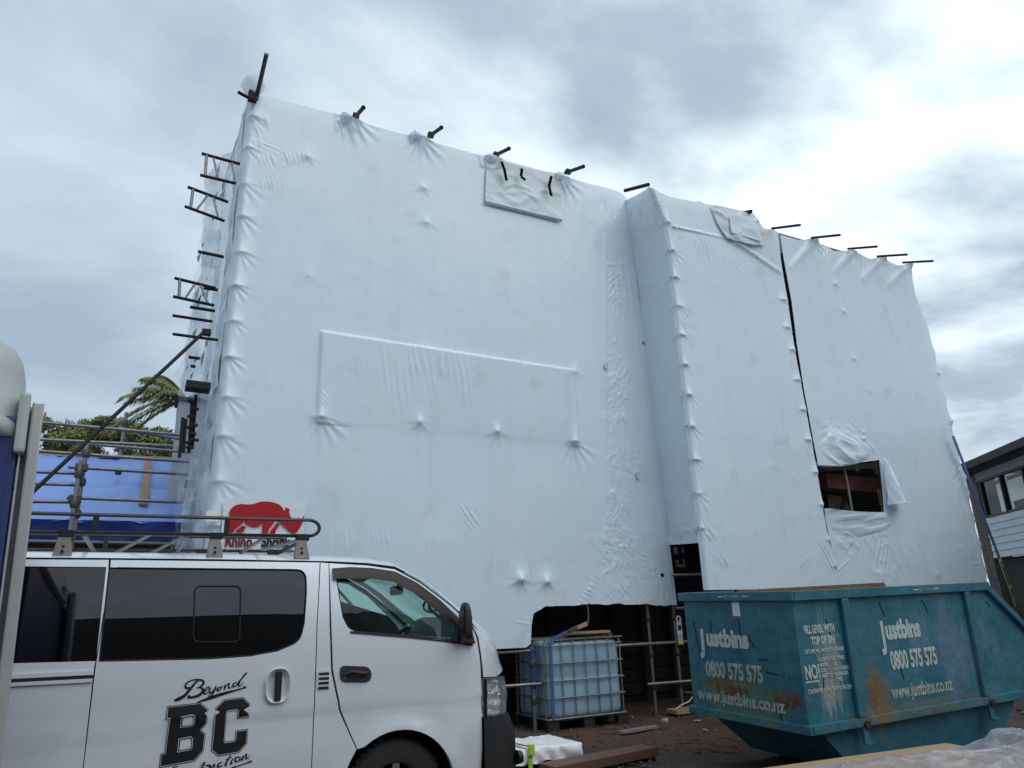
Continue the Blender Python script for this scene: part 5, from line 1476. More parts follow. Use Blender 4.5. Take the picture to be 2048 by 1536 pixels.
# cab interior
MB().box(-2.0, 2.25, VY + .12, 2 * VC - VY - .12, .36, .40).build('floor', MATS['interior_grey'], van)
MB().grid([[(x, y, 1.875 - .02 * abs(y - VC)) for y in np.linspace(VY + .19, 2 * VC - VY - .19, 5)] for x in (-2.0, 1.6)]).build('headlining', MATS['interior_pale'], van)
MB().prism([(2.0, .75), (1.92, 1.22), (2.02, 1.34), (2.30, 1.36), (2.40, 1.2), (2.40, .75)], VY + .16, 2 * VC - VY - .16).build('dashboard', MATS['interior_grey'], van, bevel=.03)
for yy in (VY + .45, 2 * VC - VY - .45):
    s = MB().box(1.02, 1.50, yy - .24, yy + .24, .85, 1.0).build('seat', MATS['seat_fabric'], van, bevel=.05)
    MB().prism([(.98, .98), (1.10, .98), (.98, 1.50), (.86, 1.50)], yy - .23, yy + .23).build('backrest', MATS['seat_fabric'], s, bevel=.04)
    MB().prism([(.90, 1.52), (.985, 1.52), (.965, 1.70), (.885, 1.70)], yy - .12, yy + .12).build('headrest', MATS['seat_fabric'], s, bevel=.035)
    MB().box(.93, 1.0, yy - .28, yy + .28, .40, .85).build('seat_box', MATS['interior_grey'], s)
# steering wheel, tilted
c = Vector((1.80, VY + .45, 1.33)); ax = Vector((-.62, 0, .78)).normalized(); e1 = Vector((0, 1, 0)); e2 = ax.cross(e1)
ringp = [c + (e1 * math.cos(a) + e2 * math.sin(a)) * .185 for a in np.linspace(0, 2 * math.pi, 33)[:-1]]
swh = MB().tube(ringp, .016, 8, close=True).build('steering_wheel', MATS['black'], van)
for a in (0.2, math.pi - .2, -math.pi / 2):
    MB().tube([c - ax * .03, c + (e1 * math.cos(a) + e2 * math.sin(a)) * .18], .014, 6).build('spoke', MATS['black'], swh)
MB().tube([c - ax * .05, c + ax * .0], .06, 12).build('hub', MATS['interior_grey'], swh)
mr = Vector((1.93, VC - .05, 1.735))
MB().box(mr.x - .02, mr.x + .02, mr.y - .13, mr.y + .13, mr.z - .035, mr.z + .04).build('rear_view_mirror', MATS['black'], van, bevel=.015)
MB().tube([mr, mr + Vector((.03, 0, .09))], .01, 6).build('mirror_stalk', MATS['black'], van)
for pts in ([(1.60, 2 * VC - VY - .14, 1.80), (1.66, 2 * VC - VY - .20, 1.72), (1.72, 2 * VC - VY - .19, 1.66), (1.76, 2 * VC - VY - .13, 1.64)], [(1.98, VY + .14, 1.63), (2.0, VY + .19, 1.58), (2.07, VY + .20, 1.53), (2.12, VY + .14, 1.52)]):
    MB().tube(pts, .013, 8).build('grab_handle', MATS['interior_pale'], van)
MB().box(2.14, 2.15, VC + .25, VC + .33, 1.38, 1.46).build('permit_label', MATS['tag_white'], van)
# bulkhead behind the seats darkens the load bay
MB().box(.60, .62, VY + .16, 2 * VC - VY - .16, .4, 1.35).build('load_bay_rail', MATS['interior_grey'], van)
# door mirror
m0 = (2.216,1.355)
mm = MB()
mrows = []
for z, w, d in ((1.36, .025, .035), (1.375, .034, .05), (1.42, .036, .055), (1.50, .034, .055), (1.56, .028, .05), (1.60, .02, .04), (1.615, .01, .02)):
    mrows.append([(2.175 + w * math.copysign(abs(math.cos(a)) ** .6, math.cos(a)) + (1.48 - z) * .02, VY - .10 + d * 1.3 * math.copysign(abs(math.sin(a)) ** .6, math.sin(a)), z) for a in np.linspace(0, 2 * np.pi, 25)])
mo = mm.grid(mrows).build('door_mirror', MATS['plastic_black'], van)
MB().add([(2.137, VY - .15, 1.40), (2.137, VY - .05, 1.40), (2.140, VY - .05, 1.56), (2.140, VY - .15, 1.56)], [(0, 1, 2, 3)]).build('mirror_glass', MATS['chrome'], mo)
MB().prism([(2.118,1.342), (2.290,1.316), (2.264,1.410), (2.180,1.474)], VY - .02, VY + .09).build('mirror_base', MATS['plastic_black'], mo, bevel=.01)
MB().tube([(2.175, VY - .1, 1.39), (2.18, VY - .02, 1.355), (2.2, VY + .06, 1.36)], .025, 8).build('mirror_arm', MATS['plastic_black'], mo)
# front convex mirror hoop seen through the glass
hoop = [(2.05 + .06 * math.cos(a), VY + .30, 1.60 + .045 * math.sin(a)) for a in np.linspace(0, 2 * np.pi, 17)[:-1]]
MB().tube(hoop, .009, 6, close=True).build('blind_spot_hoop', MATS['black'], van)
# trim strip at the lower edge of the window
MB().grid([[(x, ysurf(x, z) - .006, z) for x, z in ((1.350,1.433), (1.787,1.381), (2.117,1.332), (2.294,1.302))], [(x, ysurf(x, z) - .001, z) for x, z in ((1.350,1.446), (1.788,1.398), (2.118,1.353), (2.291,1.323))]]).build('window_strip', MATS['gap_black'], dr)

# ---- roof rack
rackm = MATS['rack_dark']
rk_ = thing_rack = MB()
RYn, RYf = VY + .20, 2 * VC - VY - .20
def rail_pts(y, zlo, zhi, xr):
    pts = [(-2.0, y, zhi), (xr - .09, y, zhi)]
    for a in np.linspace(math.pi / 2, -math.pi / 2, 9): pts.append((xr - .09 + .075 * math.cos(a), y, (zlo + zhi) / 2 + (zhi - zlo) / 2 * math.sin(a)))
    pts += [(xr - .09, y, zlo), (-2.0, y, zlo)]
    return pts
A_ = (0.997,5.400,2.227); B_ = (1.003,5.400,2.112)
zhi, zlo = A_[2], B_[2]
xr_ = (1.155,5.400,2.176)[0]
rack = MB().tube(rail_pts(RYn, zlo, zhi, xr_), .0125, 10).build('roof_rack', rackm, van)
MB().tube(rail_pts(RYf, zlo, zhi, xr_), .0125, 10).build('rail', rackm, rack)
MB().tube([(xr_ - .10, RYn, zlo - .02), (xr_ - .10, RYf, zlo - .02)], .018, 8).build('cross_bar', rackm, rack)
for x in (-1.6, -1.0, -.35, .25, .75):
    MB().bar((x, RYn, zlo - .02), (x, RYf, zlo - .02), .026, .014).build('cross_bar', MATS['galv'], rack)
for x in (-1.3, -.3, .5):
    MB().bar((x, RYn, zlo), (x, RYn, zhi), .035, .014, up=(0, 1, 0)).build('upright', rackm, rack)
    MB().bar((x + .02, RYf, zlo), (x + .02, RYf, zhi), .035, .014, up=(0, 1, 0)).build('upright', rackm, rack)
for x in (-.46, .43, 1.01):
    for y, sg in ((RYn, -1), (RYf, 1)):
        z0 = 1.955
        f = MB()
        f.add([(x - .05, y + .06 * sg, z0 - .01), (x + .06, y + .06 * sg, z0 - .01), (x + .03, y + .01 * sg, zlo + .01), (x - .03, y + .01 * sg, zlo + .01), (x - .05, y + .025 * sg, z0), (x + .06, y + .025 * sg, z0), (x + .03, y - .02 * sg, zlo + .01), (x - .03, y - .02 * sg, zlo + .01)],
              [(0, 1, 2, 3), (4, 7, 6, 5), (0, 4, 5, 1), (1, 5, 6, 2), (2, 6, 7, 3), (3, 7, 4, 0)])
        fo = f.build('rack_foot', MATS['rack_foot'], rack, bevel=.006)
        MB().box(x - .035, x + .05, y - .025, y + .025, zlo - .03, zlo + .012).build('foot_clamp', MATS['black'], rack)
        for k in range(2):
            yy = y + (.047 - .018 * k) * sg - .004
            zz_ = z0 + .03 + k * .03
            MB().box(x - .004, x + .012, yy - .012, yy, zz_, zz_ + .012).build('bolt', MATS['black'], rack)
MB().bar((.80, RYn + .35, zlo - .07), (1.03, RYn + .04, zlo - .02), .05, .012).build('wind_deflector', MATS['galv'], rack)
for x in (-.2, .02):
    MB().bar((x, RYn + .4, 2.0), (x + .24, RYn, zlo), .022, .012).build('stay', MATS['galv'], rack)

# ------------------------------------------------------------------ intermediate bulk container
mat('ibc_plastic', (0.31, 0.47, 0.58), 0.35, 0, (0.24, 0.38, 0.48), 2.5, .4, spec=.5)
mat('cage', (0.24, 0.26, 0.255), 0.5, 0.4, (0.16, 0.16, 0.155), 10, .4)
mat('pallet_black', (0.022, 0.022, 0.022), 0.6)
TX0, TX1, TY0, TY1 = 4.86, 6.10, 8.74, 9.70
tk = thing('liquid_tank', 'blue plastic liquid tank in a steel cage under the wrap beside the skip', 'liquid tank', ((TX0 + TX1) / 2, (TY0 + TY1) / 2, .05))
rows = []
cx_, cy_ = (TX0 + TX1) / 2, (TY0 + TY1) / 2
for z, k in ((.19, .90), (.21, .965), (.26, .985), (.45, .99), (.66, .985), (.68, .972), (.70, .985), (.95, .985), (1.06, .975), (1.11, .95), (1.14, .88), (1.145, .3)):
    row = []
    for a in np.linspace(0, 2 * np.pi, 97):
        c, s = math.cos(a), math.sin(a); e = .24
        hx, hy = (TX1 - TX0) / 2 - .02, (TY1 - TY0) / 2 - .02
        ux, uy = math.copysign(abs(c) ** e, c), math.copysign(abs(s) ** e, s)
        # shallow vertical flutes along the faces
        fl_ = 0
        if .25 < z < 1.07:
            if abs(uy) > .97: fl_ = -.014 * abs(math.sin(ux * math.pi * 3.0)) ** .5 + .014
            elif abs(ux) > .97: fl_ = -.014 * abs(math.sin(uy * math.pi * 2.5)) ** .5 + .014
        row.append((cx_ + (hx * k - fl_ * abs(ux) * (abs(ux) > .97)) * ux, cy_ + (hy * k - fl_ * abs(uy) * (abs(uy) > .97)) * uy, z))
    rows.append(row)
bt = MB().grid(rows).build('bottle', MATS['ibc_plastic'], tk)
MB().tube([(cx_, cy_, 1.14), (cx_, cy_, 1.19)], .09, 18).build('filler_cap', MATS['black'], bt)
for z in (.19, .44, .645, .86, 1.0 + .08):
    r_ = .06
    pts = []
    for (x, y, a0) in ((TX1 - r_, TY1 - r_, 0), (TX0 + r_, TY1 - r_, 90), (TX0 + r_, TY0 + r_, 180), (TX1 - r_, TY0 + r_, 270)):
        for a in np.linspace(a0, a0 + 90, 5): pts.append((x + r_ * math.cos(math.radians(a)), y + r_ * math.sin(math.radians(a)), z))
    MB().tube(pts, .0105 if z > .2 else .014, 8, close=True).build('cage_rail', MATS['cage'], tk)
for i in range(7):
    x = TX0 + .06 + i * (TX1 - TX0 - .12) / 6
    for y in (TY0 + .012, TY1 - .012):
        MB().tube([(x, y, .19), (x, y, 1.10), (x, y + (.03 if y < cy_ else -.03), 1.155)], .0085, 6).build('cage_bar', MATS['cage'], tk)
for i in range(5):
    y = TY0 + .08 + i * (TY1 - TY0 - .16) / 4
    for x in (TX0 + .012, TX1 - .012):
        MB().tube([(x, y, .19), (x, y, 1.10), (x + (.03 if x < cx_ else -.03), y, 1.155)], .0085, 6).build('cage_bar', MATS['cage'], tk)
for y in (TY0 + .05, cy_, TY1 - .05):
    MB().box(TX0, TX1, y - .04, y + .04, 1.15, 1.165).build('top_bar', MATS['cage'], tk)
pal = MB().box(TX0, TX1, TY0, TY1, .165, .185).build('pallet', MATS['pallet_black'], tk)
for x in (TX0 + .08, cx_, TX1 - .08):
    for y in (TY0 + .06, cy_, TY1 - .06):
        MB().box(x - .08, x + .08, y - .055, y + .055, .045, .164).build('pallet_foot', MATS['pallet_black'], pal)
for y in (TY0 + .06, TY1 - .06):
    MB().box(TX0, TX1, y - .05, y + .05, .028, .044).build('pallet_runner', MATS['pallet_black'], pal)
lbls = ['longest', 'upper', 'splintered front']
for i, (a, b, w, m) in enumerate((((5.15, 9.0, 1.185), (6.0, 8.90, 1.185), .15, 'timber_dark'), ((5.35, 9.12, 1.222), (6.02, 9.06, 1.222), .13, 'timber_dark'), ((5.28, 8.87, 1.222), (5.93, 8.83, 1.226), .10, 'timber'))):
    o = MB().bar(a, b, w, .03).build('timber_offcut', MATS[m], bevel=.003)
    tag(o, ['dark flat board lying across the top of the liquid tank', 'rear pale board stacked on top of the liquid tank', 'front splintered pale board stacked on top of the liquid tank'][i], 'board', 'boards on the tank')
rs = thing('ratchet_strap', 'blue ratchet strap tied over the liquid tank up to the wrap hem', 'strap', (4.95, 8.7, .2))
mat('strap_bright', (0.05, 0.11, 0.30), 0.6)
pts = [(4.93, 8.715, .19), (4.93, 8.715, 1.10), (4.97, 8.73, 1.17), (5.15, 8.74, 1.235), (5.23, 8.74, 1.26)]
b = MB()
for p, q in zip(pts, pts[1:]): b.bar(p, q, .032, .005, up=(0, 1, 0))
b.build('webbing', MATS['strap_bright'], rs)
MB().bar((5.22, 8.73, 1.25), (5.36, 8.73, 1.30), .05, .035, up=(0, 1, 0)).build('ratchet', MATS['galv_dark'], rs, bevel=.008)
MB().bar((5.34, 8.72, 1.29), (5.52, 8.72, 1.345), .055, .012, up=(0, 1, 0)).build('handle', MATS['timber'], rs, bevel=.003)
MB().tube([(5.53, 8.72, 1.35), (5.60, 8.80, 1.45), (5.68, 8.95, 1.58)], .009, 6).build('hook_wire', MATS['galv_dark'], rs)

# ------------------------------------------------------------------ skip bin
def skip_material():
    m = bpy.data.materials.new('skip_teal'); m.use_nodes = True
    T = m.node_tree; p = T.nodes['Principled BSDF']; L = T.links
    tc = N(T, 'ShaderNodeTexCoord')
    n1 = N(T, 'ShaderNodeTexNoise', inp={'Scale': 3.0, 'Detail': 7.0, 'Roughness': 0.65}); L.new(tc.outputs['Object'], n1.inputs['Vector'])
    r1 = N(T, 'ShaderNodeValToRGB'); L.new(n1.outputs['Fac'], r1.inputs[0])
    e = r1.color_ramp.elements
    e[0].position = .32; e[0].color = (0.014, 0.108, 0.155, 1)
    e[1].position = .70; e[1].color = (0.042, 0.172, 0.218, 1)
    # vertical runs
    mp = N(T, 'ShaderNodeMapping'); mp.inputs['Scale'].default_value = (9, 9, .8); L.new(tc.outputs['Object'], mp.inputs['Vector'])
    n2 = N(T, 'ShaderNodeTexNoise', inp={'Scale': 1.0, 'Detail': 6.0, 'Roughness': 0.7}); L.new(mp.outputs[0], n2.inputs['Vector'])
    r2 = N(T, 'ShaderNodeMapRange', inp={'From Min': .60, 'From Max': .74, 'To Min': 0, 'To Max': .55}); L.new(n2.outputs['Fac'], r2.inputs[0])
    mxa = N(T, 'ShaderNodeMixRGB'); mxa.inputs[2].default_value = (0.13, 0.25, 0.27, 1); L.new(r2.outputs[0], mxa.inputs[0]); L.new(r1.outputs[0], mxa.inputs[1])
    last = mxa

    def blob(c, rad, lo, hi, colr, scale, last, strz=1.0, gain=1.0):
        mp2 = N(T, 'ShaderNodeMapping'); mp2.vector_type = 'TEXTURE'
        mp2.inputs['Location'].default_value = c; mp2.inputs['Scale'].default_value = rad
        L.new(tc.outputs['Object'], mp2.inputs['Vector'])
        ln = N(T, 'ShaderNodeVectorMath', operation='LENGTH'); L.new(mp2.outputs[0], ln.inputs[0])
        inv = N(T, 'ShaderNodeMapRange', inp={'From Min': 1.0, 'From Max': 0.0, 'To Min': 0.0, 'To Max': 1.0}); L.new(ln.outputs['Value'], inv.inputs[0])
        mpn = N(T, 'ShaderNodeMapping'); mpn.inputs['Scale'].default_value = (1, 1, strz); L.new(tc.outputs['Object'], mpn.inputs['Vector'])
        nn = N(T, 'ShaderNodeTexNoise', inp={'Scale': scale, 'Detail': 7.0, 'Roughness': 0.68}); L.new(mpn.outputs[0], nn.inputs['Vector'])
        ad = N(T, 'ShaderNodeMath', operation='MULTIPLY_ADD', inp={1: .55}); L.new(inv.outputs[0], ad.inputs[0]); L.new(nn.outputs['Fac'], ad.inputs[2])
        mr = N(T, 'ShaderNodeMapRange', inp={'From Min': lo, 'From Max': hi, 'To Min': 0.0, 'To Max': gain}); L.new(ad.outputs[0], mr.inputs[0])
        gt = N(T, 'ShaderNodeMath', operation='GREATER_THAN', inp={1: 0.001}); L.new(inv.outputs[0], gt.inputs[0])
        ml = N(T, 'ShaderNodeMath', operation='MULTIPLY'); L.new(mr.outputs[0], ml.inputs[0]); L.new(gt.outputs[0], ml.inputs[1])
        mx = N(T, 'ShaderNodeMixRGB'); mx.inputs[2].default_value = (*colr, 1)
        L.new(ml.outputs[0], mx.inputs[0]); L.new(last.outputs[0], mx.inputs[1])
        return mx
    rust_ = (0.125, 0.050, 0.022)
    # local frame of the skip: origin at the near left bottom corner, x along the long side, y away from the viewer
    last = blob((.93, 0, .62), (.20, .2, .44), .66, .92, rust_, 14, last, .35, .95)
    last = blob((.95, 0, .62), (.30, .2, .55), .62, 1.0, (0.19, 0.13, 0.05), 9, last, .45, .8)
    last = blob((0, .95, .74), (.2, .75, .16), .76, .82, rust_, 16, last, .4)
    last = blob((0, .22, .68), (.2, .42, .12), .76, .82, rust_, 18, last, .4)
    last = blob((0, .8, .62), (.2, 1.3, .40), .66, .90, (0.10, 0.17, 0.11), 4, last, .6, .75)
    last = blob((.38, 0, 1.0), (.36, .1, .80), .80, .90, (0.26, 0.28, 0.28), 20, last, .12, .7)
    last = blob((.27, 0, .74), (.20, .1, .38), .78, .88, (0.33, 0.35, 0.35), 24, last, .10, .75)
    last = blob((2.2, 0, 1.0), (1.5, .1, .9), .78, .92, (0.12, 0.20, 0.30), 4, last, .25, .6)
    for cz in (.53, .47):
        last = blob((1.5, 0, cz), (2.2, .3, .05), .70, .84, (0.16, 0.13, 0.08), 14, last, 1, .6)
    last = blob((0, .85, .70), (.2, .8, .22), .92, .96, (0.10, 0.042, 0.02), 20, last, .16, .9)
    last = blob((0, .25, .64), (.2, .4, .16), .90, .95, (0.10, 0.042, 0.02), 22, last, .14, .9)
    last = blob((1.4, 0, .45), (1.9, .2, .12), .98, 1.03, rust_, 16, last, .5, .85)
    last = blob((.1, 0, 1.58), (.9, .2, .10), .98, 1.03, rust_, 18, last, .5, .8)
    n4 = N(T, 'ShaderNodeTexNoise', inp={'Scale': 26.0, 'Detail': 5.0, 'Roughness': 0.7}); L.new(tc.outputs['Object'], n4.inputs['Vector'])
    r4 = N(T, 'ShaderNodeMapRange', inp={'From Min': .70, 'From Max': .76, 'To Min': 0, 'To Max': .9}); L.new(n4.outputs['Fac'], r4.inputs[0])
    mx4 = N(T, 'ShaderNodeMixRGB'); mx4.inputs[2].default_value = (0.06, 0.03, 0.018, 1); L.new(r4.outputs[0], mx4.inputs[0]); L.new(last.outputs[0], mx4.inputs[1])
    L.new(mx4.outputs[0], p.inputs['Base Color'])
    rr = N(T, 'ShaderNodeMapRange', inp={'To Min': .35, 'To Max': .62}); L.new(n1.outputs['Fac'], rr.inputs[0]); L.new(rr.outputs[0], p.inputs['Roughness'])
    n5 = N(T, 'ShaderNodeTexNoise', inp={'Scale': 2.6, 'Detail': 4.0}); L.new(tc.outputs['Object'], n5.inputs['Vector'])
    b = N(T, 'ShaderNodeBump', inp={'Strength': .9, 'Distance': .05}); L.new(n5.outputs['Fac'], b.inputs['Height'])
    b2 = N(T, 'ShaderNodeBump', inp={'Strength': .25, 'Distance': .01}); L.new(n4.outputs['Fac'], b2.inputs['Height']); L.new(b.outputs[0], b2.inputs['Normal'])
    L.new(b2.outputs[0], p.inputs['Normal'])
    MATS['skip_teal'] = m


skip_material()
mat('stencil', (0.62, 0.66, 0.64), 0.6, 0, (0.30, 0.40, 0.40), 22, .15)
mat('stencil_worn', (0.55, 0.56, 0.48), 0.6, 0, (0.12, 0.20, 0.20), 16, .1)
mat('scratch', (0.012, 0.016, 0.02), 0.6)
mat('sticker', (0.72, 0.72, 0.74), 0.5)
SK = thing('skip_bin', 'teal steel skip bin with white stencilled lettering and rust at the right', 'skip bin', (5.33, 4.93, 0.02), (math.radians(1.3), math.radians(-.9), math.radians(0.5)), local=True)
SL, SW = 3.0, 1.48            # ledge length, width
ST = MATS['skip_teal']
zl, zr = .47, 1.55            # ledge and rim heights
xe = 2.95                     # right end of the rim
# near and far sides as plates following the profile (x, z)
side_poly = [(0, zl), (0, zr), (xe, zr), (3.62, 1.02), (3.20, zl)]
for y0, y1 in ((0, .012), (SW - .012, SW)):
    MB().prism(side_poly, y0, y1).build('side_plate', ST, SK)
MB().box(-.012, 0, 0, SW, zl, zr).build('end_plate', ST, SK)
MB().add([(xe, .012, zr), (3.62, .012, 1.02), (3.62, SW - .012, 1.02), (xe, SW - .012, zr)], [(0, 1, 2, 3)]).build('sloping_end', ST, SK)
MB().add([(3.62, .012, 1.02), (3.20, .012, zl), (3.20, SW - .012, zl), (3.62, SW - .012, 1.02)], [(0, 1, 2, 3)]).build('lower_end', ST, SK)
# hull below the ledge
hull = [(.10, .03, zl), (3.18, .03, zl), (3.18, SW - .03, zl), (.10, SW - .03, zl), (.62, .10, .03), (2.85, .10, .03), (2.85, SW - .10, .03), (.62, SW - .10, .03)]
MB().add(hull, [(0, 1, 5, 4), (1, 2, 6, 5), (2, 3, 7, 6), (3, 0, 4, 7), (4, 5, 6, 7)]).build('hull', ST, SK)
# rim and ledge sections
for (a, b_, w, h, nm) in (((-.045, -.02, zr + .025), (xe + .02, -.02, zr + .025), .05, .085, 'rim'), ((-.045, SW + .02, zr + .025), (xe + .02, SW + .02, zr + .025), .05, .085, 'rim'), ((-.03, -.045, zr + .025), (-.03, SW + .045, zr + .025), .05, .083, 'rim'),
                          ((xe - .01, -.02, zr + .01), (3.64, -.02, 1.02), .05, .07, 'rim'), ((xe - .01, SW + .02, zr + .01), (3.64, SW + .02, 1.02), .05, .07, 'rim'),
                          ((-.03, -.018, zl - .01), (3.22, -.018, zl - .01), .05, .075, 'ledge'), ((-.03, SW + .018, zl - .01), (3.22, SW + .018, zl - .01), .05, .075, 'ledge'), ((-.022, -.043, zl - .012), (-.022, SW + .043, zl - .012), .05, .073, 'ledge'), ((3.22, -.04, zl - .01), (3.22, SW + .04, zl - .01), .05, .073, 'ledge')):
    MB().bar(a, b_, w, h).build(nm, ST, SK, bevel=.006)
# stiffener ribs
for x, tw in ((.64, .095), (2.55, .09)):
    for y, sg in ((0, -1), (SW, 1)):
        MB().prism([(x - tw / 2, zl + .03), (x + tw / 2, zl + .03), (x + tw / 2, zr - .02), (x - tw / 2, zr - .02)], y + sg * .001, y + sg * .045).build('rib', ST, SK, bevel=.01)
        lg = MB().prism([(x - .035, .30), (x + .035, .30), (x + .03, zl - .05), (x - .03, zl - .05)], y + sg * .02, y + sg * .05).build('lifting_lug', ST, SK, bevel=.004)
        MB().box(x - .06, x + .06, min(y + sg * .02, y + sg * .09), max(y + sg * .02, y + sg * .09), .285, .30).build('lug_foot', ST, lg)
        MB().tube([(x + .02, y + sg * .052, .44), (x + .02, y + sg * .07, .44)], .035, 12).build('lug_pin', MATS['rust'], lg)
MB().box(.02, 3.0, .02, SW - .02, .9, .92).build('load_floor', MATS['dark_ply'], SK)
# stencils on the long side: text runs along +x, letters up +z, facing -y
LS = lambda x, z: frame((x, -.0035, z), (1, 0, .0), (0, 0, 1))
for body, x, z, size, sx, mt, bd in (('J', 1.12, 1.075, .31, .66, 'stencil', .014), ('ustbins', 1.185, 1.135, .24, .78, 'stencil', .011), ('0800 575 575', 1.19, .86, .225, .565, 'stencil', .007), ('www.justbins.co.nz', 1.13, .605, .165, .72, 'stencil_worn', .005)):
    text(body, size, MATS[mt], SK, LS(x, z), sx=sx, bold=bd)
for body, x, z, size, sx in (('FILL LEVEL WITH', .085, 1.245, .095, .56), ('TOP OF BIN', .155, 1.145, .095, .60), ('LEFT OVER WILL INCUR EXTRA CHARGE', .055, 1.075, .045, .62), ('NO!', .02, .865, .165, .62),
                             ('\u2022 CONCRETE', .205, 1.00, .045, .72), ('\u2022 BRICKS', .205, .955, .045, .72), ('\u2022 SOIL', .205, .91, .045, .72), ('  ASBESTOS', .205, .865, .045, .72), ('\u2022 BATTERIES', .38, 1.00, .045, .7), ('\u2022 OIL', .38, .955, .045, .7), ('\u2022 GAS CYLINDERS', .38, .91, .045, .6), ('\u2022 HAZARDOUS', .38, .865, .045, .66), ('\u2022 TYRES', .38, .82, .045, .7), ('CONTENT MISUSE WILL INCUR EXTRA CHARGE', .03, .745, .05, .56)):
    text(body, size, MATS['stencil'], SK, LS(x, z), sx=sx, bold=.0035 if size > .06 else .001)
MB().box(.02, .19, -.0035, -.0015, .835, .848).build('underline', MATS['stencil'], SK)
MB().box(1.65, 1.74, -.048, -.0455, zr + .02, zr + .03).build('fill_mark', MATS['stencil'], SK); MB().box(1.98, 2.07, -.048, -.0455, zr + .02, zr + .03).build('fill_mark', MATS['stencil'], SK)
text('FILL TO THIS LINE', .04, MATS['stencil_worn'], SK, frame((1.75, -.047, zr + .01), (1, 0, 0), (0, 0, 1)), sx=.62)
# stencils on the end: text runs toward the viewer (-y), letters up, facing -x
LE = lambda y, z: frame((-.0155, y, z), (0, -1, 0), (0, 0, 1))
for body, y, z, size, sx, mt, bd in (('J', 1.27, 1.045, .29, .78, 'stencil', .014), ('ustbins', 1.185, 1.10, .225, .93, 'stencil', .011), ('0800 575 575', 1.235, .80, .205, .68, 'stencil_worn', .007), ('www.justbins.co.nz', 1.39, .565, .16, .92, 'stencil_worn', .005)):
    text(body, size, MATS[mt], SK, LE(y, z), sx=sx, bold=bd)
MB().box(-.060, -.0565, .83, .90, zr + .02, zr + .03).build('fill_mark', MATS['stencil'], SK); MB().box(-.060, -.0565, .48, .57, zr + .02, zr + .03).build('fill_mark', MATS['stencil'], SK)
text('FILL TO THIS LINE', .04, MATS['stencil'], SK, frame((-.0575, .82, zr + .01), (0, -1, 0), (0, 0, 1)), sx=.62)
MB().box(-.0155, -.0135, .66, .76, zr - .16, zr - .03).build('sticker', MATS['sticker'], SK)
# gouges and scratches
for pts in ([(1.17, 1.48), (1.19, 1.40), (1.225, 1.34)], [(1.82, 1.47), (1.86, 1.42), (1.885, 1.35)], [(2.9, 1.42), (2.97, 1.36)], [(.38, 1.36), (.42, 1.22), (.47, 1.16)], [(.25, .9), (.23, .75)], [(1.32, .9), (1.34, .76)]):
    b = MB()
    for p, q in zip(pts, pts[1:]): b.bar((p[0], -.003, p[1]), (q[0], -.003, q[1]), .012, .003, up=(0, 1, 0))
    b.build('gouge', MATS['scratch'], SK)
for pts in ([(1.36, 1.33), (1.33, 1.18), (1.30, .96)], [(1.10, 1.34), (1.105, 1.22)], [(.70, 1.36), (.695, 1.22)], [(.42, .90), (.28, .885)], [(.50, 1.0), (.38, 1.01)], [(.3, .48), (.31, .60)], [(.60, 1.22), (.52, 1.1)]):
    b = MB()
    for p, q in zip(pts, pts[1:]): b.bar((-.0145, p[0], p[1]), (-.0145, q[0], q[1]), .012, .003, up=(1, 0, 0))
    b.build('gouge', MATS['scratch'], SK)
ld = MB().add([(5.50, 5.8, 1.30), (8.5, 6.15, 1.30), (8.32, 6.18, 1.735), (5.6, 5.9, 1.675)], [(0, 1, 2, 3)])
ld.add([(5.50, 5.83, 1.30), (8.5, 6.18, 1.30), (8.32, 6.21, 1.735), (5.6, 5.93, 1.675)], [(3, 2, 1, 0)])
ld.add([(5.6, 5.9, 1.675), (8.32, 6.18, 1.735), (8.32, 6.21, 1.735), (5.6, 5.93, 1.675)], [(0, 1, 2, 3)])
o = ld.build('waste_board', MATS['timber_dark'])
tag(o, 'brown waste board just showing above the rim inside the skip', 'board')

# ------------------------------------------------------------------ foreground timber, wrapped bundle, planks, rubble
def soft_box(name, m, parent, x0, x1, y0, y1, z0, z1, seed, amp=.012, n=46):
    rows = []
    for t in np.linspace(0, 1, 26):
        # over the profile: front bottom -> front top -> back top -> back bottom
        per = [(y0, z0), (y0, z1), (y1, z1), (y1, z0)]
        L = [z1 - z0, y1 - y0, z1 - z0]; s = t * sum(L); k = 0
        while k < 2 and s > L[k]: s -= L[k]; k += 1
        a, b = per[k], per[k + 1]; u = s / L[k]
        rows.append([(x, a[0] + (b[0] - a[0]) * u, a[1] + (b[1] - a[1]) * u) for x in np.linspace(x0, x1, n)])
    P = np.array(rows)
    w = vnoise(P[..., 0] * 5 + seed + (P[..., 2] * 9), P[..., 1] * 3 + P[..., 2] * 3, seed, 4, .6)
    fold = np.abs(np.sin(P[..., 0] * 16 + P[..., 2] * 22 + 2 * vnoise(P[..., 0] * 3, P[..., 2] * 3, seed + 2, 2)))
    P[..., 2] += amp * w + 0.0; P[..., 1] -= amp * 1.2 * fold * (P[..., 1] < (y0 + y1) / 2) * .8
    b = MB().grid(P)
    for e in (0, -1):
        b.add([tuple(p) for p in P[:, e]], [tuple(range(26))])
    return b.build(name, MATS[m], parent)


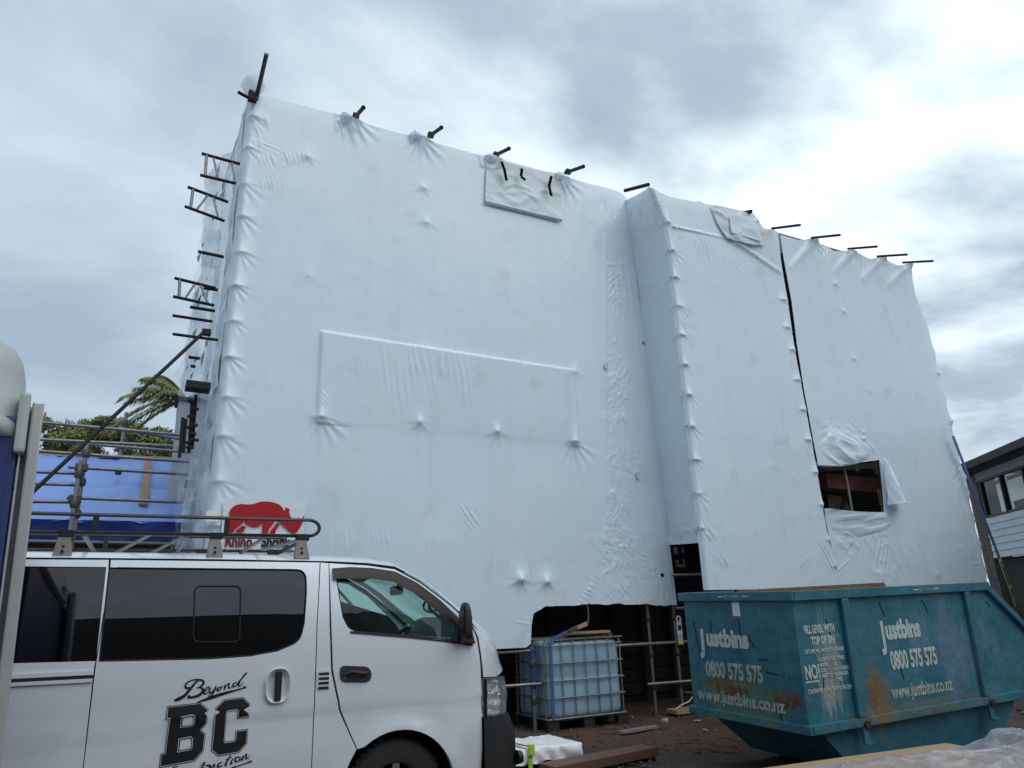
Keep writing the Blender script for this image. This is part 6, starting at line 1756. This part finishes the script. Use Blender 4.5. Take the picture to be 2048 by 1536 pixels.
wb = thing('wrapped_bundle', 'white plastic wrapped timber bundle with lime strap lying in front of the tank', 'bundle', (3.7, 7.2, 0.08))
soft_box('wrap', 'white_sheet', wb, 2.9, 4.28, 7.02, 7.72, .085, .215, 3, .028, 110)
mat('strap_green', (0.42, 0.62, 0.06), 0.5); mat('strap_dark', (0.03, 0.10, 0.05), 0.5)
b = MB().bar((3.66, 7.0, .245), (3.52, 7.75, .245), .035, .004).build('strap', MATS['strap_dark'], wb)
b = MB().bar((3.66, 6.985, .05), (3.66, 6.985, .262), .045, .005, up=(0, 1, 0)).build('strap', MATS['strap_green'], wb)
MB().box(3.635, 3.70, 6.955, 6.99, .165, .27).build('buckle', MATS['strap_green'], wb, bevel=.01)
MB().box(3.50, 3.55, 7.66, 7.74, .25, .28).build('corner_guard', MATS['strap_green'], wb)
for x in (3.2, 4.0):
    MB().box(x, x + .09, 7.0, 7.75, 0.0, .075).build('bearer', MATS['timber_dark'], wb)
o = MB().bar((3.70, 6.74, .07), (5.06, 6.90, .085), .26, .085).build('plank', MATS['timber_red'], bevel=.004)
tag(o, 'reddish brown timber plank lying on the mud in front of the wrapped bundle', 'plank')
for i, (a, b_, w, h, m, lb) in enumerate((((5.55, 8.14, .06), (6.15, 8.22, .06), .07, .035, 'aluminium', 'pale batten on the mud below the right corner of the liquid tank'),
                                       ((7.75, 8.15, .08), (8.25, 8.05, .08), .18, .05, 'timber', 'short timber block on the ground beside the scaffold sole board'),
                                       ((3.05, 6.55, .03), (3.45, 6.50, .03), .10, .04, 'aluminium', 'pale offcut on the ground by the van bumper'),
                                       ((9.6, 5.6, .06), (10.3, 5.1, .06), .06, .04, 'white_sheet', 'white stick lying past the right end of the skip'),
                                       ((9.7, 5.4, .10), (10.5, 5.05, .05), .05, .03, 'white_sheet', 'thin white strip leaning on the white stick past the skip'))):
    o = MB().bar(a, b_, w, h).build('offcut', MATS[m], bevel=.003); tag(o, lb, 'offcut')
tp = thing('timber_pack', 'stack of pale timber partly covered by crumpled plastic in the right foreground', 'timber stack', (4.3, 3.6, 0))
dirx = Vector((1.0, -.088, 0)).normalized(); diry = Vector((.088, 1, 0)).normalized()
o0 = Vector((2.6, 4.17, 0))
def TP(u, v, z): return o0 + dirx * u + diry * v + Vector((0, 0, z))
mat('green_end', (0.12, 0.50, 0.33), 0.6)
k = 0
for layer, z in enumerate((.485, .435, .385, .335)):
    for j in range(5):
        v0 = -.01 - j * .197
        L0 = (3.02, 2.86, 2.93, 2.80, 2.9)[(j + layer) % 5] if not (layer == 0 and j == 0) else 3.02
        mid = (TP(0, v0 - .095, z) + TP(L0, v0 - .095, z)) / 2
        pb = MB().bar(TP(-.2, v0 - .095, z - .022), TP(L0, v0 - .095, z - .022), .188, .044).build('board', MATS['timber'], tp, bevel=.003)
        MB().bar(TP(L0, v0 - .095, z - .022), TP(L0 + .004, v0 - .095, z - .022), .186, .042).build('painted_end', MATS['green_end'] if (j == 0 and layer == 0) else MATS['timber_dark'], pb)
for u in (.4, 1.5, 2.6):
    MB().bar(TP(u, -.02, .14), TP(u, -1.0, .14), .09, .28).build('bearer', MATS['timber_dark'], tp)
# crumpled clear-white film thrown over the pack
nu, nv = 190, 90
u, v = np.meshgrid(np.linspace(.15, 4.3, nu), np.linspace(0, 1, nv), indexing='ij')
edge = -.20 - .035 * np.sin(u * 3.1) - .05 * vnoise(u * 2.2, u * 0 + 3, 5, 3) - .05 * (u < 1.2) + .10 * sstep(2.9, 3.5, u)
vv = edge * (1 - v) + (-1.15) * v
ramp_ = sstep(0, .5, (edge - vv) / .35)
crease = np.maximum(0, 1 - 2.6 * np.abs(vnoise(u * 2.2 - vv * 3.2, vv * 1.3 + u * .5, 9, 2))) ** 1.3
crease3 = np.maximum(0, 1 - 3.0 * np.abs(vnoise(u * 5 - vv * 5, vv * 3 + u * 2, 39, 2))) ** 1.5
crease2 = np.maximum(0, 1 - 3.0 * np.abs(vnoise(u * 1.5 + vv * 4.0, vv * 1.2 - u * .4 + 8, 19, 2))) ** 1.3
hh = .492 + .006 + ramp_ * (.02 * np.maximum(0, vnoise(u * 2, vv * 3, 7, 2)) + .022 * crease + .020 * crease2 + .016 * crease3 + .004 * vnoise(u * 16, vv * 12, 33, 2))
hh = hh + ramp_ * (.09 * sstep(2.95, 3.5, u) * (.6 + .8 * vnoise(u * 2.5, vv * 3, 12, 3)) + .05 * np.exp(-((u - 3.3) / .10) ** 2))
hh = np.where(vv < -1.0, hh - (-(vv + 1.0)) * 2.0, hh)
P = np.stack([o0.x + dirx.x * u + diry.x * vv, o0.y + dirx.y * u + diry.y * vv, hh], -1)
glass('crumple_film', (0.9, 0.91, 0.94), 0.16, 1.42, film=.36, filmc=(0.80, 0.80, 0.86))
MB().grid(P).build('plastic_cover', MATS['crumple_film'], tp)

# rubble
mat('stone', (0.11, 0.095, 0.085), 0.85, 0, (0.07, 0.06, 0.052), 9, .3, .4, 30)
mat('stone_pale', (0.32, 0.31, 0.30), 0.8, 0, (0.22, 0.21, 0.20), 9, .3)


def rock(r, seed):
    rg = np.random.default_rng(seed)
    bm = bmesh.new(); bmesh.ops.create_icosphere(bm, subdivisions=1, radius=1)
    sc3 = rg.uniform(.6, 1.2, 3) * np.array([1, 1, .55])
    vs2 = []
    for v_ in bm.verts:
        k = 1 + rg.uniform(-.25, .2); vs2.append((v_.co.x * sc3[0] * r * k, v_.co.y * sc3[1] * r * k, v_.co.z * sc3[2] * r * k))
    fs = [tuple(w.index for w in f.verts) for f in bm.faces]; bm.free()
    return vs2, fs


gv = MB(); gp = MB()
rg = np.random.default_rng(5)
def site(n):
    out = []
    while len(out) < n:
        x, y = rg.uniform(3.0, 8.6), rg.uniform(5.2, 9.8)
        if 5.2 < x and y < 6.6: continue
        out.append((x, y))
    return out
for i, (x, y) in enumerate(site(1500)):
    r_ = rg.uniform(.006, .028) * (1 if rg.random() < .9 else 1.6)
    vs2, fs = rock(r_, i); z = float(gh(x, y)) + r_ * .2
    (gp if rg.random() < .05 else gv).add([(p[0] + x, p[1] + y, p[2] + z) for p in vs2], fs)
for i, (x, y) in enumerate([(rg.uniform(9, 13), rg.uniform(4.4, 8)) for _ in range(250)]):
    r_ = rg.uniform(.01, .05); vs2, fs = rock(r_, i); gv.add([(p[0] + x, p[1] + y, p[2] + r_ * .2) for p in vs2], fs)
o = gv.build('gravel', MATS['stone']); tag(o, 'small dark stones scattered over the mud', 'gravel', kind='stuff')
o = gp.build('gravel', MATS['stone_pale']); tag(o, 'small pale stone chips scattered over the mud', 'gravel', kind='stuff')
big = [((6.55, 8.55), .10, 'flat pale stone lying on the mud right of the liquid tank'), ((6.95, 8.35), .055, 'small pale stone beside the flat pale stone'), ((6.6, 7.8), .05, 'lone pale stone on the mud in front of the tank'), ((7.45, 7.75), .06, 'grey stone on the mud near the left end of the skip'), ((6.6, 6.75), .09, 'broken grey lump on the mud left of the skip'), ((6.95, 7.05), .08, 'flat grey chunk at the foot of the skip end'), ((4.55, 6.35), .05, 'pale stone just in front of the brown plank')]
for i, ((x, y), r_, lb) in enumerate(big):
    vs2, fs = rock(r_, 900 + i); z = float(gh(x, y)) + r_ * .25
    o = MB().add([(p[0] + x, p[1] + y, p[2] * .7 + z) for p in vs2], fs).build('rock', MATS['stone_pale' if i < 3 or i == 6 else 'stone'], bevel=0); tag(o, lb, 'stone', 'larger stones on the mud')

sp = MB()                                              # splinters, packing scraps and clods trodden into the mud
for i, (x, y) in enumerate(site(170)):
    a = rg.uniform(0, 6.28); L_ = rg.uniform(.05, .22); z = float(gh(x, y)) + .008
    sp.bar((x, y, z), (x + L_ * math.cos(a), y + L_ * math.sin(a), z + rg.uniform(-.004, .02)), rg.uniform(.008, .03), .008)
o = sp.build('timber_scraps', MATS['timber_dark']); tag(o, 'small dark splinters and scraps of timber trodden into the mud', 'scraps', kind='stuff')

# ------------------------------------------------------------------ banner on the wrap
mat('banner_white', (0.74, 0.80, 0.86), 0.35, bump=.1, bscale=6)
mat('banner_red', (0.42, 0.006, 0.014), 0.35)
mat('banner_maroon', (0.16, 0.012, 0.02), 0.4)
BY = D1 - .045
bn = thing('printed_banner', 'white banner with red rhino emblem stuck low on the wrap above the van', 'banner', ((1.225,2.260)[0], BY, (1.225,2.260)[1]))
q0, q1, q2, q3 = (0.770,2.899), (1.720,2.912), (1.686,2.239), (0.781,2.202)
P = strip_mesh([(q0[0], BY, q0[1]), (q3[0], BY, q3[1])], [(q1[0], BY, q1[1]), (q2[0], BY, q2[1])], 40, 60, lambda s, t: np.stack([0 * s, -0.008 * vnoise(s * 5, t * 4, 21, 3), 0 * s], -1))
MB().grid(P).build('backing_sheet', MATS['banner_white'], bn)


def flat_shape(name, polys, m, y, parent, holes=(), th=.002):
    """flat printed shape from x,z outlines"""
    b = MB()
    for poly in polys:
        lp = densify(poly, .5)
        vs2 = [Vector(p) for p in poly]
        ed = [(i, (i + 1) % len(vs2)) for i in range(len(vs2))]
        loops = [poly]
        for h in holes:
            k = len(vs2); vs2 += [Vector(p) for p in h]; ed += [(k + i, k + (i + 1) % len(h)) for i in range(len(h))]; loops.append(h)
        v2, _, f2, *_ = delaunay_2d_cdt(vs2, ed, [], 0, 1e-6)
        fs = []
        for f in f2:
            cx, cz = sum(v2[i].x for i in f) / 3, sum(v2[i].y for i in f) / 3
            if inside(poly, cx, cz) and not any(inside(h, cx, cz) for h in holes): fs.append(tuple(f))
        b.add([(p.x, y(p.x, p.y) if callable(y) else y, p.y) for p in v2], fs)
    return b.build(name, MATS[m], parent)


# outline of the emblem on the banner (u right 0..1700, v down 0..700 on a sketch grid)
gx0, gz0 = (0.614,2.998); gx1, gz1 = (2.049,2.144)
sx_u = ((1.774,2.803)[0] - (0.743,2.770)[0]) / (180 * 8.533); sz_v = ((1.179,2.903)[1] - (1.221,2.317)[1]) / (100 * 8.533)
ax_, az_ = (0.807,2.656)
def RH(pts): return [(ax_ + (u - 256 + .07 * (v - 512)) * sx_u, az_ - (v - 512 - (u - 256) * -.012) * sz_v + (u - 256) * .000) for u, v in pts]
body = [(310, 400), (335, 340), (380, 290), (440, 258), (520, 240), (620, 245), (710, 235), (790, 200), (880, 180), (980, 178), (1070, 190), (1150, 220), (1205, 265), (1235, 325), (1250, 318), (1262, 265), (1330, 285), (1325, 350), (1345, 420), (1375, 455), (1420, 470), (1465, 470), (1480, 430), (1490, 432), (1490, 475), (1530, 470), (1560, 440), (1590, 378), (1585, 440), (1560, 520), (1510, 610), (1455, 690), (1400, 722), (1340, 690), (1270, 630), (1190, 560), (1125, 500),
        (1095, 490), (1030, 580), (970, 660), (962, 725), (860, 725), (862, 640), (868, 540), (855, 535), (840, 580), (790, 612), (720, 618), (640, 600), (575, 575), (580, 520), (560, 520), (520, 580), (440, 640), (395, 690), (390, 725), (270, 720), (285, 650), (270, 590), (262, 565), (300, 540), (345, 500), (360, 470), (320, 440)]
leg2 = [(1115, 535), (1160, 575), (1110, 640), (1085, 690), (1080, 730), (990, 730), (1000, 680)]
leg1 = [(535, 605), (598, 628), (555, 690), (535, 725), (410, 715), (440, 680)]
flat_shape('rhino_emblem', [RH(body), RH(leg1), RH(leg2)], 'banner_red', BY - .018, bn)
hcap = 175 * sz_v
t0 = RH([(245, 955)])[0]; t1 = RH([(845, 948)])[0]; t2 = RH([(225, 1040)])[0]
text('Rhino', hcap * 1.42, MATS['banner_maroon'], bn, frame((t0[0], BY - .018, t0[1]), (1, 0, 0), (0, 0, 1)), sx=.74, bold=.006)
text('Shrink', hcap * 1.42, MATS['black_print'], bn, frame((t1[0], BY - .018, t1[1]), (1, 0, 0), (0, 0, 1)), sx=.74, bold=.006)
text('Construction | Residential | Commercial | Insulate', hcap * .36, MATS['black_print'], bn, frame((t2[0], BY - .018, t2[1]), (1, 0, 0), (0, 0, 1)), sx=.90, bold=.0015)
tg2 = (0.664,2.687)
o = MB().box(tg2[0] - .07, tg2[0] + .07, BY - .02, BY - .015, tg2[1] - .06, tg2[1] + .06).build('white_tape', MATS['white_sheet'])
tag(o, 'small white tape square on the wrap left of the red rhino banner', 'tape')

# ------------------------------------------------------------------ lettering on the sliding door
# sketch grid of the emblem: u right, v down, mapped on the door
bx0, bz0 = (0.225,1.072); bx1, bz1 = (0.710,1.057)
ou, ov = 260, 570
su = ((0.715,1.018)[0] - (0.233,1.057)[0]) / (165 * 7.458)
svv = ((0.473,1.072)[1] - (0.506,0.703)[1]) / (130 * 7.458)
cu_, cz_ = (0.469,0.958)
def DL(pts):
    out = []
    for u, v in pts:
        du, dv = u - 857.6, v - 820.4
        out.append((cu_ + (du + .09 * dv) * su, cz_ - (dv + du * .022) * svv))   # upright on the door
    return out
ysd = lambda off: (lambda x, z: ysurf(x, z) - off)
Bo = [(272, 573), (755, 548), (872, 655), (852, 870), (770, 962), (832, 1022), (802, 1275), (670, 1412), (165, 1465), (188, 1262), (243, 1250), (300, 768), (250, 770)]
Bi = [(296, 605), (745, 578), (838, 665), (822, 862), (732, 962), (800, 1035), (775, 1262), (655, 1382), (200, 1425), (215, 1290), (265, 1282), (328, 742), (285, 740)]
Bm_ = [(284, 589), (750, 562), (856, 660), (838, 866), (750, 962), (816, 1028), (789, 1268), (663, 1398), (182, 1446), (200, 1276), (254, 1266), (313, 755), (268, 757)]
h1 = [(478, 745), (640, 722), (672, 750), (665, 860), (635, 890), (460, 905)]
h2 = [(445, 1070), (610, 1050), (640, 1080), (630, 1215), (600, 1240), (425, 1258)]
def shrink(p, k):
    cx = sum(a for a, b in p) / len(p); cz = sum(b for a, b in p) / len(p)
    return [(cx + (a - cx) * k, cz + (b - cz) * k) for a, b in p]
Co = [(1105, 520), (1400, 500), (1505, 612), (1485, 820), (1295, 832), (1310, 715), (1285, 700), (1160, 708), (1145, 730), (1110, 1150), (1125, 1165), (1250, 1155), (1265, 1130), (1275, 1010), (1470, 998), (1448, 1220), (1320, 1345), (1010, 1372), (905, 1275), (968, 648)]
Ci = [(1112, 550), (1385, 530), (1475, 622), (1458, 790), (1328, 798), (1340, 700), (1305, 672), (1150, 682), (1125, 715), (1085, 1165), (1115, 1198), (1265, 1185), (1290, 1150), (1300, 1040), (1438, 1030), (1420, 1205), (1305, 1318), (1022, 1342), (935, 1262), (995, 660)]
em = sd_
outl = flat_shape('emblem', [DL(Bo)], 'black_print', ysd(.0035), em, holes=[DL(shrink(h1, .80)), DL(shrink(h2, .80))])
flat_shape('emblem', [DL(Co)], 'black_print', ysd(.0035), em)
def line_loop(poly, w, off, mname):
    b = MB(); n = len(poly)
    for i in range(n):
        a = Vector(poly[i - 1]); p = Vector(poly[i]); c = Vector(poly[(i + 1) % n])
        d1 = (p - a).normalized(); d2 = (c - p).normalized(); nn = Vector((-(d1 + d2).y, (d1 + d2).x)); nn.normalize()
        kk = w / max(.35, nn.dot(Vector((-d1.y, d1.x))))
        for sg in (-1, 1):
            q = p + nn * kk * sg; b.v.append((q.x, ysurf(q.x, q.y) - off, q.y))
    for i in range(n):
        j = (i + 1) % n; b.f.append((2 * i, 2 * i + 1, 2 * j + 1, 2 * j)); b.smooth.append(False)
    b.build('emblem_outline', MATS[mname], em)
mat('vinyl_silver', (0.62, 0.64, 0.67), 0.35, .3)
mid = lambda A, B: [((a[0] + b[0]) / 2, (a[1] + b[1]) / 2) for a, b in zip(A, B)]
line_loop(DL(Bm_), .0016, .006, 'vinyl_silver')
line_loop(DL(mid(Co, Ci)), .0016, .006, 'vinyl_silver')
for h in (h1, h2): line_loop(DL(shrink(h, 1.0)), .0018, .006, 'vinyl_silver')


def brush(strokes, name, fmap, off=.0035):
    """script lettering: each stroke is a list of (u, v, half width)"""
    for st_ in strokes:
        b = MB()
        # Catmull-Rom smoothing
        pts = []
        n = len(st_)
        for i in range(n - 1):
            p0, p1, p2, p3 = [np.array(st_[max(0, min(n - 1, i + k))], float) for k in (-1, 0, 1, 2)]
            for t in np.linspace(0, 1, 7)[:-1]:
                pts.append(.5 * ((2 * p1) + (-p0 + p2) * t + (2 * p0 - 5 * p1 + 4 * p2 - p3) * t * t + (-p0 + 3 * p1 - 3 * p2 + p3) * t ** 3))
        pts.append(np.array(st_[-1], float))
        base = len(b.v)
        for i, p in enumerate(pts):
            a = pts[max(i - 1, 0)][:2]; c = pts[min(i + 1, len(pts) - 1)][:2]; d = c - a; d = d / (np.linalg.norm(d) + 1e-9); nn = np.array((-d[1], d[0]))
            for sg in (-1, 1):
                u_, v_ = p[:2] + nn * p[2] * sg
                x, z = fmap([(u_, v_)])[0]; b.v.append((x, ysurf(x, z) - off, z))
        for i in range(len(pts) - 1):
            k = base + 2 * i; b.f.append((k, k + 1, k + 3, k + 2)); b.smooth.append(False)
        b.build(name, MATS['black_print'], em)


beyond = [
    [(370, 495, 10), (430, 478, 26), (520, 430, 22), (600, 340, 18), (680, 240, 16), (735, 205, 8)],
    [(600, 305, 5), (560, 318, 16), (530, 290, 14), (560, 235, 12), (640, 200, 10), (740, 197, 12), (795, 225, 16), (790, 275, 16), (730, 312, 8), (690, 318, 4)],
    [(700, 318, 4), (770, 325, 14), (790, 370, 18), (740, 430, 20), (650, 458, 18), (570, 460, 12), (600, 430, 14)],
    [(790, 400, 5), (850, 365, 6), (885, 320, 8), (850, 322, 8), (805, 380, 14), (815, 420, 12), (860, 405, 6), (900, 365, 4)],
    [(905, 330, 9), (885, 380, 13), (905, 405, 10), (950, 365, 6), (985, 310, 9), (960, 380, 11), (915, 450, 9), (875, 462, 6), (890, 430, 5), (960, 390, 4)],
    [(1050, 330, 10), (1010, 345, 12), (1000, 375, 12), (1040, 375, 9), (1070, 335, 8), (1055, 322, 6), (1100, 318, 4)],
    [(1125, 290, 8), (1110, 365, 13), (1140, 310, 6), (1185, 272, 9), (1175, 340, 12), (1205, 345, 7), (1235, 320, 4)],
    [(1300, 265, 8), (1250, 285, 11), (1245, 330, 12), (1290, 315, 8), (1340, 250, 9), (1440, 150, 8), (1460, 128, 6), (1435, 132, 5), (1370, 220, 9), (1325, 310, 13), (1350, 325, 8), (1385, 285, 4), (1405, 260, 3)],
    [(1395, 290, 3), (1405, 330, 3), (1440, 350, 12), (1420, 355, 12), (1300, 385, 12), (1100, 430, 22), (900, 485, 24), (700, 545, 8)]]
brush(beyond, 'script_stroke', DL)
cons = [
    [(440, 1470, 4), (400, 1465, 8), (320, 1510, 12), (260, 1580, 16), (280, 1650, 14), (380, 1620, 8)],
    [(650, 1520, 8), (610, 1600, 14)], [(760, 1490, 8), (820, 1440, 8), (770, 1540, 12), (720, 1620, 12)], [(720, 1525, 6), (800, 1510, 6)], [(830, 1500, 8), (850, 1490, 12), (900, 1490, 6)],
    [(860, 1560, 8), (900, 1490, 10), (890, 1550, 12), (960, 1480, 8), (950, 1540, 12)], [(1070, 1460, 8), (1010, 1490, 12), (1010, 1530, 12), (1080, 1510, 6)],
    [(1200, 1370, 8), (1140, 1460, 13), (1115, 1510, 12), (1150, 1510, 6)], [(1120, 1430, 5), (1220, 1400, 5)], [(1230, 1420, 8), (1195, 1495, 12), (1235, 1485, 5)],
    [(1330, 1405, 8), (1270, 1420, 12), (1265, 1470, 12), (1320, 1460, 8), (1345, 1405, 8), (1325, 1460, 9), (1365, 1440, 4)],
    [(1385, 1390, 8), (1365, 1465, 12), (1400, 1410, 7), (1440, 1375, 9), (1425, 1445, 12), (1460, 1425, 5), (1490, 1390, 3)], [(1470, 1440, 3), (1480, 1485, 4), (1515, 1490, 10), (1480, 1500, 10), (1330, 1535, 8), (1200, 1570, 14)]]
brush(cons, 'script_stroke', DL)
